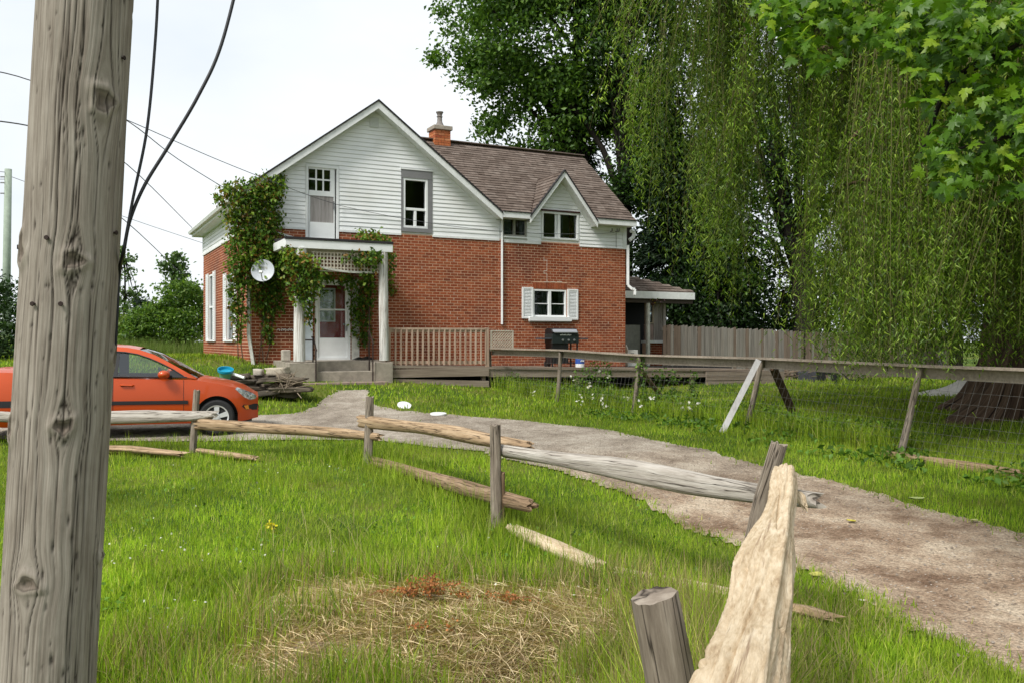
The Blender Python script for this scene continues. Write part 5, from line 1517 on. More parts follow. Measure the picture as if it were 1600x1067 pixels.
# braces
p = PW(1181, 562, 15.6); g_ = PW(1126, 0, 15.2)
MB().bar((g_[0], g_[1], G(g_[0], g_[1]) - .05), (p[0] + .02, p[1] - .1, p[2]), .035, .10, up=(1, 0, .5)).build('brace', wood_mat('silver_plank', [(.3, (.30, .29, .28)), (.5, (.42, .415, .41)), (.7, (.52, .52, .52))], fine=(30, 30, 2), attr=False, cracks=False), wire)
p = PW(1208, 573, 16.2); g_ = PW(1248, 0, 17.0)
log_mesh('brace', [(g_[0], g_[1], G(g_[0], g_[1]) - .1), p], [.075, .07], plain_bark if False else M['bark_willow'], wire, na=10, seg=.1, ridge=.1, lump=.1, seed=31)
p = PW(1003, 580, 18.6); g_ = PW(1052, 0, 19.5)
log_mesh('brace', [(g_[0], g_[1], G(g_[0], g_[1]) - .05), p], [.055, .05], M['rail_brown'], wire, na=8, seg=.15, seed=33)
mb = MB()
for q in range(len(tops) - 1):
    a, b = Vector(tops[q]), Vector(tops[q + 1]); ga = Vector((wf_pts[q][0], wf_pts[q][1], G(*wf_pts[q]))); gb = Vector((wf_pts[q + 1][0], wf_pts[q + 1][1], G(*wf_pts[q + 1])))
    nw_ = int((b - a).length / .13)
    for w_ in range(nw_):
        f = w_ / nw_
        t_ = a.lerp(b, f) - Vector((0, 0, .12)); b_ = ga.lerp(gb, f) + Vector((0, 0, .02))
        mb.tube([t_, b_], .0016, 3, caps=False)
    for h in range(9):
        f = (h / 8) ** 1.25
        mb.tube([(ga + Vector((0, 0, .05))).lerp(a - Vector((0, 0, .15)), f) + Vector((.0, 0, .0)), (ga.lerp(gb, .5) + Vector((0, 0, .03))).lerp(a.lerp(b, .5) - Vector((0, 0, .16)), f), (gb + Vector((0, 0, .05))).lerp(b - Vector((0, 0, .15)), f)], .0018, 3, caps=False)
setp(mb.build('wire_mesh', M['mesh_wire'], wire), kind='stuff')
# plank lying along the foot of the wire fence on the right
a = PW(1378, 0, 12.2); b = PW(1620, 0, 9.9)
log_mesh_o = log_mesh('fallen_board', [(a[0], a[1], G(a[0], a[1]) + .03), (b[0], b[1], G(b[0], b[1]) + .04)], [.07, .07], M['rail_brown'], None, (a[0], a[1], G(a[0], a[1])), na=10, flat=(.5, 1), seed=41)
setp(log_mesh_o, 'old brown board lying in the grass at the foot of the wire fence', 'board')

# ================================================================== YARD BITS
def disc(name, label, cat, px, py, Y, r, m, tilt=.05):
    x, y, _ = PW(px, py, Y); z = G(x, y)
    mb = MB(); mb.lathe([(r * .2, 0), (r, .0), (r, .025), (r * .9, .035), (r * .2, .03)], (x, y, z + .03), (tilt, -tilt * 2, 1), 20)
    return setp(mb.build(name, m, None, (x, y, z), smooth=True), label, cat)
disc('round_lid', 'white round lid tilted in the grass at the edge of the path', 'lid', 632, 634, 18.6, .15, M['white'], .22)
disc('round_lid', 'white round lid lying flat on the gravel near the wire fence', 'lid', 685, 648, 17.3, .16, M['white'], .02)
# stacked stones
x0, y0, _ = PW(415, 0, 19.3)
pile = thing('stone_stack', 'low dry stack of flat grey stones beside the front of the orange car', 'stone wall', (x0, y0, G(x0, y0)))
def rock(parent, px, py, Y, w, h, d, rot=0, m=None, name='stone', seed=0):
    c = np.array(PW(px, py, Y)); r = np.random.default_rng(seed)
    bm = bmesh.new(); bmesh.ops.create_cube(bm, size=2); bmesh.ops.subdivide_edges(bm, edges=bm.edges[:], cuts=3, use_grid_fill=True)
    f = sines(seed + 7, 6, 3, 1.0, 3.6); g = sines(seed + 17, 6, 3, .4, 1.2)
    V = np.array([v.co[:] for v in bm.verts]); q = np.linalg.norm(V, axis=1)
    V = V * (1 - .10 * np.maximum(0, q - 1.15))[:, None]
    V = V * (1 + .09 * f(V * 2) + .13 * g(V))[:, None] + np.stack([.12 * g(V + 3), .1 * g(V + 5), .10 * g(V + 9)], 1)
    V = V * np.array([w / 2, d / 2, h / 2]); ca, sa = math.cos(rot), math.sin(rot)
    V = np.stack([V[:, 0] * ca - V[:, 2] * sa, V[:, 1], V[:, 0] * sa + V[:, 2] * ca], 1) + c
    Fa = np.array([[v.index for v in f_.verts] for f_ in bm.faces]); bm.free()
    return np_mesh(name, V, [Fa], m or M['stone'], parent)
sd_ = 100
lay = []
rs_ = random.Random(5)
for row, (y_, x0_, x1_) in enumerate(((587, 350, 452), (594, 362, 458), (601, 372, 462), (607, 380, 463), (613, 388, 456))):
    x_ = x0_
    while x_ < x1_:
        w_ = rs_.uniform(.30, .75); wp = w_ * 1390 / 19.3
        lay.append((x_ + wp / 2, y_ + rs_.uniform(-1.5, 1.5), w_, rs_.uniform(.08, .13))); x_ += wp * .93
for (px, py, w_, h_) in lay:
    sd_ += 1; rock(pile, px, py, 19.3 + .25 * math.sin(sd_), w_, h_, .5, random.uniform(-.10, .12), seed=sd_)
rock(pile, 405, 581, 19.4, .20, .15, .2, 0, M['concrete_pale'], 'brick_end', 300)
rock(pile, 433, 581, 19.4, .45, .17, .3, .05, plain('pale_sandstone', (.45, .40, .31), .9, var=.3, scale=9), 'stone', 301)
# twigs on the stones
mb = MB()
for q in range(48):
    c = Vector(PW(random.uniform(437, 463), random.uniform(592, 611), 18.95 + random.uniform(-.15, .15))); d = Vector((random.uniform(-1, 1), random.uniform(-.4, .4), random.uniform(-.35, .5))).normalized() * random.uniform(.15, .4)
    mb.tube([c - d, c + Vector((0, 0, random.uniform(-.03, .03))), c + d], [.010, .008, .004], 4)
tw = setp(mb.build('twig_heap', plain('dead_twig', (.26, .21, .15), .9, var=.3), None, tuple(PW(450, 608, 18.95))), 'heap of dead grey twigs on the right end of the stone stack', 'twigs', kind='stuff')
# teal bucket
p = Vector(PW(352, 589, 19.0)); p.z = p.z
bu = thing('bucket', 'green bucket with a bright blue rim standing on the bank beside the stones', 'bucket', p)
ax = Vector((.15, -.35, 1)).normalized()
base = p - ax * .06
MB().lathe([(.10, 0), (.145, .20), (.147, .215), (.105, .02), (.02, .015)], base, ax, 20).build('shell', plain('pale_green_plastic', (.16, .36, .22), .4), bu, smooth=True)
MB().lathe([(.150, .19), (.165, .20), (.168, .25), (.15, .25), (.143, .215), (.112, .05), (.01, .045)], base, ax, 20).build('rim', plain('cyan_plastic', (.01, .27, .42), .35), bu, smooth=True)
q0 = Vector(PW(362, 583, 19.0)); MB().tube([q0, q0 + Vector((.3, -.1, -.09))], .03, 8).build('handle', M['white'], bu)
# junk by the board fence
p = PW(1275, 590, 31.0); gz = G(p[0], p[1])
jt = thing('garden_cart', 'black plastic garden cart and tubs piled against the board fence', 'cart', (p[0], p[1], gz))
def taper(name, x, y, z, w, d, h, m, k=.8): MB().hexa([(x - w / 2 * k, y - d / 2 * k, z), (x + w / 2 * k, y - d / 2 * k, z), (x + w / 2 * k, y + d / 2 * k, z), (x - w / 2 * k, y + d / 2 * k, z), (x - w / 2, y - d / 2, z + h), (x + w / 2, y - d / 2, z + h), (x + w / 2, y + d / 2, z + h), (x - w / 2, y + d / 2, z + h)]).build(name, m, jt, bevel=.02)
taper('tray', p[0] + .35, p[1], gz + .25, .75, .6, .32, M['black_plastic'])
for dx_ in (.1, .6): MB().lathe([(.05, 0), (.16, .0), (.16, .07), (.05, .07)], (p[0] + dx_, p[1] - .25, gz + .16), (0, 1, 0), 14).build('wheel', M['black_plastic'], jt)
mb = MB(); mb.tube([(p[0] + .75, p[1], gz + .45), (p[0] + 1.1, p[1] - .1, gz + .08), (p[0] + 1.35, p[1] - .1, gz + .06)], .025, 6); mb.build('handle', M['black_plastic'], jt)
tbx = thing('storage_tote', 'low charcoal plastic tote on the ground left of the garden cart', 'tote', (p[0] - .4, p[1] + .1, gz))
jt = tbx; taper('tub', p[0] - .38, p[1] + .0, gz + .02, .62, .5, .34, plain('charcoal_plastic', (.045, .045, .055), .5), 1.1)
taper('lid', p[0] - .30, p[1] + .1, gz + .40, .6, .5, .22, M['black_plastic'])
mb = MB()
for q in range(60):
    c = Vector(PW(random.uniform(1222, 1262), 0, 31)); c.z = G(c.x, c.y) + random.uniform(.02, .25); d = Vector((random.uniform(-1, 1), random.uniform(-.5, .5), random.uniform(-.2, .5))).normalized() * random.uniform(.2, .6)
    mb.tube([c - d, c + d], [.016, .008], 4)
setp(mb.build('brush_pile', plain('pruned_branch', (.20, .15, .11), .9, var=.3), None, (PW(1240, 0, 31)[0], 31, G(PW(1240, 0, 31)[0], 31))), 'pile of cut branches on the lawn in front of the board fence', 'branches', kind='stuff')
# pale heap behind the willow trunk
p = PW(1500, 0, 23.5); gz = G(p[0], p[1])
nn = 40; uu = np.linspace(-1, 1, nn); U_, V_ = np.meshgrid(uu, uu); rr = np.sqrt(U_ ** 2 + V_ ** 2)
Zh = np.maximum(0, 1 - rr) ** 1.0 * (.34 + .12 * np.sin(U_ * 5 + 1) * np.cos(V_ * 4)) + .03 * vnoise(U_, V_, .2, 9) - .04
i = np.arange(nn - 1)[:, None] * nn; k = np.arange(nn - 1)[None]
Qh = np.stack([i + k, i + k + 1, i + nn + k + 1, i + nn + k], -1).reshape(-1, 4)
setp(np_mesh('sand_heap', np.stack([p[0] + U_ * 1.25, p[1] + V_ * .9, gz + Zh], -1).reshape(-1, 3), [Qh], plain('pale_sand', (.50, .47, .43), .95, var=.15, scale=8, bump=.4), None, (p[0], p[1], gz), smooth=True), 'low heap of pale sand on the lawn left of the willow trunk', 'sand')
# ================================================================== CAR
CX_NOSE = -4.43; CY = 15.42; CG = G(-6.2, 15.4) + .012
HWID = .84; LEN_C = 4.32
car = thing('parked_car', 'orange compact sedan parked side-on on the gravel with its nose to the house path', 'car', (CX_NOSE - LEN_C / 2, CY, CG))
def carpaint():
    m, nt, b = new_mat('orange_metallic_paint')
    b.inputs['Base Color'].default_value = (.51, .062, .003, 1); b.inputs['Roughness'].default_value = .40; b.inputs['Metallic'].default_value = .3
    b.inputs['Coat Weight'].default_value = .40; b.inputs['Coat Roughness'].default_value = .05
    return m
PAINT = carpaint()
BLACK = plain('black_trim', (.013, .013, .015), .5)
TYRE = plain('tyre_rubber', (.020, .020, .021), .8, var=.3, scale=20)
ALLOY = plain('alloy_rim', (.70, .71, .73), .35, .35)
CGL = glass_mat('car_glass', (.78, .88, .84), .93)
def xc(d, y, z): return (CX_NOSE - d * .965, CY + y, CG + z)
def ip(d, xs, ys): return float(np.interp(d, xs, ys))
def smooth_ip(xs, ys):
    xs = np.array(xs); ys = np.array(ys)
    dd = np.linspace(xs[0], xs[-1], 400); v = np.interp(dd, xs, ys)
    for _ in range(3): 
        k = np.ones(15) / 15; v = np.convolve(np.pad(v, 7, 'edge'), k, 'valid')
    return lambda d: float(np.interp(d, dd, v))
top_f = smooth_ip([0, .06, .18, .4, .7, 1.02, 1.2, 2.2, 3.2, 3.6, 4.1, 4.25, 4.32], [.55, .64, .72, .80, .865, .925, .93, .955, .985, 1.06, 1.075, 1.02, .96])
wid_f = smooth_ip([0, .02, .06, .14, .30, .55, .9, 2.0, 3.4, 3.9, 4.2, 4.32], [.34, .46, .585, .69, .785, .83, .84, .84, .84, .81, .75, .60])
WHEELS = (.68, 3.18); WR = .285; AR = .345
def bot_f(d):
    b = .19 + (.05 if d < .35 else 0) * (1 - d / .35) + (.06 * (d - 3.9) / .42 if d > 3.9 else 0)
    for wc in WHEELS:
        if abs(d - wc) < AR: b = max(b, WR - .0 + math.sqrt(AR ** 2 - (d - wc) ** 2))
    return b
def prof(z): return 1 - .055 * ((z - .52) / .42) ** 2 - (.05 * max(0, .33 - z) / .15)
def ysurf(d, z): return wid_f(d) * prof(z)
ds = sorted(set(np.round(np.r_[np.linspace(0, .3, 9), np.linspace(.3, LEN_C, 60), [w + s * AR * math.cos(a) for w in WHEELS for s in (-1, 1) for a in np.linspace(0, 1.5, 10)]], 4)))
ds = [d for d in ds if 0 <= d <= LEN_C]
NR = 9; NT = 7
verts = []; faces = []
def ring(d):
    zb = bot_f(d); zt = top_f(d); zs = zt - .035
    zb = min(zb, zs - .02)
    R = []
    for j in range(NR):
        z = zb + (zs - zb) * j / (NR - 1); R.append((ysurf(d, z), z))
    yt = R[-1][0]
    for j in range(1, NT):
        g = j / (NT - 1); R.append((yt * (1 - g) * (.985 if g < .9 else 1), zs + .035 * min(1, g * 4) ** .6 + .035 * math.sin(g * math.pi / 2) * (1 if d < 1.05 or d > 3.5 else 0)))
    return R
rg = [ring(d) for d in ds]
n1 = NR + NT - 1
for d, R in zip(ds, rg):
    for (y, z) in R: verts.append(xc(d, -y, z))
    for (y, z) in R: verts.append(xc(d, y, z))
for a in range(len(ds) - 1):
    opentop = 1.06 < (ds[a] + ds[a + 1]) / 2 < 3.5
    for sd in (0, 1):
        for j in range(n1 - 1):
            if opentop and j >= NR + 1: continue
            p = (a * 2 + sd) * n1 + j; q = ((a + 1) * 2 + sd) * n1 + j
            faces.append((p, p + 1, q + 1, q))
for a in (0, len(ds) - 1):
    for j in range(n1 - 1):
        p = a * 2 * n1 + j; q = (a * 2 + 1) * n1 + j
        faces.append((p, p + 1, q + 1, q))
mb = MB(); mb._add(verts, faces)
body = mb.build('body', PAINT, car, smooth=True)
# wheel housings and floor
mb = MB()
mb.box(*sorted((CX_NOSE - .1, CX_NOSE - 4.2)), CY - .58, CY + .58, CG + .19, CG + .30)
for wc in WHEELS:
    for sg in (-1, 1):
        pts = [(math.cos(a) * AR, math.sin(a) * AR) for a in np.linspace(-.25, math.pi + .25, 18)]
        vs = [xc(wc + u, sg * (ysurf(wc, .6) - .01), WR + v) for u, v in pts] + [xc(wc + u, sg * .5, WR + v) for u, v in pts]
        mb._add(vs, [(q, q + 1, 18 + q + 1, 18 + q) for q in range(17)] + [tuple(range(18, 36))])
mb.build('underbody', BLACK, car)
# cabin tub, seats
mb = MB(); 
mb.box(CX_NOSE - 3.5, CX_NOSE - 1.05, CY - .72, CY + .72, CG + .3, CG + .34); mb.box(CX_NOSE - 1.12, CX_NOSE - 1.06, CY - .72, CY + .72, CG + .3, CG + .90)
mb.box(CX_NOSE - 3.52, CX_NOSE - 3.46, CY - .72, CY + .72, CG + .3, CG + .95)
for y in (-.36, .36):
    mb.box(CX_NOSE - 2.45, CX_NOSE - 1.95, CY + y - .24, CY + y + .24, CG + .36, CG + .52); mb.hexa([xc(2.62, y - .23, .5), xc(2.45, y - .23, .5), xc(2.45, y + .23, .5), xc(2.62, y + .23, .5), xc(2.78, y - .21, 1.0), xc(2.68, y - .21, 1.0), xc(2.68, y + .21, 1.0), xc(2.78, y + .21, 1.0)])
    mb.box(CX_NOSE - 2.82, CX_NOSE - 2.74, CY + y - .12, CY + y + .12, CG + 1.02, CG + 1.18)
mb.lathe([(.17, 0), (.185, .01), (.185, .02), (.17, .03)], xc(1.62, -.36 if False else .36, .90), (1, 0, .5), 16)
mb.build('interior', plain('grey_upholstery', (.06, .06, .065), .9), car)
# greenhouse
O = [(1.0, .925), (1.22, 1.05), (1.45, 1.18), (1.68, 1.30), (1.9, 1.375), (2.1, 1.41), (2.35, 1.43), (2.6, 1.425), (2.85, 1.39), (3.08, 1.31), (3.3, 1.21), (3.62, 1.06)]
I = [(1.20, .945), (1.36, 1.05), (1.55, 1.15), (1.74, 1.235), (1.93, 1.30), (2.12, 1.335), (2.35, 1.35), (2.58, 1.345), (2.78, 1.315), (2.92, 1.26), (3.02, 1.16), (3.12, .985)]
def yg(z): return .775 - max(0, z - .93) * .40
vs = []; fs = []; nO = len(O)
for sg in (-1, 1):
    b0 = len(vs)
    for (d, z) in O: vs.append(xc(d, sg * yg(z), z))
    for (d, z) in I: vs.append(xc(d, sg * (yg(z) + .004), z))
    for q in range(nO - 1): fs.append((b0 + q, b0 + q + 1, b0 + nO + q + 1, b0 + nO + q))
    b1 = len(vs); vs.append(xc(3.62, sg * .76, .98)); vs.append(xc(3.12, sg * .775, .955)); vs.append(xc(1.0, sg * .775, .90))
    fs.append((b0 + nO - 1, b1, b1 + 1, b0 + 2 * nO - 1)); fs.append((b0, b0 + nO, b1 + 2))
# roof skin between left and right, with crown
r0 = 4; r1 = 9; NC = 9
for q in range(r0, r1 + 1):
    d, z = O[q]
    for c in range(NC):
        u = -1 + 2 * c / (NC - 1); vs.append(xc(d, u * yg(z), z + .035 * (1 - u * u)))
base = len(vs) - (r1 - r0 + 1) * NC
for q in range(r1 - r0):
    for c in range(NC - 1): fs.append((base + q * NC + c, base + q * NC + c + 1, base + (q + 1) * NC + c + 1, base + (q + 1) * NC + c))
mb = MB(); mb._add(vs, fs); mb.build('roof', PAINT, car, smooth=True)
def glass_strip(name, idx):
    vs = []; fs = []
    for q in idx:
        d, z = O[q]
        for c in range(NC):
            u = -1 + 2 * c / (NC - 1); vs.append(xc(d - (.10 * (1 - u * u) if idx[0] == 0 else -.05 * (1 - u * u)), u * (yg(z) - .012), z + .012 * (1 - u * u)))
    for q in range(len(idx) - 1):
        for c in range(NC - 1): fs.append((q * NC + c, q * NC + c + 1, (q + 1) * NC + c + 1, (q + 1) * NC + c))
    mb = MB(); mb._add(vs, fs); return mb.build(name, CGL, car, smooth='all')
glass_strip('windscreen', [0, 1, 2, 3, 4]); glass_strip('rear_window', [9, 10, 11])
for sg in (-1, 1):
    zbl = lambda d: .935 + (d - 1.2) * .02
    def side_pane(ia, da, db):
        top = [p for p in I if da <= p[0] <= db]
        zi = lambda d: float(np.interp(d, [p[0] for p in I], [p[1] for p in I]))
        top = [(da, zi(da))] + [p for p in top if da < p[0] < db] + [(db, zi(db))]
        v = [xc(d, sg * (yg(z) - .006), z) for d, z in top] + [xc(d, sg * (yg(zbl(d)) - .006), zbl(d)) for d, z in top]
        n = len(top); mb = MB(); mb._add(v, [(q, q + 1, n + q + 1, n + q) for q in range(n - 1)]); return mb.build('side_window', CGL, car)
    side_pane(0, 1.20, 2.24); side_pane(0, 2.36, 3.12)
    mb = MB(); v = []
    for (d, z) in ((2.22, zbl(2.2)), (2.38, zbl(2.38)), (2.38, 1.352), (2.20, 1.342)): v.append(xc(d, sg * (yg(z) + .001), z))
    mb._add(v + [(x, y - sg * .03, z) for x, y, z in v], [(0, 1, 2, 3), (7, 6, 5, 4), (0, 4, 5, 1), (1, 5, 6, 2), (2, 6, 7, 3), (3, 7, 4, 0)]); mb.build('door_pillar', BLACK, car)
    mb = MB(); mb.tube([xc(d, sg * (yg(z) + .004), z) for d, z in I], .013, 6); mb.tube([xc(d, sg * (yg(zbl(d)) + .012), zbl(d)) for d in np.linspace(1.15, 3.14, 12)], .012, 6); mb.build('window_seal', BLACK, car, smooth=True)
    mb = MB(); mb._add([xc(1.20, sg * .778, .945), xc(1.42, sg * .778, .945), xc(1.42, sg * .742, 1.03), xc(1.36, sg * .738, 1.045)], [(0, 1, 2, 3)]); mb.build('mirror_gusset', BLACK, car)
    # doors as panels over the body with dark gaps
    def patch(name, da, db, za, zb_fn, off, m, nd=14, nz=8, par=car):
        vs = []; fs = []
        for a in range(nd + 1):
            d = da + (db - da) * a / nd
            for j in range(nz + 1):
                z = za + (zb_fn(d) - za) * j / nz
                vs.append(xc(d, sg * (ysurf(d, z) + off), z))
        for a in range(nd):
            for j in range(nz): p = a * (nz + 1) + j; fs.append((p, p + 1, p + nz + 2, p + nz + 1))
        mb = MB(); mb._add(vs, fs); return mb.build(name, m, par, smooth='all')
    ztd = lambda d: top_f(d) - .037
    patch('door_gap', 1.195, 2.9 if False else 2.32, .27, ztd, .0015, BLACK)
    fdoor = patch('front_door', 1.203, 2.275, .278, ztd, .004, PAINT); 
    patch('door_gap', 2.27, 2.98, .27, ztd, .0013, BLACK); rdoor = patch('rear_door', 2.287, 2.86, .278, ztd, .004, PAINT)
    for (par, d0, d1) in ((fdoor, 1.97, 2.17), (rdoor, 2.62, 2.82)):
        z = .815; mb = MB(); y = sg * (ysurf(2.0, z) + .03)
        mb.tube([xc(d0, y - sg * .028, z), xc(d0 + .02, y, z), xc(d1 - .02, y, z + .006), xc(d1, y - sg * .028, z + .006)], .014, 8); mb.build('door_handle', PAINT, par, smooth=True)
        mb = MB(); mb._add([xc(d0 + .01, sg * (ysurf(2., z) + .006), z - .03), xc(d1 - .01, sg * (ysurf(2., z) + .006), z - .026), xc(d1 - .01, sg * (ysurf(2., z) + .006), z + .012), xc(d0 + .01, sg * (ysurf(2., z) + .006), z + .01)], [(0, 1, 2, 3)]); mb.build('handle_recess_shade', plain('handle_shadow', (.05, .008, .003), .6), par)  # flat dark quad, the shade behind the handle painted on
    def strip(name, da, db, za, zb, m, off=.014, nd=14):
        vs = []; fs = []
        for a in range(nd + 1):
            d = da + (db - da) * a / nd
            zm = za + (0.02) * (d - 1.1) * .3
            for (z, o) in ((zm, 0), (zm + .006, off), (zm + zb - za - .006, off), (zm + zb - za, 0)):
                vs.append(xc(d, sg * (ysurf(d, z) + o + .003), z))
        for a in range(nd):
            for j in range(3): p = a * 4 + j; fs.append((p, p + 1, p + 5, p + 4))
        mb = MB(); mb._add(vs, fs); return mb.build(name, m, car, smooth=True)
    strip('side_moulding', 1.13, 2.84, .505, .565, BLACK)
    # mirror
    c = Vector(xc(1.50, sg * .93, .985)); mb = MB(); 
    bm_ = bmesh.new(); bmesh.ops.create_icosphere(bm_, subdivisions=3, radius=1)
    vv = [tuple(c + Vector((v.co.x * .092, v.co.y * .08, v.co.z * .068))) for v in bm_.verts]; ff = [tuple(v.index for v in f.verts) for f in bm_.faces]; bm_.free()
    mb._add(vv, ff); mir = mb.build('side_mirror', PAINT, car, smooth='all')
    mb = MB(); mb.tube([xc(1.40, sg * .76, .94), xc(1.46, sg * .88, .955)], [.03, .03], 8); mb.build('mirror_foot', BLACK, mir)
    # headlight, indicator, black bumper ends
    def curved(name, outline, off, m, par=car, cen=None):
        v = [xc(d, sg * (ysurf(d, z) + off), z) for d, z in outline]; n = len(v)
        mb = MB(); cd = sum(d for d, z in outline) / n; cz = sum(z for d, z in outline) / n
        mid = [xc((d + cd) / 2, sg * (ysurf((d + cd) / 2, (z + cz) / 2) + off + .003), (z + cz) / 2) for d, z in outline]
        v += mid + [xc(cd, sg * (ysurf(cd, cz) + off + .004), cz)]
        mb._add(v, [(q, (q + 1) % n, n + (q + 1) % n, n + q) for q in range(n)] + [(n + q, n + (q + 1) % n, 2 * n) for q in range(n)]); return mb.build(name, m, par, smooth='all')
    hl = curved('headlight', [(.02, .60), (.05, .555), (.14, .545), (.24, .60), (.38, .735), (.35, .765), (.22, .715), (.09, .655)], .007, plain('headlight_lens', (.50, .54, .56), .12, .5, var=.75, scale=17))
    for (d, z, r) in ((.13, .60, .032), (.20, .645, .03)):
        p = Vector(xc(d, sg * (ysurf(d, z) + .004), z)); MB().lathe([(r, 0), (r, .012), (r * .5, .004)], p, (.75, sg * .6, .1), 14).build('bulb_bowl', plain('chrome_bowl', (.8, .82, .84), .12, .9), hl, smooth=True)
    curved('bumper_insert', [(.0, .46), (.03, .475), (.24, .475), (.27, .445), (.20, .385), (.02, .37)], .006, BLACK)
    curved('turn_signal', [(.165, .462), (.235, .458), (.205, .392), (.15, .395)], .012, plain('amber_lens', (.75, .26, .02), .3))
    curved('tail_light', [(4.05, 1.0), (4.26, .97), (4.30, .80), (4.12, .75), (4.02, .86)], .008, plain('red_lens', (.42, .010, .012), .2))
    patch('bumper_strip', 3.60, 4.31, .50, lambda d: .60, .006, BLACK, 8, 2)
    # wheels
    for wc in WHEELS:
        wy = sg * (HWID - .115); c = Vector(xc(wc, wy, WR))
        ax = Vector((0, sg, 0))
        wroot = MB().lathe([(.185, -.09), (.25, -.095), (.278, -.075), (.285, -.04), (.285, .04), (.278, .075), (.25, .095), (.195, .09), (.185, .06)], c, ax, 40).build('wheel', TYRE, car, smooth=True)
        mb = MB(); mb.lathe([(.188, .088), (.192, .094), (.172, .085), (.165, .04), (.16, .0), (.10, -.01)], c, ax, 36, caps=False)
        mb.lathe([(.05, .03), (.05, .082), (.042, .09), (.01, .092)], c, ax, 16)
        for s_ in range(5):
            a = s_ * 2 * math.pi / 5 + .3; u = Vector((math.cos(a), 0, math.sin(a))); t = Vector((-math.sin(a), 0, math.cos(a)))
            p0 = c + u * .04 + ax * .066; p1 = c + u * .178 + ax * .070
            w0, w1 = .030, .042
            mb.hexa([tuple(p0 - t * w0 - ax * .03), tuple(p0 + t * w0 - ax * .03), tuple(p1 + t * w1 - ax * .03), tuple(p1 - t * w1 - ax * .03), tuple(p0 - t * w0 + ax * .014), tuple(p0 + t * w0 + ax * .014), tuple(p1 + t * w1 + ax * .012), tuple(p1 - t * w1 + ax * .012)])
        mb.build('rim', ALLOY, wroot, smooth=True)
        MB().lathe([(.16, .0), (.16, .01), (.01, .012)], c - ax * .03, ax, 20).build('brake_disc', plain('dark_disc', (.03, .03, .03), .5, .5), wroot)
# front grille and bumper mouth
mb = MB(); mb.hexa([xc(-.008, -.40, .33), xc(-.008, .40, .33), xc(.05, .40, .33), xc(.05, -.40, .33), xc(-.008, -.40, .44), xc(-.008, .40, .44), xc(.05, .40, .44), xc(.05, -.40, .44)]); mb.build('lower_grille', BLACK, car)
mb = MB(); mb.hexa([xc(-.006, -.26, .535), xc(-.006, .26, .535), xc(.06, .26, .535), xc(.06, -.26, .535), xc(.012, -.30, .60), xc(.012, .30, .60), xc(.06, .30, .60), xc(.06, -.30, .60)]); mb.build('upper_grille', BLACK, car)
mb = MB(); mb.tube([xc(1.10, .55, .955), xc(1.02, -.2, .965)], .012, 6); mb.tube([xc(1.10, -.1, .965), xc(1.05, -.62, .955)], .012, 6); mb.build('wiper', BLACK, car)

YAW = math.radians(17)
car.rotation_euler.z = YAW
car.location = (CX_NOSE + .02 - LEN_C / 2 * math.cos(YAW), CY - LEN_C / 2 * math.sin(YAW), CG)
# ================================================================== UTILITY POLE close to the camera
PY = 2.56; RAD = .1275
pb = PW(66, 1067, PY); pt = PW(127, 0, PY)
dxz = (pt[0] - pb[0]) / (pt[2] - pb[2])
pole_base = (pb[0] + dxz * (-1.75 + EYE - pb[2]), PY, G(pb[0], PY) - .3)
pole = thing('utility_pole', 'thick weathered grey wooden utility pole with knots standing nearest the camera on the left', 'utility pole', (pole_base[0], PY, G(pole_base[0], PY)))
NA, NL = 240, 440
H0, H1 = pole_base[2], EYE + 2.4
zz = np.linspace(H0, H1, NL); aa = np.linspace(-np.pi, np.pi, NA, endpoint=False)     # angle 0 faces the camera
A2, Z2 = np.meshgrid(aa, zz)
axx = lambda z: pole_base[0] + dxz * (z - pole_base[2])
zrel = Z2 - EYE
taper_ = 1.0 + (-zrel) * .018
KN = [(155, 168, 16, 1.1), (112, 413, 14, .9), (38, 395, 14, 1.5), (97, 660, 13, .85), (20, 665, 12, 1.4), (50, 893, 14, .8), (178, 560, 8, 1.6), (150, 870, 7, .8)]
u = A2 * RAD; v = Z2.copy()
bump = np.zeros_like(u); knot = np.full_like(u, 9.0); dark = np.zeros_like(u)
face_dir = math.atan2(-PY, -pole_base[0])
for (px, py, rp, el) in KN:
    zk = (533.5 - py) / F * PY + EYE
    cxp = 133 - 58 * py / 1067.0; hw_ = RAD * F / PY
    s_ = max(-.97, min(.97, (px - cxp) / hw_)); ak = math.asin(s_)
    rk = rp / F * PY
    du = (u - ak * RAD); dv = (v - zk) / el
    rr = np.hypot(du, dv) * (1 + .16 * np.sin(3 * np.arctan2(dv, du) + px) + .10 * np.sin(5 * np.arctan2(dv, du) + py))
    knot = np.minimum(knot, rr / rk)
    g = np.exp(-(dv / (rk * 3.2)) ** 2) * np.exp(-np.abs(du) / (rk * 2.6))
    u = u - np.sign(du) * rk * .95 * g * np.minimum(1, np.abs(du) / (rk * .4))
    bump += .007 * np.exp(-((rr - rk * 1.15) / (rk * .45)) ** 2) - .006 * np.exp(-(rr / (rk * .6)) ** 2)
r2 = np.random.default_rng(5)
# long drying cracks
for q in range(34):
    a0 = r2.uniform(-1.5, 1.5) * RAD; zc = EYE + r2.uniform(-1.4, 1.2); ln = r2.uniform(.25, .9); wd = r2.uniform(.0011, .0022)
    wander = .004 * np.sin(v * r2.uniform(4, 9) + r2.uniform(0, 6))
    m_ = np.exp(-((v - zc) / ln) ** 4); f_ = np.exp(-((u - a0 - wander) / wd) ** 2) * m_
    bump -= .0045 * f_; dark = np.maximum(dark, f_)
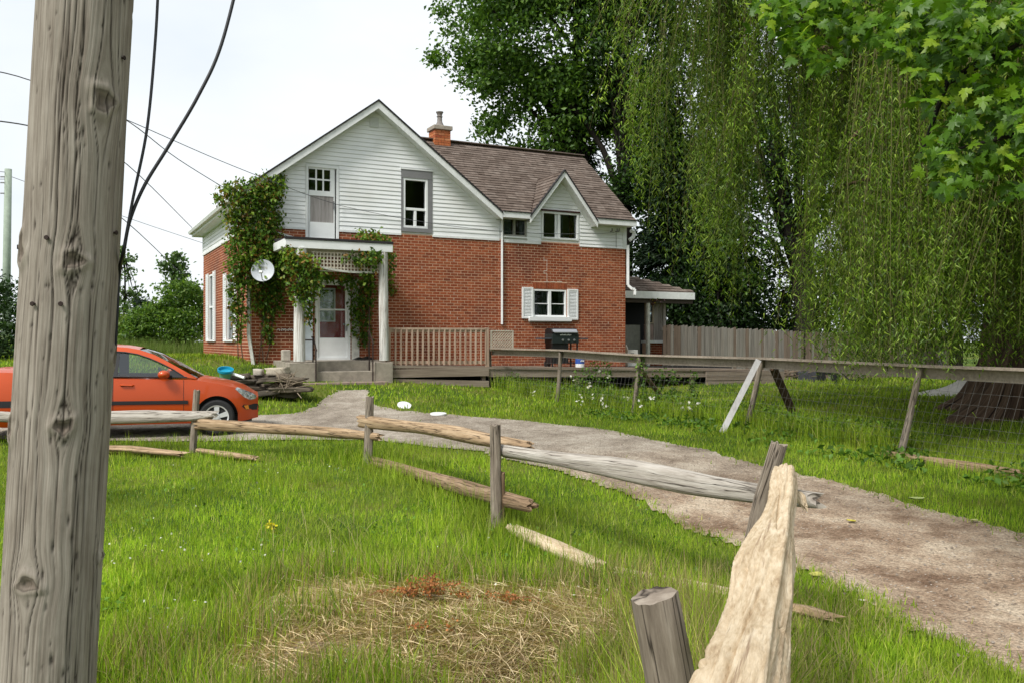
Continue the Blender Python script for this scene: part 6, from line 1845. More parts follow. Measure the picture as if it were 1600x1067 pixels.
# small gouges and staple holes
for q in range(120):
    a0 = r2.uniform(-1.5, 1.5) * RAD; zc = EYE + r2.uniform(-1.1, 1.05); w_ = r2.uniform(.0015, .004); h_ = w_ * r2.uniform(1, 4)
    f_ = np.exp(-((A2 * RAD - a0) / w_) ** 2 - ((v - zc) / h_) ** 2); bump -= .004 * f_; dark = np.maximum(dark, f_ * .95)
fine = sines(3, 9, 2, 250, 700); med = sines(4, 8, 2, 60, 160)
bump += .0008 * fine(np.stack([u, v * .012], -1)) + .0010 * med(np.stack([u, v * .02], -1))
R2 = RAD * taper_ + bump
ang = face_dir + A2
# angle increases to the right as seen from the camera
Xp = axx(Z2) + R2 * np.cos(ang); Yp = PY + R2 * np.sin(ang)
V = np.stack([Xp, Yp, Z2], -1).reshape(-1, 3)
i = np.arange(NL - 1)[:, None] * NA; k = np.arange(NA)[None]; k2 = (k + 1) % NA
Q = np.stack([i + k, i + k2, i + NA + k2, i + NA + k], -1).reshape(-1, 4)
topring = np.arange(NA) + (NL - 1) * NA
cidx = len(V); V = np.vstack([V, [[axx(H1), PY, H1]]])
guv = np.stack([u, v, np.clip(knot, 0, 4)], -1).reshape(-1, 3); guv = np.vstack([guv, [[0, H1, 4]]])
cc = np.stack([dark, dark, dark], -1).reshape(-1, 3); cc = np.vstack([cc, [[0, 0, 0]]])
def pole_mat():
    m, nt, b = new_mat('weathered_pole_wood'); L = nt.links.new
    b.inputs['Roughness'].default_value = .9; b.inputs['Specular IOR Level'].default_value = .15
    a = nt.nodes.new('ShaderNodeAttribute'); a.attribute_name = 'guv'
    s = nt.nodes.new('ShaderNodeSeparateXYZ'); L(a.outputs['Vector'], s.inputs[0])
    cb = nt.nodes.new('ShaderNodeCombineXYZ'); L(s.outputs[0], cb.inputs[0]); L(s.outputs[1], cb.inputs[1])
    def nz(scale, det, rough=.6):
        mp = nt.nodes.new('ShaderNodeMapping'); mp.inputs['Scale'].default_value = (*scale, 1); L(cb.outputs[0], mp.inputs['Vector'])
        n = nt.nodes.new('ShaderNodeTexNoise'); n.inputs['Scale'].default_value = 1; n.inputs['Detail'].default_value = det; n.inputs['Roughness'].default_value = rough
        L(mp.outputs[0], n.inputs['Vector']); return n.outputs['Fac']
    n1 = nz((230, 5), 5); n2 = nz((45, 2.2), 4); n3 = nz((9, 3.5), 5, .7)
    m1 = nt.nodes.new('ShaderNodeMath'); m1.operation = 'MULTIPLY'; m1.inputs[1].default_value = .42; L(n1, m1.inputs[0])
    m2 = nt.nodes.new('ShaderNodeMath'); m2.operation = 'MULTIPLY_ADD'; m2.inputs[1].default_value = .33; L(n2, m2.inputs[0]); L(m1.outputs[0], m2.inputs[2])
    m3 = nt.nodes.new('ShaderNodeMath'); m3.operation = 'MULTIPLY_ADD'; m3.inputs[1].default_value = .30; L(n3, m3.inputs[0]); L(m2.outputs[0], m3.inputs[2])
    r = ramp(nt, [(.34, (.095, .076, .060)), (.45, (.195, .166, .136)), (.55, (.280, .247, .208)), (.67, (.39, .352, .305))]); L(m3.outputs[0], r.inputs['Fac'])
    # knots: dark rings
    kr = ramp(nt, [(0.0, (.10, .07, .05)), (.10, (.055, .038, .027)), (.17, (.15, .115, .09)), (.23, (.045, .032, .024)), (.27, (.26, .225, .18)), (.36, (.30, .265, .22))])
    kd = nt.nodes.new('ShaderNodeMath'); kd.operation = 'DIVIDE'; kd.inputs[1].default_value = 4; L(s.outputs[2], kd.inputs[0])
    kn = nt.nodes.new('ShaderNodeMath'); kn.operation = 'MULTIPLY_ADD'; kn.inputs[1].default_value = .10; L(n3, kn.inputs[0])
    ks = nt.nodes.new('ShaderNodeMath'); ks.operation = 'SUBTRACT'; ks.inputs[1].default_value = .05; L(kd.outputs[0], ks.inputs[0]); L(ks.outputs[0], kn.inputs[2])
    L(kn.outputs[0], kr.inputs['Fac'])
    kf = nt.nodes.new('ShaderNodeMapRange'); kf.inputs['From Min'].default_value = 1.1; kf.inputs['From Max'].default_value = 1.7; kf.inputs['To Min'].default_value = .62; kf.inputs['To Max'].default_value = 0; L(s.outputs[2], kf.inputs['Value'])
    mx = nt.nodes.new('ShaderNodeMix'); mx.data_type = 'RGBA'; L(kf.outputs[0], mx.inputs[0]); L(r.outputs['Color'], mx.inputs[6]); L(kr.outputs['Color'], mx.inputs[7])
    cr = nt.nodes.new('ShaderNodeAttribute'); cr.attribute_name = 'col'; sc = nt.nodes.new('ShaderNodeSeparateXYZ'); L(cr.outputs['Vector'], sc.inputs[0])
    mk = nt.nodes.new('ShaderNodeMix'); mk.data_type = 'RGBA'; mk.inputs[7].default_value = (.022, .016, .012, 1); L(sc.outputs[0], mk.inputs[0]); L(mx.outputs[2], mk.inputs[6])
    L(mk.outputs[2], b.inputs['Base Color'])
    bp = nt.nodes.new('ShaderNodeBump'); bp.inputs['Strength'].default_value = .6; bp.inputs['Distance'].default_value = .004; L(m2.outputs[0], bp.inputs['Height']); L(bp.outputs['Normal'], b.inputs['Normal'])
    return m
shaft = np_mesh('shaft', V, [Q, np.stack([topring, np.roll(topring, -1), np.full(NA, cidx)], -1)], pole_mat(), pole, smooth=True, vec=guv, col=cc)
def pole_pt(px, py, out=.0):
    z = (533.5 - py) / F * PY + EYE; cxp = 133 - 58 * py / 1067.0
    s_ = max(-1, min(1, (px - cxp) / (RAD * F / PY))); a = face_dir + math.asin(s_)
    R = RAD * (1 + (EYE - z) * .018) + out
    return Vector((axx(z) + R * math.cos(a), PY + R * math.sin(a), z)), Vector((math.cos(a), math.sin(a), 0))
for (px, py) in ((30, 390), (78, 380), (182, 95), (170, 365), (60, 478), (95, 478)):
    p, nrm = pole_pt(px, py)
    MB().lathe([(.0035, -.01), (.0035, .006), (.007, .007), (.006, .010)], p, nrm, 8).build('nail', M['iron'], pole)
# ================================================================== CABLES AND WIRES
def spline(pts, n=8):
    P = [Vector(p) for p in pts]; P = [P[0] * 2 - P[1]] + P + [P[-1] * 2 - P[-2]]; out = []
    for q in range(1, len(P) - 2):
        for k_ in range(n):
            t = k_ / n; a, b, c, d = P[q - 1], P[q], P[q + 1], P[q + 2]
            out.append(.5 * ((2 * b) + (c - a) * t + (2 * a - 5 * b + 4 * c - d) * t * t + (3 * b - a - 3 * c + d) * t ** 3))
    out.append(P[-2]); return out
def cable(name, label, cat, pts, r, m, group=None, n=8):
    mb = MB(); mb.tube(spline(pts, n), r, 8)
    return setp(mb.build(name, m, None, tuple(pts[-1]), smooth='all'), label, cat, group)
edge = [(188, 420), (185, 480), (183, 560), (172, 760), (160, 960), (152, 1120)]
ep = [pole_pt(px + 14, py, .003)[0] for px, py in edge[:3]]
c1 = [PW(249, -60, 2.62), PW(243, 60, 2.60), PW(230, 200, 2.58), PW(208, 310, 2.57), PW(194, 385, 2.56)]
c2 = [PW(382, -70, 2.72), PW(346, 70, 2.68), PW(310, 150, 2.65), PW(264, 228, 2.62), PW(226, 290, 2.59), PW(203, 345, 2.57), PW(193, 395, 2.56)]
cable('power_cable', 'thin black cable rising almost straight up beside the near pole', 'cable', c1 + ep[:2], .0042, M['cable'], None)
cable('power_cable', 'thick black cable curving from the near pole edge up to the right', 'cable', c2 + ep, .0050, M['cable'], None)
def wire_run(label, a, b, sag, r=.010, via=None):
    a, b = Vector(a), Vector(b); mb = MB()
    pts = [a.lerp(b, t) - Vector((0, 0, sag * 4 * t * (1 - t))) for t in np.linspace(0, 1, 24)]
    mb.tube(pts, r, 5)
    return setp(mb.build('service_wire', M['wire'], None, tuple(a), smooth='all'), label, 'wire', 'service wires over the yard')
hA = HW(*(lambda p: (p[0], -.06, p[1]))(fr(533, 322, -.06)))
def wire_px(label, pts, r):
    return setp(cable('service_wire', label, 'wire', pts, r, M['wire'], 'service wires over the yard', 6), label)
wire_px('upper wire crossing the sky to the white gable beside the balcony door', [PW(-60, 102, 11), PW(50, 127, 13), PW(203, 190, 16), PW(345, 252, 19), PW(475, 303, 22), hA], .008)
wire_run('wire sagging across the white siding to the bracket at the right corner', hA, HW(*(lambda p: (p[0], -.10, p[1]))(fr(960, 364, -.1))), .28, .007)
wire_px('second wire from the top, ending in the vine at the eave', [PW(120, 148, 14), PW(203, 192, 16), PW(278, 249, 19), HW(-.35, .3, fr(347, 300, 0)[1])], .009)
wire_px('third wire from the top, ending at the rear left eave', [PW(-60, 183, 12), PW(45, 197, 13.5), PW(120, 219, 15.5), PW(198, 257, 19), HW(-.40, 8.2, 3.75)], .010)
wire_px('lowest wire slanting down behind the sapling left of the house', [PW(60, 262, 16), PW(195, 345, 24), PW(302, 447, 40)], .012)
hp_ = PW(10, 0, 38); gz = G(hp_[0], 38)
hyd = thing('hydro_pole', 'distant pale green grey utility pole at the left edge of the photo', 'utility pole', (hp_[0], 38, gz))
mb = MB(); mb.tube([(hp_[0] - .04, 38, gz - .2), (hp_[0] + .02, 38, EYE + 3.5), (hp_[0] + .08, 38, EYE + 7.35)], [.17, .155, .14], 12); mb.build('shaft', plain('green_grey_pole', (.30, .36, .29), .85, var=.2, scale=4), hyd, smooth='all')
mb = MB()
for z in (7.0, 6.75, 6.3): mb.tube([(hp_[0] - .2, 37.9, EYE + z), (hp_[0] + .1, 37.9, EYE + z)], .03, 5)
mb.build('insulators', M['grey_trim'], hyd)
for (z, e, lb) in ((7.2, (-22, 30, EYE + 6.6), 'wire running left from the top of the distant pole'), (6.9, (-24, 30, EYE + 5.8), 'lower wire running left from the distant pole'), (7.1, (-12.5, 52, EYE + 4.0), 'wire dropping right behind the near pole from the distant pole')):
    mb = MB(); a = Vector((hp_[0], 37.9, EYE + z)); b = Vector(e); mb.tube([a.lerp(b, t) - Vector((0, 0, .5 * t * (1 - t))) for t in np.linspace(0, 1, 8)], .012, 4)
    setp(mb.build('line_wire', M['wire'], None, tuple(a)), lb, 'wire')

# ================================================================== SPLIT RAIL FENCE in the foreground
rf = thing('split_rail_fence', 'old broken split rail fence of leaning grey posts and cracked rails round the lawn', 'fence', (-.14, 8.5, G(-.14, 8.5)))
def g3(px, Y, dz=0): 
    x = (px - 800) / F * Y; return (x, Y, G(x, Y) + dz)
def post(pxb, pxt, pyt, Y, r, seed, m='post_grey', na=16, flat=(1, .8)):
    b = g3(pxb, Y, -.25); t = PW(pxt, pyt, Y)
    return log_mesh('post', [b, ((b[0] + t[0]) / 2, Y, (b[2] + t[2]) / 2), t], [r * 1.05, r, r * .95], M[m], rf, na=na, seg=.04, ridge=.10, lump=.06, seed=seed, flat=flat, ragged=.012, nlump=1.2)
post(300, 308, 609, 13.0, .055, 51); post(574, 578, 620, 11.5, .058, 52); post(777, 774, 664, 8.5, .056, 53)
log_mesh('splint', [g3(783, 8.52, -.1), PW(785, 735, 8.52)], [.028, .026], M['rail_brown'], rf, na=8, seed=54)
log_mesh('post', [g3(1135, 5.60, -.25), PW(1190, 780, 5.58), PW(1217, 692, 5.55)], [.062, .056, .054], M['post_grey'], rf, na=18, seg=.03, ridge=.07, lump=.05, seed=55, flat=(.95, .5), ragged=.010, nlump=1)
bx_ = (PW(1022, 928, 2.30)); 
log_mesh('post', [(bx_[0] + .20, 2.33, G(.5, 2.3) - .25), (bx_[0] + .10, 2.31, bx_[2] - .5), bx_], [.072, .068, .062], M['post_grey'], rf, na=40, seg=.012, ridge=.11, lump=.05, seed=56, flat=(1, .9), ragged=.003, nlump=1.6)
def rail(pts, radii, m, seed, **k):
    a = dict(na=22, seg=.035, ridge=.20, lump=.22, flat=(.75, 1.0), ragged=.06); a.update(k)
    return log_mesh('rail', [PW(*p) for p in pts], radii, M[m], rf, seed=seed, **a)
rail([(-120, 648, 13.3), (100, 652, 13.1), (230, 650, 13.0), (300, 649, 12.95), (336, 646, 12.9)], [.085, .09, .095, .07, .045], 'rail_grey', 61)
rail([(309, 662, 12.95), (400, 668, 12.6), (480, 672, 12.1), (540, 679, 11.8), (592, 684, 11.4)], [.075, .07, .065, .072, .055], 'rail_tan', 62)
rail([(563, 657, 11.6), (640, 666, 10.9), (720, 678, 9.6), (775, 688, 8.9), (830, 696, 8.5)], [.070, .075, .075, .066, .045], 'rail_tan', 63)
rail([(583, 721, 11.35), (660, 742, 10.4), (740, 765, 9.2), (790, 779, 8.55), (829, 789, 8.2)], [.065, .075, .078, .075, .062], 'rail_brown', 64)
rail([(782, 704, 8.6), (860, 716, 8.0), (960, 731, 7.2), (1080, 752, 6.4), (1180, 768, 5.75), (1274, 781, 5.3)], [.07, .085, .088, .085, .075, .055], 'rail_grey', 65, na=28, ridge=.24)
def rotten_rail():
    pts = np.array([PW(1227, 734, 5.35), PW(1221, 784, 4.5), PW(1206, 837, 3.7), PW(1193, 885, 3.07), PW(1185, 946, 2.57), PW(1171, 1012, 2.09), PW(1157, 1067, 1.74), PW(1125, 1190, 1.35)])
    rad = np.array([.058, .070, .090, .090, .090, .090, .088, .085]); na = 170
    d = np.r_[0, np.cumsum(np.linalg.norm(np.diff(pts, axis=0), axis=1))]; n = 440
    l = d[-1] * (1 - (1 - np.linspace(0, 1, n)) ** 1.35)[:, None].ravel()
    C = np.stack([np.interp(l, d, pts[:, q]) for q in range(3)], 1); R = np.interp(l, d, rad)
    T = unit(np.gradient(C, axis=0)); S = unit(np.cross(T, np.array([0, 0, 1.0]))); U = np.cross(S, T)
    a = np.linspace(0, 2 * np.pi, na, endpoint=False); A, Lg = np.meshgrid(a, l)
    sq = 1 / np.maximum(np.abs(np.cos(A + .25)), np.abs(np.sin(A + .25))) ** .75
    def rid(seed, lo, hi, ls): return 1 - np.abs(sines(seed, 7, 3, lo, hi)(np.stack([np.cos(A) * 1.0, np.sin(A), Lg * ls], -1)))
    h = .13 * rid(1, 2.5, 5.0, .35) + .075 * rid(2, 6, 11, .28) + .03 * rid(3, 12, 22, .25) + .085 * sines(4, 6, 3, .6, 1.6)(np.stack([np.cos(A), np.sin(A), Lg * 2.6], -1)) + .007 * sines(6, 8, 3, 9, 20)(np.stack([np.cos(A), np.sin(A), Lg * 9], -1))
    r_ = np.random.default_rng(12)
    for q in range(9):
        a0 = r_.uniform(0, 6.28); w = r_.uniform(.05, .12); ph = r_.uniform(0, 6); ai = a0 + .30 * np.sin(Lg * r_.uniform(.8, 1.8) + ph)
        dlt = np.angle(np.exp(1j * (A - ai))); h -= r_.uniform(.12, .26) * np.exp(-(dlt / w) ** 2) * (.35 + .65 * (np.sin(Lg * r_.uniform(1.5, 3) + ph) > -.2))
    for q in range(26):      # rotted pockets and knot holes
        a0 = r_.uniform(0, 6.28); l0 = r_.uniform(.3, d[-1]); w = r_.uniform(.10, .26); e = w * .085 * r_.uniform(1, 2.4)
        dlt = np.angle(np.exp(1j * (A - a0))); h -= r_.uniform(.06, .16) * np.exp(-(dlt / w) ** 2 - ((Lg - l0) / e) ** 2)
    rr = R[:, None] * .93 * sq * (1 + h - .12)
    P = C[:, None] + S[:, None] * (rr * np.cos(A))[..., None] + U[:, None] * (rr * np.sin(A) * .66)[..., None]
    jag = .03 * sines(9, 7, 2, 2, 6)(np.stack([np.cos(a) * 2, np.sin(a) * 2], -1)); P[0] += T[0] * jag[:, None]; P[1] += T[0] * (jag * .6)[:, None]
    V = P.reshape(-1, 3); i = np.arange(n - 1)[:, None] * na; k = np.arange(na)[None]; k2 = (k + 1) % na
    Q = np.stack([i + k, i + k2, i + na + k2, i + na + k], -1).reshape(-1, 4); c0 = len(V); V = np.vstack([V, C[0] + T[0] * .03, C[-1]]); kk = np.arange(na)
    t0 = np.stack([np.full(na, c0), (kk + 1) % na, kk], -1); t1 = np.stack([np.full(na, c0 + 1), (n - 1) * na + kk, (n - 1) * na + (kk + 1) % na], -1)
    guv = np.vstack([np.stack([np.cos(A) * 1.4, np.sin(A) * 1.4, Lg], -1).reshape(-1, 3), [[0, 0, 0], [0, 0, 9]]])
    return np_mesh('rail', V, [Q, t0, t1], M['rail_pale'], rf, smooth=True, vec=guv)
setp(rotten_rail(), 'pale rotten deeply furrowed rail nearest the camera')
log_mesh('splinter', [PW(1236, 772, 5.2), PW(1250, 777, 5.15), PW(1256, 790, 5.1)], [.03, .035, .02], M['rail_pale'], rf, na=14, seg=.02, ridge=.25, lump=.25, seed=91)
# rails fallen into the grass along the fence line
def fallen(label, pts, r, m, seed, flat=(1, .45), lift=.035):
    P = [g3(px, Y, r * .35 + lift) for px, Y in pts]
    o = log_mesh('fallen_rail', P, [r * .8] + [r] * (len(P) - 2) + [r * .7], M[m], None, P[0], na=18, seg=.05, ridge=.12, lump=.2, seed=seed, flat=flat, ragged=.06)
    return setp(o, label, 'rail')
fallen('pale fallen rail in the grass just right of the near utility pole', [(120, 12.9), (200, 12.8), (284, 12.4)], .11, 'rail_tan', 71)
fallen('short pale fallen rail tapering into the grass right of the leftmost fence post', [(312, 12.8), (350, 12.4), (398, 11.9)], .09, 'rail_tan', 72)
fallen('pale broken rail on the ground right of the post with the hanging lower rail', [(806, 8.2), (870, 7.5), (938, 6.85)], .10, 'rail_pale', 73,  (1, .5), .02)
fallen('long fallen rail almost hidden in tall grass before the leaning post', [(965, 6.75), (1060, 6.4), (1140, 6.1), (1185, 5.95)], .075, 'rail_pale', 74, (1, .5), .015)
fallen('tan rail end in the grass right of the big rotten rail', [(1222, 5.75), (1262, 5.6), (1300, 5.45)], .07, 'rail_tan', 75)
# ================================================================== TREES behind the house
GREEN_MID = [(.060, .130, .020), (.080, .165, .024), (.108, .205, .030), (.042, .092, .018), (.14, .24, .04)]
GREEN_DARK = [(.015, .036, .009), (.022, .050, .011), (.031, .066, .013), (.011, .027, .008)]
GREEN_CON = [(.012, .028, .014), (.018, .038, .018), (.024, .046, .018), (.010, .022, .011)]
GREEN_LIGHT = [(.11, .20, .030), (.15, .25, .04), (.09, .165, .028), (.19, .28, .06), (.07, .13, .025)]
broadleaf('broadleaf_tree', 'tall leafy maple rising behind the ridge of the brown roof', 'tree', (2.75, 40),
    [((1.9, 40, 14.6), (5.0, 4.5, 5.0), 130, 215, 1.0), ((-.7, 38.5, 13.2), (2.9, 2.2, 2.9), 46, 175, .72), ((4.0, 41, 17.5), (4, 4, 4), 50, 190, 1.1), ((1.6, 40, 10.2), (3.0, 3, 2.4), 48, 260, .9), ((0.6, 38.5, 15.6), (2.8, 2.2, 2.0), 36, 200, .85)],
    (2.85, 40, 15.5), .36, .22, GREEN_MID, 22, None, 'leaf_gloss')
broadleaf('broadleaf_tree', 'tall tree with a leaning dark trunk and open branches left of the willow curtain', 'tree', (4.85, 38),
    [((5.2, 38, 12.8), (2.4, 3.5, 4.4), 70, 230, .95), ((4.4, 38, 16.5), (3.5, 3.5, 3), 40, 200, 1.1), ((6.2, 38, 7.5), (2.2, 2, 2.4), 44, 220, .8)],
    (4.5, 38, 14.0), .36, .19, GREEN_DARK + GREEN_MID[:2], 16, None, 'leaf',
    extra=[([(4.7, 38, 6.0), (3.9, 38, 8.2), (2.9, 38, 9.7), (1.5, 38, 10.9)], .16, .05), ([(4.7, 38, 7.5), (5.2, 38, 9.5), (5.3, 38, 12)], .18, .06)])
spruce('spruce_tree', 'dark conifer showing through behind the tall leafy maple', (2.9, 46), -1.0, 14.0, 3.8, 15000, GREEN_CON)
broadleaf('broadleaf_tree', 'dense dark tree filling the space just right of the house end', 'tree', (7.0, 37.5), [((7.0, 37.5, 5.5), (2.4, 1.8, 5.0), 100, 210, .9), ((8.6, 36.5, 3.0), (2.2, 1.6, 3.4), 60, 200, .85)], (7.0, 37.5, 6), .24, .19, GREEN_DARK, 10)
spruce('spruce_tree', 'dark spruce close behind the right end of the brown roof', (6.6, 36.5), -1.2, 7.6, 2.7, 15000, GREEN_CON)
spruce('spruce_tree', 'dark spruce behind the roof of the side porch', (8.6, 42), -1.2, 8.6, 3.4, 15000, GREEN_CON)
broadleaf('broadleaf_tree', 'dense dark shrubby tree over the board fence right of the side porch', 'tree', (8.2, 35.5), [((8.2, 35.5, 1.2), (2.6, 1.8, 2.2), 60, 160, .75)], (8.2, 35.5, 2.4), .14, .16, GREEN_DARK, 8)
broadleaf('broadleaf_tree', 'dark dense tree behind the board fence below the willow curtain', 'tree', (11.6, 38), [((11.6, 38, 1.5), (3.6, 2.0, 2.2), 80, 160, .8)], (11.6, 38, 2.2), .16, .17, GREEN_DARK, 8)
broadleaf('forked_tree', 'tall tree with a thick forked trunk seen in the gap of the willow', 'tree', (11.0, 34),
    [((10.0, 34, 7.6), (2.1, 2.4, 3.0), 56, 210, .8), ((13.3, 34.5, 9.6), (2.8, 2.6, 3.2), 60, 210, .9), ((9.6, 34, 11.4), (3.2, 3, 2.6), 60, 210, .9), ((12.5, 34.5, 4.4), (1.6, 1.6, 1.5), 18, 110, .6), ((9.0, 34, 4.0), (1.4, 1.6, 2.0), 26, 120, .65)],
    (11.1, 34, 4.2), .52, .17, GREEN_DARK + GREEN_MID[:3], 10, None, 'leaf',
    extra=[([(11.05, 34, 2.6), (10.6, 34, 4.6), (10.1, 34, 6.6), (9.9, 34, 9.5)], .34, .12), ([(11.05, 34, 3.0), (11.5, 34, 5.0), (11.9, 34, 6.6), (12.3, 34, 9.5)], .38, .12), ([(10.9, 34, 3.6), (11.0, 34, 5.6), (11.1, 34, 8)], .16, .06),
           ([(10.8, 34, 2.2), (10.1, 34, 3.6), (9.2, 34, 4.4)], .10, .03), ([(10.1, 34, 6.2), (9.2, 34, 6.9), (8.3, 34, 7.2)], .10, .03)])
for (nm_, lb, bx, by, bl) in (('broadleaf_tree', 'tall dark tree far behind the densest hanging willow branches', 18.0, 36, [((17.6, 36, 8.0), (4.8, 3, 7.0), 140, 260, 1.15), ((16.6, 36, 2.8), (3.0, 2, 2.6), 44, 200, .9)]), ('broadleaf_tree', 'tall dark tree behind the willow trunk', 24.5, 39, [((24.5, 39, 8.5), (5.2, 3, 7.5), 130, 240, 1.2)]), ('broadleaf_tree', 'tall dark tree behind the left edge of the willow curtain', 8.0, 40, [((8.2, 40, 11.0), (3.4, 3, 5.0), 90, 200, 1.0)])):
    broadleaf(nm_, lb, 'tree', (bx, by), bl, (bx, by, 8), .28, .21, GREEN_DARK + GREEN_MID[:1], 10)
for (x, y, zt, lb) in ((15.5, 44, 3.8, 'dark hedge tree far behind the willow branches right of the forked trunk'), (20.5, 46, 4.2, 'broad dark hedge tree behind the willow trunk'), (26, 44, 5.0, 'dark hedge tree at the right edge behind the willow')):
    broadleaf('hedge_tree', lb, 'tree', (x, y), [((x, y, zt * .35), (3.2, 1.8, zt * .75), 70, 120, .9)], (x, y, zt * .6), .18, .20, GREEN_DARK + GREEN_MID[:1], 6, 'hedge trees behind the yard')
# ---- left side: saplings, bushes
broadleaf('poplar_sapling', 'slender poplar sapling standing alone above the bushes left of the house', 'tree', (-13.8, 36), [((-13.75, 36, 3.0), (.42, .4, .85), 13, 62, .30), ((-13.45, 36, 2.0), (.55, .5, .8), 12, 62, .30), ((-13.2, 36, 1.2), (.7, .5, .5), 9, 60, .32)], (-13.7, 36, 3.4), .06, .17, [(.06, .12, .035), (.09, .16, .05), (.14, .21, .09)], 12, None, 'leaf_gloss', aspect=.75)
broadleaf('poplar_sapling', 'taller poplar sapling half hidden by the near pole', 'tree', (-15.9, 36), [((-15.75, 36, 2.6), (.42, .5, 1.4), 16, 60, .30), ((-15.3, 36, .6), (.8, .6, .7), 12, 60, .34)], (-15.7, 36, 3.6), .06, .17, [(.07, .13, .035), (.10, .17, .05), (.14, .21, .08)], 12, None, 'leaf_gloss', aspect=.75)
broadleaf('leafy_bush', 'big green bush against the left rear corner of the house', 'bush', (-12.6, 33.5), [((-12.3, 33.5, .85), (1.0, 1.0, 1.5), 60, 170, .42), ((-13.4, 33.8, .25), (1.2, 1, 1.0), 44, 160, .40), ((-14.4, 33.6, -.1), (1.0, .9, .6), 24, 150, .36)], (-12.6, 33.5, 1.0), .08, .13, GREEN_LIGHT + GREEN_MID, 8, None, 'leaf_gloss')
broadleaf('leafy_bush', 'yellow green bush left of the tall bush, beyond the orange car', 'bush', (-15.6, 34.5), [((-15.7, 34.5, .1), (1.8, 1.0, .95), 60, 170, .42)], (-15.6, 34.5, .3), .05, .12, [(.13, .20, .035), (.17, .24, .05), (.09, .15, .03), (.2, .27, .08)], 6, None, 'leaf_gloss')
broadleaf('leafy_bush', 'pointed mid green bush under the slender sapling', 'bush', (-14.5, 37.5), [((-14.9, 37.5, .5), (1.5, 1, 1.1), 46, 150, .42)], (-14.5, 37.5, 1.2), .06, .14, GREEN_MID, 6, None, 'leaf_gloss')
spruce('spruce_tree', 'small bluish conifer beyond the bushes left of the house', (-18.3, 44), -.6, 2.1, 1.1, 5000, [(.03, .055, .04), (.04, .07, .045)], leaf=.2)
broadleaf('dark_tree', 'dark leafy tree at the left edge behind the tail of the car', 'tree', (-14.6, 25), [((-14.7, 25, .35), (1.35, 1.1, 1.55), 60, 150, .5), ((-16.4, 25.5, .2), (1.2, 1.1, 1.5), 40, 140, .5)], (-14.7, 25, 1.0), .12, .12, GREEN_DARK + [(.03, .07, .02)], 8, None, 'leaf')
for (x, y, zt, lb) in ((-24, 50, 2.4, 'far field tree left of the bushes'), (-32, 56, 3.0, 'far rounded tree at the left'), (-40, 60, 2.6, 'farthest tree at the left'), (-18, 62, 1.6, 'low far tree beyond the small conifer'), (-9, 60, 2.0, 'far tree hidden behind the house')):
    broadleaf('far_tree', lb, 'tree', (x, y), [((x, y, zt * .3), (3.0, 2, zt * .8), 50, 90, .9)], (x, y, zt * .5), .15, .24, GREEN_MID + GREEN_DARK, 5, 'trees beyond the field')

# ================================================================== WILLOW
WX, WY = 9.95, 17.0
wg = G(WX, WY)
willow = thing('weeping_willow', 'huge weeping willow with long hanging curtains of narrow leaves and a flared brown trunk', 'tree', (WX, WY, wg))
limbs = []
tz = [(-.25, 1.85), (.0, 1.50), (.25, 1.20), (.8, .92), (1.6, .80), (2.6, .78), (3.6, .86)]
def trunk_arr():
    NAw = 72; a = np.linspace(0, 2 * np.pi, NAw, endpoint=False); V = []; U = []
    hs = np.linspace(-.3, 3.6, 60)
    for h in hs:
        R = np.interp(h, [p[0] for p in tz], [p[1] for p in tz])
        fl = max(0, 1 - h / 1.3)
        root_ = 1 + fl * (.30 * np.cos(5 * a + .6) + .20 * np.cos(3 * a + 2) + .10 * np.cos(8 * a + 1)) + .035 * np.cos(11 * a + h) + .025 * np.cos(17 * a - 2 * h) + .02 * np.sin(29 * a + 3 * h)
        x = WX + R * root_ * np.cos(a) * 1.02; y = WY + R * root_ * np.sin(a)
        V.append(np.stack([x, y, np.full(NAw, wg + h)], 1)); U.append(np.stack([np.cos(a) * 5, np.sin(a) * 5, np.full(NAw, h)], 1))
    i = np.arange(59)[:, None] * NAw; k = np.arange(NAw)[None]; k2 = (k + 1) % NAw
    return np.vstack(V), np.stack([i + k, i + k2, i + NAw + k2, i + NAw + k], -1).reshape(-1, 4), np.vstack(U)
tv, tq, tu = trunk_arr()
np_mesh('trunk', tv, [tq], M['bark_willow'], willow, smooth=True, vec=tu)
rw = np.random.default_rng(21)
limb_paths = []
for q in range(15):
    a = q / 15 * 6.283 + rw.uniform(-.2, .2); R = rw.uniform(4.5, 7.6); h = rw.uniform(7.5, 10.5)
    s = np.array([WX + .4 * math.cos(a), WY + .4 * math.sin(a), wg + 3.2]); e = np.array([WX + R * math.cos(a), WY + R * math.sin(a), wg + h - R * .22])
    p = limb_curve(s, e, .28, 10, rw); limb_paths.append(p); limbs.append((p, .30 * rw.uniform(.7, 1.1), .05))
    for b in range(3):
        m = p[rw.integers(4, 9)]; e2 = m + np.array([rw.normal() * 2.0, rw.normal() * 2.0, rw.uniform(-.5, 1.4)])
        p2 = limb_curve(m, e2, .15, 6, rw); limbs.append((p2, .09, .02))
for (pa, pb, pc) in (((1520, 60, 13.5), (1420, 110, 13.0), (1325, 225, 12.5)), ((1500, 230, 13), (1400, 270, 13), (1320, 290, 12.8))):
    limbs.append((np.array([PW(*pa), PW(*pb), PW(*pc)]), .05, .02))
trunk_mesh('limbs', limbs, M['bark_willow'], willow, 8)
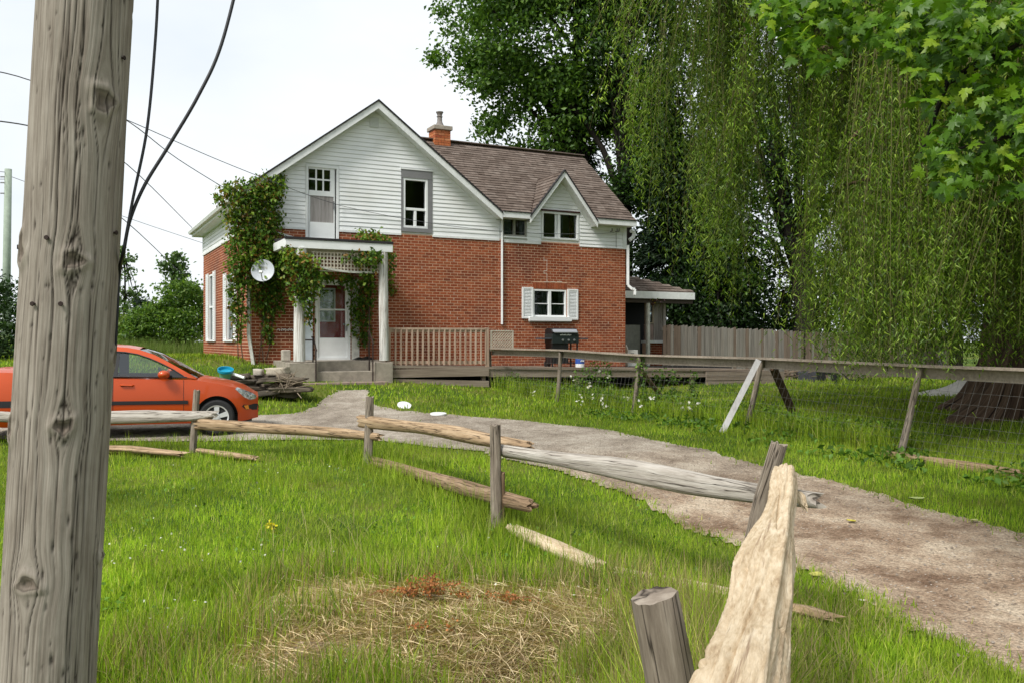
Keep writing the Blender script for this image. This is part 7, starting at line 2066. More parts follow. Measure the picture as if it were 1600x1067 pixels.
# hanging strands: tips follow how far each side of the curtain reaches down
b_az = np.array([ 900, 940,  965, 1000, 1045, 1095, 1180, 1230, 1262, 1330, 1420, 1500, 1600, 1800, 2600])
b_y  = np.array([ 100, 165,  225,  320,  405,  485,  512,  300,  585,  606,  606,  585,  575,  570,  560])
SP = []; SA = []; SZ = []; SC_ = []; stem = MB(); ns = 0
tries = 0
WCOL = np.array([(.098, .172, .012), (.135, .222, .017), (.072, .132, .010), (.20, .28, .034), (.046, .090, .009)])
while ns < 3300 and tries < 9000:
    tries += 1
    a0 = rw.uniform(0, 6.283); R0 = 8.2 * math.sqrt(rw.uniform(.14, 1.04))
    x0 = WX + R0 * math.cos(a0); y0 = WY + R0 * math.sin(a0) * .95
    if tries % 5 == 0:
        y0 = rw.uniform(11.8, 15.4); x0 = y0 * rw.uniform(.42, .66); R0 = min(8.2, math.hypot(x0 - WX, y0 - WY)); a0 = math.atan2(y0 - WY, x0 - WX)
    if y0 < 10.8: continue
    px0 = 800 + F * x0 / y0
    if px0 < 905 or (y0 > WY + 2 and rw.random() < .5): continue
    if px0 < 962 and rw.random() < .72: continue
    rc = rw.uniform(.14, .34); nst = int(rw.uniform(10, 34)); tint = 1 + rw.normal() * .26; lift = abs(rw.normal()) * .7 + (rw.random() < .38) * rw.uniform(.6, 3.6)
    dome = wg + 10.6 - (R0 / 8.2) ** 2 * 2.8 + rw.normal() * .8
    drift = rw.normal(size=2) * .34
    for st in range(nst):
        x = x0 + rw.normal() * rc; y = y0 + rw.normal() * rc; px = 800 + F * x / y
        by = float(np.interp(px, b_az, b_y))
        zbot = EYE + (533.5 - by) / F * y + (lift * .25 if px > 1262 else lift) + abs(rw.normal()) * .95
        zbot = max(zbot, G(x, y) + .45)
        if 1188 < px < 1318:
            lim = EYE + (533.5 - (185 + rw.normal() * 40 + (px > 1275) * 60)) / F * y
            if px < 1268 or rw.random() < .7: zbot = max(zbot, lim)
        if px < 975 and rw.random() < .5: zbot += rw.uniform(0, 2.4)
        ztop = dome + rw.normal() * .3
        if ztop - zbot < .8: continue
        ns += 1
        L = ztop - zbot; n = int(L / .026); t = np.linspace(0, 1, n)
        out = np.array([math.cos(a0), math.sin(a0)]) * rw.uniform(.1, .6)
        cx = x + drift[0] * t ** 2 + out[0] * np.sin(t * 1.57) + .11 * np.sin(t * L * rw.uniform(.7, 2.2) + a0 * 9 + st) * t; cy = y + drift[1] * t ** 2 + out[1] * np.sin(t * 1.57) + .11 * np.cos(t * L * 1.3 + st) * t
        P = np.stack([cx, cy, ztop - L * t], 1)
        if st % 2 == 0:
            idx = np.linspace(0, n - 1, 6).astype(int); stem.tube([tuple(P[q]) for q in idx], [.007, .006, .005, .004, .003, .002], 3, caps=False)
        # short side twigs: leaves stand off the strand in bunches
        bunch = .045 + .15 * (np.sin(t * L * rw.uniform(3, 7) + st) > .35) * t
        keep = rw.random(n) < .55 + .45 * np.sin(t * L * rw.uniform(2, 5) + st * 2) ** 2
        az = rw.uniform(0, 6.283, n)
        ax = np.stack([np.cos(az), np.sin(az), np.full(n, -1.0)], 1) * np.array([.85, .85, 1]) + rw.normal(size=(n, 3)) * .3
        P = P + rw.normal(size=(n, 3)) * bunch[:, None] - np.array([0, 0, 1]) * bunch[:, None] * .6
        SP.append(P[keep]); SA.append(unit(ax)[keep])
        SC_.append(np.clip(WCOL[rw.choice(5, n)] * tint * (1 + rw.normal(size=(n, 1)) * .16), .01, .5)[keep])
SP = np.vstack(SP); SA = np.vstack(SA); SC_ = np.vstack(SC_)
leaf_cloud('crown', SP, rw.uniform(.075, .135, len(SP)) * np.clip(SP[:, 1] / 16, .7, 1.1), None, M['leaf'], willow, .20, .2, axis=SA, C=SC_, tri=True)
setp(stem.build('hanging_stems', plain('olive_twig', (.13, .12, .04), .7), willow), kind='stuff')
# upper dome leaves, above the frame: they shade the curtains as the real crown does
dd = unit(rw.normal(size=(40000, 3))); dd[:, 2] = np.abs(dd[:, 2])
P = np.array([WX, WY, wg + 6.5]) + dd * np.array([7.8, 7.4, 5.0]) * rw.uniform(.70, 1, (40000, 1))
P = P[P[:, 2] > EYE + .40 * P[:, 1]]
leaf_cloud('upper_crown', P, .34, [tuple(c) for c in WCOL], M['leaf'], willow, .3, .5)

# ================================================================== MAPLE overhead at the right, leaf by leaf
mp_ = thing('maple_tree', 'maple reaching in from the upper right with big five pointed bright green leaves', 'tree', (8.6, 5.4, G(8.6, 5.4)))
mlimbs = [(np.array([(8.6, 5.4, G(8.6, 5.4) - .3), (8.55, 5.45, EYE + 1), (8.4, 5.5, EYE + 4), (8.2, 5.6, EYE + 7.5)]), .30, .14)]
def br(pts, r0, r1): mlimbs.append((np.array([PW(*p) for p in pts]), r0, r1))
br([(2300, -330, 5.6), (1900, -250, 5.8), (1560, -150, 6.0), (1330, -60, 6.2), (1200, 10, 6.3)], .07, .010)
br([(2250, -200, 5.2), (1850, -90, 5.3), (1600, 60, 5.4), (1480, 130, 5.5), (1440, 240, 5.5)], .06, .008)
br([(1900, -100, 5.2), (1700, 120, 5.1), (1590, 210, 5.2), (1490, 235, 5.3)], .04, .006)
br([(1560, -150, 6.0), (1450, -40, 5.8), (1380, 60, 5.7)], .03, .006)
trunk_mesh('trunk', mlimbs, M['bark'], mp_, 10)
LEAF2D = [(0, 0), (.10, .08), (.34, -.02), (.30, .12), (.52, .22), (.40, .32), (.47, .48), (.30, .46), (.20, .44), (.24, .68), (.13, .66), (0, 1.0), (-.13, .66), (-.24, .68), (-.20, .44), (-.30, .46), (-.47, .48), (-.40, .32), (-.52, .22), (-.30, .12), (-.34, -.02), (-.10, .08)]
def leaf_shape(i):
    r = random.Random(900 + i); vs = []
    droop = r.uniform(.10, .28); cup = r.uniform(-.18, .12)
    for (x, y) in LEAF2D: vs.append((x + r.uniform(-.02, .02), y + r.uniform(-.02, .02), -droop * y * y + cup * x * x * 2 + .03 * math.sin(9 * x)))
    n = len(vs); vs.append((0, .33, .015)); vs.append((-.008, -.28, .02)); vs.append((.008, -.28, .02)); vs.append((0, .02, .0))
    fs = [(q, (q + 1) % n, n) for q in range(n)] + [(n + 1, n + 2, n + 3)]
    return np.array(vs), fs
SHAPES = [leaf_shape(i) for i in range(6)]
MCOL = [(.062, .145, .006), (.088, .190, .008), (.140, .255, .012), (.038, .095, .005), (.215, .320, .02)]
clusters = [  # px, py, depth, spread px (x, y), leaves
 (1215, 15, 6.3, 34, 26, 60), (1250, 60, 6.2, 30, 26, 46), (1300, 10, 6.3, 60, 24, 80), (1290, 95, 6.3, 24, 16, 22), (1330, 45, 6.4, 36, 28, 52),
 (1400, 30, 5.7, 34, 26, 52), (1395, 68, 5.6, 26, 16, 26), (1450, 15, 5.7, 46, 24, 66), (1440, 75, 5.7, 34, 26, 50), (1500, 40, 5.6, 44, 36, 84), (1475, 110, 5.6, 28, 26, 34), (1455, 150, 5.6, 16, 18, 16),
 (1555, 60, 5.5, 46, 50, 110), (1530, 150, 5.5, 40, 34, 50), (1580, 170, 5.4, 34, 46, 62), (1500, 195, 5.4, 30, 18, 26), (1465, 235, 5.4, 22, 20, 28), (1500, 258, 5.4, 34, 26, 48), (1480, 290, 5.4, 16, 14, 14), (1560, 240, 5.4, 40, 28, 46), (1600, 20, 5.6, 50, 40, 70), (1625, 200, 5.3, 40, 60, 50), (1600, 290, 5.4, 30, 20, 16),
 (1350, -50, 6.2, 110, 30, 90), (1560, -50, 5.8, 110, 34, 110), (1650, 90, 5.6, 40, 70, 60)]
rm = np.random.default_rng(33); LV = []
for (px, py, Y, sx, sy, n) in clusters:
    for q in range(int(n * 2.3)):
        yy = Y + rm.normal() * .34
        c = np.array(PW(px + rm.normal() * sx * .62, py + rm.normal() * sy * .62, yy))
        d = np.array([rm.normal() * .75 - .25, rm.normal() * .55 - .25, -.55 + rm.normal() * .35]); d /= np.linalg.norm(d)
        nr = np.array([rm.normal() * .65 - .15, -.45 + rm.normal() * .65, .75 + rm.normal() * .5]); nr -= d * nr.dot(d); nr /= np.linalg.norm(nr)
        LV.append((c, d, nr, rm.uniform(.055, .112), MCOL[rm.choice(5, p=[.28, .25, .15, .24, .08])], rm.integers(6)))
# leaf meshes are shared: six shapes in five greens
lm = {}
def leaf_me(si, ci):
    if (si, ci) not in lm:
        v, f = SHAPES[si]; me = bpy.data.meshes.new('leaf'); me.from_pydata([tuple(p) for p in v], [], f)
        c = np.ones((len(v), 4), np.float32); c[:, :3] = MCOL[ci]; c[-3:, :3] = (.16, .12, .03)
        at = me.attributes.new('col', 'FLOAT_COLOR', 'POINT'); at.data.foreach_set('color', c.ravel()); me.materials.append(M['leaf_gloss']); lm[(si, ci)] = me
    return lm[(si, ci)]
def vis(L): 
    px = 800 + F * L[0][0] / L[0][1]; py = 533.5 - F * (L[0][2] - EYE) / L[0][1]; return px < 1590 and 0 < py < 330
order = sorted(range(len(LV)), key=lambda q: (not vis(LV[q]), LV[q][0][1]))
Mi = ROOT[mp_.name]
for q in order[:300]:
    c, d, nr, s, col, si = LV[q]; sd = np.cross(d, nr)
    o = bpy.data.objects.new('leaf', leaf_me(int(si), MCOL.index(col)))
    mat = Matrix(((sd[0] * s, d[0] * s, nr[0] * s, c[0]), (sd[1] * s, d[1] * s, nr[1] * s, c[1]), (sd[2] * s, d[2] * s, nr[2] * s, c[2]), (0, 0, 0, 1)))
    o.matrix_local = Mi @ mat; place(o, mp_)
VV = []; FF = []; CC = []; off = 0
for q in order[300:]:
    c, d, nr, s, col, si = LV[q]; sd = np.cross(d, nr); v, f = SHAPES[int(si)]
    VV.append(c + s * (v[:, :1] * sd + v[:, 1:2] * d + v[:, 2:] * nr)); FF.append(np.array(f) + off); off += len(v)
    k_ = np.tile(np.array(col), (len(v), 1)); k_[-3:] = (.16, .12, .03); CC.append(k_)
setp(np_mesh('leaves', np.vstack(VV), [np.vstack(FF)], M['leaf_gloss'], mp_, col=np.vstack(CC)), kind='stuff')
# unseen rest of its crown, enlarged to shade the lawn
P, _ = ellipsoid_clumps((9.0, 9.0, EYE + 8.5), (5.6, 6.0, 2.8), 190, 150, 1.0, r=rm)
pxx = 800 + F * P[:, 0] / np.maximum(P[:, 1], .5); pyy = 533.5 - F * (P[:, 2] - EYE) / np.maximum(P[:, 1], .5)
P = P[(P[:, 1] > 1.0) & ((pyy < -60) | (pxx > 1720))]
leaf_cloud('upper_crown', P, .20, MCOL, M['leaf_gloss'], mp_, .9, .8)

# ================================================================== VIRGINIA CREEPER on the house corner and porch
VC = [(.080, .165, .016), (.120, .220, .022), (.180, .270, .030), (.23, .245, .034), (.20, .12, .024), (.27, .15, .034), (.050, .105, .012), (.14, .065, .02)]
VW = [.24, .23, .16, .07, .05, .04, .18, .03]
rv = np.random.default_rng(44)
def vine(name, label, blobs, stems, base):
    root = thing(name, label, 'climbing plant', base)
    Ps = []; cs = []
    for (px, py, rx, ry, t, dt, n, *mix) in blobs:
        m = int(n * .84)
        a = rv.uniform(0, 6.283, m); r_ = np.sqrt(rv.uniform(0, 1, m)) * (1 + .18 * rv.normal(size=m))
        X = px + rx * r_ * np.cos(a); Y = py + ry * r_ * np.sin(a)
        for u, v in zip(X, Y):
            tt = t - abs(rv.normal()) * dt
            s, z = fr(u, v, tt); Ps.append(HW(s, tt, z))
        w = np.array(mix[0]) if mix else np.array(VW); w = w / w.sum()
        hue = rv.normal() * .1
        cs.append(palette(m, VC, .2, rv, w) * (1 + hue))
    P = np.array(Ps); C = np.clip(np.vstack(cs), .01, .5)
    # three leaflets per node
    P = np.repeat(P, 2, 0) + rv.normal(size=(len(P) * 2, 3)) * .045; C = np.repeat(C, 2, 0)
    ax = unit(rv.normal(size=(len(P), 3)) * .6 + np.array([.1, -.35, -.7]))
    leaf_cloud('foliage', P, rv.uniform(.07, .135, len(P)), None, M['leaf'], root, .62, .3, axis=ax, C=C)
    mb = MB()
    for st_ in stems: mb.tube(spline([HW(*(lambda q: (q[0], t_, q[1]))(fr(u, v, t_))) for (u, v, t_) in st_], 5), .014, 5)
    if stems: mb.build('stem', plain('brown_vine_stem', (.12, .075, .05), .9, var=.3), root, smooth='all')
    return root
WARM = [.18, .20, .20, .14, .09, .07, .09, .03]; DARKW = [.30, .14, .06, .02, .05, .02, .38, .03]
vine('creeper_vine', 'thick creeper with green and rusty leaves climbing the left house corner',
 [(388, 300, 46, 15, -.25, .12, 300), (415, 292, 30, 20, -.30, .12, 230), (360, 300, 22, 14, -.35, .1, 110, WARM), (395, 335, 40, 30, -.22, .14, 620), (432, 300, 12, 22, -.12, .08, 110), (372, 345, 18, 34, -.2, .15, 240, WARM), (425, 345, 16, 34, -.12, .1, 240),
  (395, 385, 38, 30, -.22, .15, 560), (372, 400, 17, 40, -.2, .14, 260), (425, 395, 20, 26, -.15, .1, 240), (392, 432, 30, 26, -.22, .13, 360), (368, 452, 12, 38, -.12, .1, 190), (430, 432, 18, 24, -.10, .1, 180, DARKW), (375, 490, 12, 28, -.12, .08, 130, WARM), (425, 470, 18, 24, -.08, .08, 190, DARKW), (372, 520, 8, 14, -.08, .06, 36, WARM), (418, 500, 10, 20, -.06, .05, 70), (422, 525, 7, 12, -.05, .05, 34), (440, 415, 10, 26, -.1, .1, 110), (405, 470, 14, 20, -.1, .08, 90), (440, 278, 6, 10, -.08, .05, 24), (345, 312, 12, 10, -.3, .05, 40, WARM)],
 [[(412, 566, -.05), (408, 520, -.05), (415, 470, -.06), (400, 400, -.06), (405, 310, -.08)], [(404, 566, -.05), (410, 500, -.05), (396, 440, -.06), (380, 360, -.06)], [(380, 566, -.1), (376, 520, -.1), (382, 440, -.1), (390, 330, -.1)], [(416, 562, -.04), (424, 520, -.05), (428, 450, -.05)], [(372, 560, -.08), (371, 500, -.08), (374, 420, -.1)]], HW(.1, -.1, -.6))
vine('creeper_vine', 'creeper hanging in a bunch over the left porch post',
 [(470, 412, 28, 16, -1.85, .10, 240, WARM), (458, 402, 16, 12, -1.85, .08, 90, WARM), (475, 438, 26, 22, -1.85, .12, 300), (472, 458, 22, 14, -1.85, .1, 130), (483, 475, 9, 16, -1.8, .06, 50), (482, 498, 6, 14, -1.8, .05, 30), (492, 425, 9, 16, -1.7, .06, 60), (448, 395, 12, 8, -1.8, .05, 40, WARM)],
 [[(470, 560, -1.72), (474, 500, -1.74), (470, 440, -1.76), (476, 400, -1.76)]], HW(.7, -1.8, -.47))
vine('creeper_vine', 'dark creeper strand hanging down the wall right of the front door',
 [(575, 415, 16, 22, -1.2, .35, 190), (560, 402, 26, 9, -1.72, .06, 90, DARKW), (585, 400, 12, 10, -1.75, .06, 60), (572, 455, 15, 28, -.25, .15, 230, DARKW), (566, 490, 13, 26, -.12, .1, 170, DARKW), (568, 525, 10, 16, -.08, .06, 80, DARKW), (545, 440, 16, 10, -.5, .3, 80, DARKW), (510, 432, 24, 8, -.5, .3, 90, DARKW), (551, 465, 4, 26, -.12, .05, 40), (552, 500, 3, 18, -.1, .04, 22)],
 [[(577, 562, -.05), (574, 510, -.05), (580, 440, -.06), (570, 400, -.1)]], HW(2.7, -.1, -.47))
vine('creeper_vine', 'small clump of creeper growing on top of the porch roof', [(585, 372, 20, 9, -.8, .25, 150), (600, 378, 10, 6, -.9, .2, 50, WARM), (565, 366, 8, 6, -.4, .15, 36)], [], HW(2.6, -.6, 2.4))
vine('creeper_vine', 'thin creeper on the brick just right of the right porch post', [(608, 415, 7, 22, -.6, .4, 90), (612, 445, 5, 16, -.08, .05, 40, WARM), (606, 400, 8, 8, -1.2, .2, 40)], [], HW(3.1, -.1, .9))
# ================================================================== GRASS AND WEEDS
rg_ = np.random.default_rng(77)
def blades(name, X, Y, H, Wd, C, lean=.35, mat='grass', label=None, curl=.5, base_z=None, r=rg_, ang=None, far_y=None):
    n = len(X)
    Zg = (G(X, Y) if base_z is None else base_z) - .01
    a = r.uniform(0, 6.283, n) if ang is None else ang
    l = np.abs(r.normal(size=n)) * lean * H
    b = r.uniform(0, 6.283, n); dx, dy = np.cos(b), np.sin(b)
    sx, sy = np.cos(a) * Wd / 2, np.sin(a) * Wd / 2
    mx, my = X + dx * l * .35, Y + dy * l * .35; tx, ty = X + dx * l, Y + dy * l
    hz = np.sqrt(np.maximum(H ** 2 - (l * .8) ** 2, (H * .35) ** 2))
    V = np.stack([np.stack([X - sx, Y - sy, Zg], 1), np.stack([X + sx, Y + sy, Zg], 1), np.stack([mx - sx * .8, my - sy * .8, Zg + hz * .55], 1), np.stack([mx + sx * .8, my + sy * .8, Zg + hz * .55], 1), np.stack([tx, ty, Zg + hz], 1)], 1).reshape(-1, 3)
    if far_y is not None:
        fz = Y > far_y
        V5 = V.reshape(n, 5, 3); Cc = np.clip(C, .005, .8); nn_ = ~fz; kn = int(nn_.sum()); i = np.arange(kn)[:, None] * 5; j = kn * 5 + np.arange(n - kn)[:, None] * 3
        Vn = np.concatenate([V5[nn_].reshape(-1, 3), V5[fz][:, [0, 1, 4]].reshape(-1, 3)]); Cn = np.concatenate([np.repeat(Cc[nn_], 5, 0), np.repeat(Cc[fz], 3, 0)])
        return setp(np_mesh(name, Vn, [i + np.array([[0, 1, 3, 2]]), np.concatenate([i + np.array([[2, 3, 4]]), j + np.array([[0, 1, 2]])])], M[mat], col=Cn), label, None, None, 'stuff')
    i = np.arange(n)[:, None] * 5
    Qd = i + np.array([[0, 1, 3, 2]]); Tr = i + np.array([[2, 3, 4]])
    o = np_mesh(name, V, [Qd, Tr], M[mat], col=np.repeat(np.clip(C, .005, .8), 5, 0))
    return setp(o, label, None, None, 'stuff')

HAY = (-.27, 5.05)
def hay_f(x, y):
    d = np.hypot((x - HAY[0]) / 1.02, (y - HAY[1]) / 1.25)
    return d + (vnoise(x, y, .75, 15, 2) - .5) * 1.5
def covered(x, y): return in_poly(x, y, HOUSE_POLY) | in_poly(x, y, DECK_POLY)
FENCE_LINE = [(-4.66, 13), (-1.86, 11.5), (-.14, 8.5), (1.33, 5.6), (.5, 2.4)]
def seg_dist(x, y, P):
    d = np.full(np.shape(x), 9.0)
    for (a, b), (c, e) in zip(P[:-1], P[1:]):
        vx, vy = c - a, e - b; t = np.clip(((x - a) * vx + (y - b) * vy) / (vx * vx + vy * vy), 0, 1)
        d = np.minimum(d, np.hypot(x - a - t * vx, y - b - t * vy))
    return d
def sample(n, y0, y1, half=.80, p=1.0):
    # density falls off with distance as blades get harder to tell apart
    u = rg_.random(n)
    Y = y0 * (y1 / y0) ** u
    X = rg_.uniform(-half, half, n) * Y
    return X, Y
LAWN = np.array([(.200, .310, .020), (.250, .365, .026), (.150, .250, .016), (.315, .390, .036), (.110, .182, .014), (.40, .40, .11)])
def lawn_col(x, y, n):
    c = LAWN[rg_.choice(6, n, p=[.26, .24, .20, .14, .10, .06])]
    big = vnoise(x, y, 1.4, 3) - .5; sm = vnoise(x, y, .35, 8) - .5
    c = c * (1 + big * 1.0 + sm * .85 + rg_.normal(size=n) * .14)[:, None]
    yel = np.clip((vnoise(x, y, .9, 19) - .52) * 3.5, 0, 1)[:, None]
    return c * 1.12 * (1 - yel * .45) + np.array([.25, .29, .05]) * yel * .45
X, Y = sample(400000, 2.3, 17.5)
left_bank = (X < 1.0)
k = (~in_drive(X, Y, .28) | (seg_dist(*warp(X, Y), DRIVE + DRIVE[:1]) < np.abs(rg_.normal(size=len(X))) * .05)) & ~covered(X, Y) & (hay_f(X, Y) > rg_.uniform(.70, 1.45, len(X)))
X, Y = X[k], Y[k]
fd_ = seg_dist(X, Y, FENCE_LINE)
wf_d = seg_dist(X, Y, wf_pts)
hd = hay_f(X, Y)
H = rg_.uniform(.045, .095, len(X)) * (1 + .6 * (vnoise(X, Y, .7, 6) - .4))
tall = np.exp(-(fd_ / .30) ** 2) * (rg_.random(len(X)) < .6) * (Y < 12) * np.where((X > -.2) & (X < 1.7) & (Y > 5.7) & (Y < 8.4), .4, 1.0)
ring_ = np.exp(-((hd - 1.25) / .35) ** 2) * (rg_.random(len(X)) < .55)
verge = (vnoise(X, Y, .8, 41) > .60) * (fd_ < 1.6) * (X < 1.2) * (rg_.random(len(X)) < .45)
H = H * (1 + 2.4 * tall + 2.2 * ring_ + 1.4 * verge)
near = np.clip((4.6 - Y) / 2.0, 0, 1); H = H * (1 + near * .3 * (X > -1.6))
right = (X > 1.2) & (Y > 9.3) & (wf_d < 1.1); H = np.where(right, H * rg_.uniform(1.0, 2.0, len(X)), H)
Wd = .0026 + .00105 * Y * rg_.uniform(.7, 1.3, len(X)) * .62
C = lawn_col(X, Y, len(X))
dry = (ring_ > .3) & (rg_.random(len(X)) < .30) | ((fd_ < .5) & (X > .1) & (Y < 7) & (rg_.random(len(X)) < .28))
C[dry] = np.array([.34, .28, .13]) * rg_.uniform(.7, 1.2, (dry.sum(), 1))
blades('lawn_grass', X, Y, H, Wd, C, .42, 'grass', 'mown green grass in front of the house', far_y=6.5)
# broad leaved plants and clover patches in the lawn, weeds creeping on to the drive
n = 9000; X, Y = sample(n, 3.2, 14, .5); k = ~in_drive(X, Y, .3) & (vnoise(X, Y, .45, 91) > .60) & (hay_f(X, Y) > 1.1); X, Y = X[k], Y[k]
P = np.stack([X, Y, G(X, Y) + rg_.uniform(.02, .075, len(X))], 1)
setp(leaf_cloud('lawn_weeds', P, rg_.uniform(.018, .05, len(P)), [(.10, .20, .02), (.14, .26, .03), (.075, .15, .015)], M['leaf'], None, .75, 1.3), 'low clover and broad leaved weeds mixed into the lawn', kind='stuff')
n = 220000; X, Y = sample(n, 3.6, 20.5, .7); k = in_drive(X, Y, .28); X, Y = X[k], Y[k]; ed_ = seg_dist(*warp(X, Y), DRIVE + DRIVE[:1]); k = in_drive(X, Y, .28) & ((ed_ < np.abs(rg_.normal(size=len(X))) * .13) & (rg_.random(len(X)) < .8) | (rg_.random(len(X)) < .002)); X, Y = X[k], Y[k]
blades('drive_weeds', X, Y, rg_.uniform(.03, .10, len(X)), .003 + .0008 * Y, lawn_col(X, Y, len(X)) * .9, .8, 'grass', 'sparse grass and weeds creeping over the edges of the drive')
n = 1100; X = rg_.uniform(-2.2, 1.2, n); Y = rg_.uniform(3.2, 8.6, n); k = (vnoise(X, Y, .6, 97) > .5) & ~in_drive(X, Y, .2); X, Y = X[k], Y[k]
blades('seed_stalks', X, Y, rg_.uniform(.16, .34, len(X)), .0035, palette(len(X), [(.46, .38, .20), (.34, .30, .12)], .12, rg_), .7, 'straw', 'thin dry seed stalks standing in the grass')
# far lawn
X, Y = sample(120000, 17.0, 48, .95)
k = ~in_drive(X, Y, .3) & ~covered(X, Y); X, Y = X[k], Y[k]
blades('lawn_grass', X, Y, rg_.uniform(.06, .13, len(X)) * (1 + (Y > 30) * .3), .012 + .0009 * Y, lawn_col(X, Y, len(X)) * .92, .45, 'grass', 'grass of the yard round the house', far_y=0)
# tall blades and seed stalks round the hay patch and the fence
n = 5200; X = rg_.uniform(-1.9, 2.0, n); Y = rg_.uniform(3.0, 8.2, n)
hd = hay_f(X, Y); fd_ = seg_dist(X, Y, FENCE_LINE)
k = ((np.abs(hd - 1.25) < .30) | (fd_ < .38) & ~((X > -.2) & (X < 1.7) & (Y > 5.7) & (Y < 8.4))) & ~in_drive(X, Y, .2); X, Y, = X[k], Y[k]
c = palette(len(X), [(.12, .20, .025), (.09, .16, .02), (.17, .23, .05), (.36, .30, .15), (.30, .24, .10)], .15, rg_, [.3, .25, .2, .15, .10])
blades('tall_grass', X, Y, rg_.uniform(.18, .36, len(X)), rg_.uniform(.004, .009, len(X)), c, .5, 'grass', 'tall uncut grass beside the old rails')
n = 7000; X = rg_.uniform(.25, 2.3, n); Y = rg_.uniform(2.9, 7.0, n)
k = ~in_drive(X, Y, .3) & (vnoise(X, Y, .4, 23) > .44); X, Y = X[k], Y[k]
blades('dry_grass', X, Y, rg_.uniform(.10, .24, len(X)), rg_.uniform(.003, .006, len(X)), palette(len(X), [(.38, .31, .15), (.30, .25, .11), (.20, .22, .06)], .15, rg_), .9, 'straw', 'straw coloured dead grass beside the drive')
# weeds inside the wire fence
n = 5500; f = rg_.random(n); q = np.array(wf_pts[:5]); seg = rg_.integers(0, 4, n)
base = q[seg] + (q[seg + 1] - q[seg]) * f[:, None]; off = np.abs(rg_.normal(size=n)) * 1.1 * np.where(seg > 1, .5, 1.0)
X = base[:, 0] + off * .88 + .05; Y = base[:, 1] + off * .46 + .05
k = ~covered(X, Y); X, Y, off = X[k], Y[k], off[k]
P = np.stack([X, Y, G(X, Y) + rg_.random(len(X)) ** .8 * (.48 * np.exp(-off / 2.0)) * (.4 + vnoise(X, Y, .8, 3))], 1)
setp(leaf_cloud('weed_foliage', P, rg_.uniform(.05, .11, len(P)), [(.095, .19, .02), (.125, .23, .028), (.07, .14, .018), (.16, .25, .04)], M['leaf'], None, .4, .9), 'leafy green weeds crowding the inside of the wire fence', kind='stuff')
n = 9000; f = rg_.random(n); seg = rg_.integers(0, 4, n); q = np.array(wf_pts[:5]); base = q[seg] + (q[seg + 1] - q[seg]) * f[:, None]; off = np.abs(rg_.normal(size=n)) * 1.2 * np.where(seg > 1, .4, 1.0) - .1
X = base[:, 0] + off * .88; Y = base[:, 1] + off * .46; k = ~covered(X, Y); X, Y = X[k], Y[k]
blades('tall_grass', X, Y, rg_.uniform(.15, .5, len(X)), .011, lawn_col(X, Y, len(X)) * .9, .4, 'grass', 'tall grass growing up through the wire fence')
# weeds on the verge below the wire fence
n = 2600; f = rg_.random(n); seg = rg_.integers(2, 6, n); q = np.array(wf_pts); base = q[seg] + (q[seg + 1] - q[seg]) * f[:, None]; off = rg_.uniform(.1, 1.3, n)
X = base[:, 0] - off * .88; Y = base[:, 1] - off * .46; k = ~in_drive(X, Y, .3) & (vnoise(X, Y, .6, 51) > .45); X, Y = X[k], Y[k]
P = np.stack([X, Y, G(X, Y) + rg_.uniform(.03, .14, len(X))], 1)
setp(leaf_cloud('weed_foliage', P, rg_.uniform(.05, .12, len(P)), [(.08, .17, .02), (.11, .21, .03), (.06, .12, .018)], M['leaf'], None, .65, 1.0), 'broad leaved weeds on the verge between drive and wire fence', kind='stuff')
# meadow weeds behind the left lawn
n = 20000; X = rg_.uniform(-22, -10.6, n); Y = rg_.uniform(31.0, 34, n)
blades('meadow_weeds', X, Y, rg_.uniform(.2, .8, n) * (.5 + vnoise(X, Y, 1.2, 2)), .016, palette(n, [(.13, .21, .035), (.19, .27, .06), (.10, .17, .03), (.24, .28, .10)], .15, rg_), .3, 'grass', 'tall meadow weeds beyond the lawn left of the house', far_y=0)
# tall flower stalks by the deck: each a plant
def stalk(px, pyt, Y, lb, leafy=.07):
    x = (px - 800) / F * Y; gz = G(x, Y); zt = EYE + (533.5 - pyt) / F * Y
    root = thing('climbing_weed', lb, 'plant', (x, Y, gz), 0, 'tall weeds along the wire fence')
    pts = [(x, Y, gz), (x + .03, Y, (gz + zt) / 2), (x + rg_.normal() * .04, Y, zt)]
    MB().tube(pts, [.008, .006, .003], 5).build('stem', M.setdefault('green_stem', plain('green_stem', (.07, .12, .03), .7)), root)
    n = int((zt - gz) * 150); t = rg_.random(n); P = np.stack([x + rg_.normal(size=n) * leafy, Y + rg_.normal(size=n) * leafy, gz + t * (zt - gz)], 1)
    leaf_cloud('foliage', P, rg_.uniform(.05, .10, n), [(.10, .19, .025), (.14, .24, .035), (.07, .14, .02)], M['leaf'], root, .6, .8)
for (px, py, Y, lb) in ((903, 580, 20.6, 'leafy green stalk just right of the second wire fence post'), (933, 563, 20.2, 'tall bright green stalk in front of the blue tub'), (949, 556, 19.8, 'pale climbing stalk right of the tall bright stalk'), (1003, 556, 18.2, 'vine climbing the third wire fence post'), (1030, 575, 18.5, 'short stalk just right of the third wire fence post'), (1052, 578, 18.2, 'bushy stalk beside the sloping brown brace'), (1082, 580, 17.8, 'slim stalk midway between the brace and the silver plank'), (920, 572, 20.9, 'yellowish stalk between the two green ones near the blue tub')):
    stalk(px, py, Y, lb)
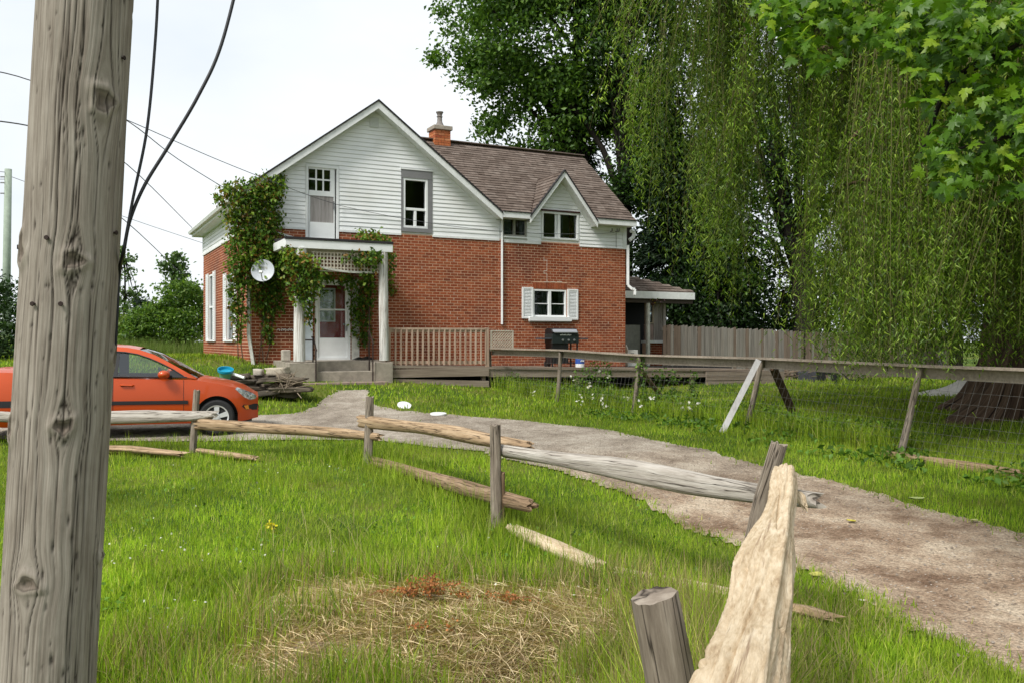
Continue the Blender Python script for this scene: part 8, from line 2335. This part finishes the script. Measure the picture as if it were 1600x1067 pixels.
# white flowers: clusters
P = []
for (px, py) in ((920, 600), (921, 604), (928, 620), (940, 620), (941, 627), (907, 627), (908, 617), (950, 588), (994, 613), (981, 622), (1017, 622), (1066, 633), (1078, 632), (1089, 631), (1079, 637), (834, 613), (935, 580), (897, 592), (1001, 632), (946, 634)):
    Y_ = 19.6 - (py - 600) * .03 - max(0, px - 950) * .012
    for q in range(5): P.append(np.array(PW(px, py, Y_ - .25)) + rg_.normal(size=3) * .022)
setp(leaf_cloud('white_flowers', np.array(P), .06, [(.75, .75, .70), (.68, .66, .62)], M['leaf'], None, .9, .9), 'small white flowers scattered among the weeds inside the wire fence', kind='stuff')
# clover heads and seed fluff in the lawn
n = 500; X, Y = sample(n, 4.5, 12, .5); k = ~in_drive(X, Y, .4) & (vnoise(X, Y, 1.0, 71) > .55) & (X < 1); X, Y = X[k], Y[k]
P = np.stack([X, Y, G(X, Y) + .08], 1); setp(leaf_cloud('clover_flowers', P, .022, [(.6, .6, .52)], M['leaf'], None, .9, .9), 'tiny white clover heads in the lawn', kind='stuff')
# ---- hay patch: straw lying flat over pale soil and a buried slab
n = 30000
X = HAY[0] + rg_.normal(size=n) * .70; Y = HAY[1] + rg_.normal(size=n) * .68
k = (hay_f(X, Y) < rg_.uniform(1.1, 1.75, n)); X, Y = X[k], Y[k]; n = len(X)
ang = rg_.normal(size=n) * .7 + .1 + (rg_.random(n) < .25) * 1.4; L_ = rg_.uniform(.12, .42, n); hz = G(X, Y) + rg_.uniform(.005, .055, n) + .035 * np.clip(1 - hay_f(X, Y), 0, 1)
dx, dy = np.cos(ang) * L_ / 2, np.sin(ang) * L_ / 2; w = rg_.uniform(.0014, .0030, n); bow = rg_.uniform(-.004, .012, n); tl = rg_.normal(size=n) * .018
V = np.stack([np.stack([X - dx, Y - dy, hz - tl], 1), np.stack([X - dy / L_ * w * 2, Y + dx / L_ * w * 2, hz + bow], 1), np.stack([X + dx, Y + dy, hz + tl], 1), np.stack([X + dy / L_ * w * 2, Y - dx / L_ * w * 2, hz + bow + .002], 1)], 1).reshape(-1, 3)
i = np.arange(n)[:, None] * 4
C = palette(n, [(.66, .52, .31), (.75, .62, .40), (.55, .42, .24), (.36, .26, .15), (.62, .50, .27), (.30, .30, .09)], .14, rg_)
setp(np_mesh('straw', V, [i + np.array([[0, 1, 2, 3]])], M['straw'], col=np.repeat(C, 4, 0)), 'flattened dry straw on the bare patch in the foreground', kind='stuff')
n = 3800; X = HAY[0] + rg_.normal(size=n) * .8; Y = HAY[1] + rg_.normal(size=n) * .75; k = (vnoise(X, Y, .35, 111) > .60) & (hay_f(X, Y) < 1.5); X, Y = X[k], Y[k]
blades('grass_tufts', X, Y, rg_.uniform(.07, .20, len(X)), rg_.uniform(.004, .007, len(X)), lawn_col(X, Y, len(X)), .6, 'grass', 'green tufts pushing up through the straw')
nn = 44; uu = np.linspace(-1.25, 1.25, nn); U_, V_ = np.meshgrid(uu, uu)
hx = HAY[0] + U_ * 1.15; hy = HAY[1] + V_ * 1.15
hz = G(hx, hy) + .022 * np.clip(1.15 - hay_f(hx, hy), -1, 1) + .012 * (vnoise(hx, hy, .12, 4) - .5)
i = np.arange(nn - 1)[:, None] * nn; k = np.arange(nn - 1)[None]
setp(np_mesh('bare_soil', np.stack([hx, hy, hz], -1).reshape(-1, 3), [np.stack([i + k, i + k + 1, i + nn + k + 1, i + nn + k], -1).reshape(-1, 4)], plain('strawy_soil', (.46, .36, .23), .95, var=.45, scale=11, bump=.8, bscale=50), smooth=True), kind='structure')
x, y, _ = PW(520, 0, 4.75); gz = G(x, y)
mb = MB(); mb.hexa([(x - .32, y - .22, gz - .05), (x + .16, y - .25, gz - .05), (x + .22, y + .12, gz - .05), (x - .26, y + .15, gz - .05), (x - .31, y - .21, gz + .02), (x + .12, y - .20, gz + .018), (x + .20, y + .09, gz + .05), (x - .22, y + .14, gz + .045)])
setp(mb.build('flat_stone', plain('pale_worn_stone', (.42, .34, .26), .95, var=.25, scale=8, bump=.5, bscale=35), None, (x, y, gz), bevel=.015), 'pale flat stone half buried under the straw in the foreground', 'stone')
# rusty dock weed over the hay
dk = thing('dock_weed', 'low weed with rusty orange seed heads lying over the straw patch', 'plant', (-.42, 5.9, G(-.42, 5.9)))
mb = MB(); P = []; cols = []
for q in range(34):
    px = rg_.uniform(600, 700) + (q % 3) * 18; py = rg_.uniform(893, 925); Y0 = 5.75 + rg_.uniform(-.15, .15)
    if q > 24: px = rg_.uniform(740, 830); py = 915 + (px - 740) * .35 + rg_.normal() * 5
    if q > 30: px = rg_.uniform(650, 720); py = rg_.uniform(960, 1005); Y0 = 5.0
    e = np.array(PW(px, py, Y0)); b = np.array([e[0] + rg_.normal() * .12, e[1] + .12, G(e[0], e[1])]); e[2] = max(e[2], b[2] + .05)
    mb.tube([tuple(b), tuple((b + e) / 2 + np.array([0, 0, .03])), tuple(e)], [.003, .0025, .002], 4)
    for w in range(34): P.append(e + (b - e) * rg_.random() * .45 + rg_.normal(size=3) * np.array([.022, .02, .014])); cols.append((.40, .16, .055) if rg_.random() < .75 else (.20, .16, .04))
mb.build('stem', plain('red_brown_stem', (.22, .10, .05), .8), dk)['kind'] = 'stuff'; leaf_cloud('seed_heads', np.array(P), .020, None, M['straw'], dk, .8, .5, C=np.array(cols) * rg_.uniform(.7, 1.25, (len(cols), 1)))
# yellow flower
x, y, z_ = PW(426, 836, 7.9); fl = thing('yellow_flower', 'single yellow flower head standing in the lawn', 'flower', (x, y, G(x, y)))
zf = max(z_, G(x, y) + .08)
MB().tube([(x, y, G(x, y) - .02), (x + .01, y, zf)], .004, 5).build('stem', M['green_stem'], fl)
P = np.array([x, y, zf]) + rg_.normal(size=(60, 3)) * np.array([.022, .022, .016]); leaf_cloud('petals', P, .03, [(.62, .55, .02), (.55, .50, .04)], M['leaf'], fl, .7, .8)
# broad leaf weed rosettes and fallen leaves on the drive
def one_leaf(px, py, Y, s, col, lb):
    x = (px - 800) / F * Y; gz = G(x, Y) + .035; r = random.Random(px); a = r.uniform(0, 6.28); n_ = 8
    vs = []; 
    for q in range(n_ + 1):
        t = q / n_; w = .36 * math.sin(math.pi * min(1, t * 1.05)) ** .8
        for sg in (-1, 0, 1): vs.append((x + s * ((t - .5) * math.cos(a) - sg * w * math.sin(a)), Y + s * ((t - .5) * math.sin(a) + sg * w * math.cos(a)), gz + s * (.10 * abs(sg) + .14 * (t - .5) ** 2)))
    fs = []
    for q in range(n_):
        for j in range(2): p = q * 3 + j; fs.append((p, p + 1, p + 4, p + 3))
    mb = MB(); mb._add(vs, fs); setp(mb.build('fallen_leaf', M.setdefault('dry_leaf%s' % str(col), plain('fallen_leaf', col, .6, var=.2, scale=20)), None, (x, Y, gz), smooth='all'), lb, 'leaf')
one_leaf(1275, 884, 6.55, .14, (.40, .38, .10), 'yellowish fallen leaf on the drive right of the big rotten rail')
one_leaf(1432, 773, 9.0, .16, (.36, .42, .16), 'pale crumpled leaf at the far grass edge of the drive')
one_leaf(1330, 812, 8.2, .10, (.48, .42, .06), 'small yellow leaf in the middle of the drive')
one_leaf(1100, 868, 6.5, .11, (.42, .36, .12), 'curled straw yellow leaf on the grass left of the big rotten rail')
one_leaf(1348, 928, 5.9, .06, (.55, .50, .42), 'tiny pale leaf near the grass edge of the drive')
one_leaf(1522, 798, 8.0, .09, (.40, .40, .16), 'small pale leaf at the right end of the far drive edge')
# loose stones on the drive
n = 9000; X, Y = sample(n, 3.6, 17, .72); k = in_drive(X, Y, -.1); X, Y = X[k], Y[k]; n = len(X)
s = .004 + .011 * rg_.random(n) ** 4 + .0004 * Y; dirs = np.array([(1, 0, 0), (-.5, .87, 0), (-.5, -.87, 0), (0, 0, .8)])
jit = rg_.uniform(.6, 1.3, (n, 4, 1)); V = np.stack([X, Y, G(X, Y) + .022], 1)[:, None] + dirs[None] * s[:, None, None] * jit
i = np.arange(n)[:, None] * 4
setp(np_mesh('gravel', V.reshape(-1, 3), [np.concatenate([i + np.array([[0, 1, 3]]), i + np.array([[1, 2, 3]]), i + np.array([[2, 0, 3]])])], piece_mat('loose_gravel', [(.20, .16, .125), (.29, .24, .195), (.14, .105, .08), (.38, .33, .28)], .9, 10, .2, 0)), 'loose small stones on the driveway', kind='stuff')
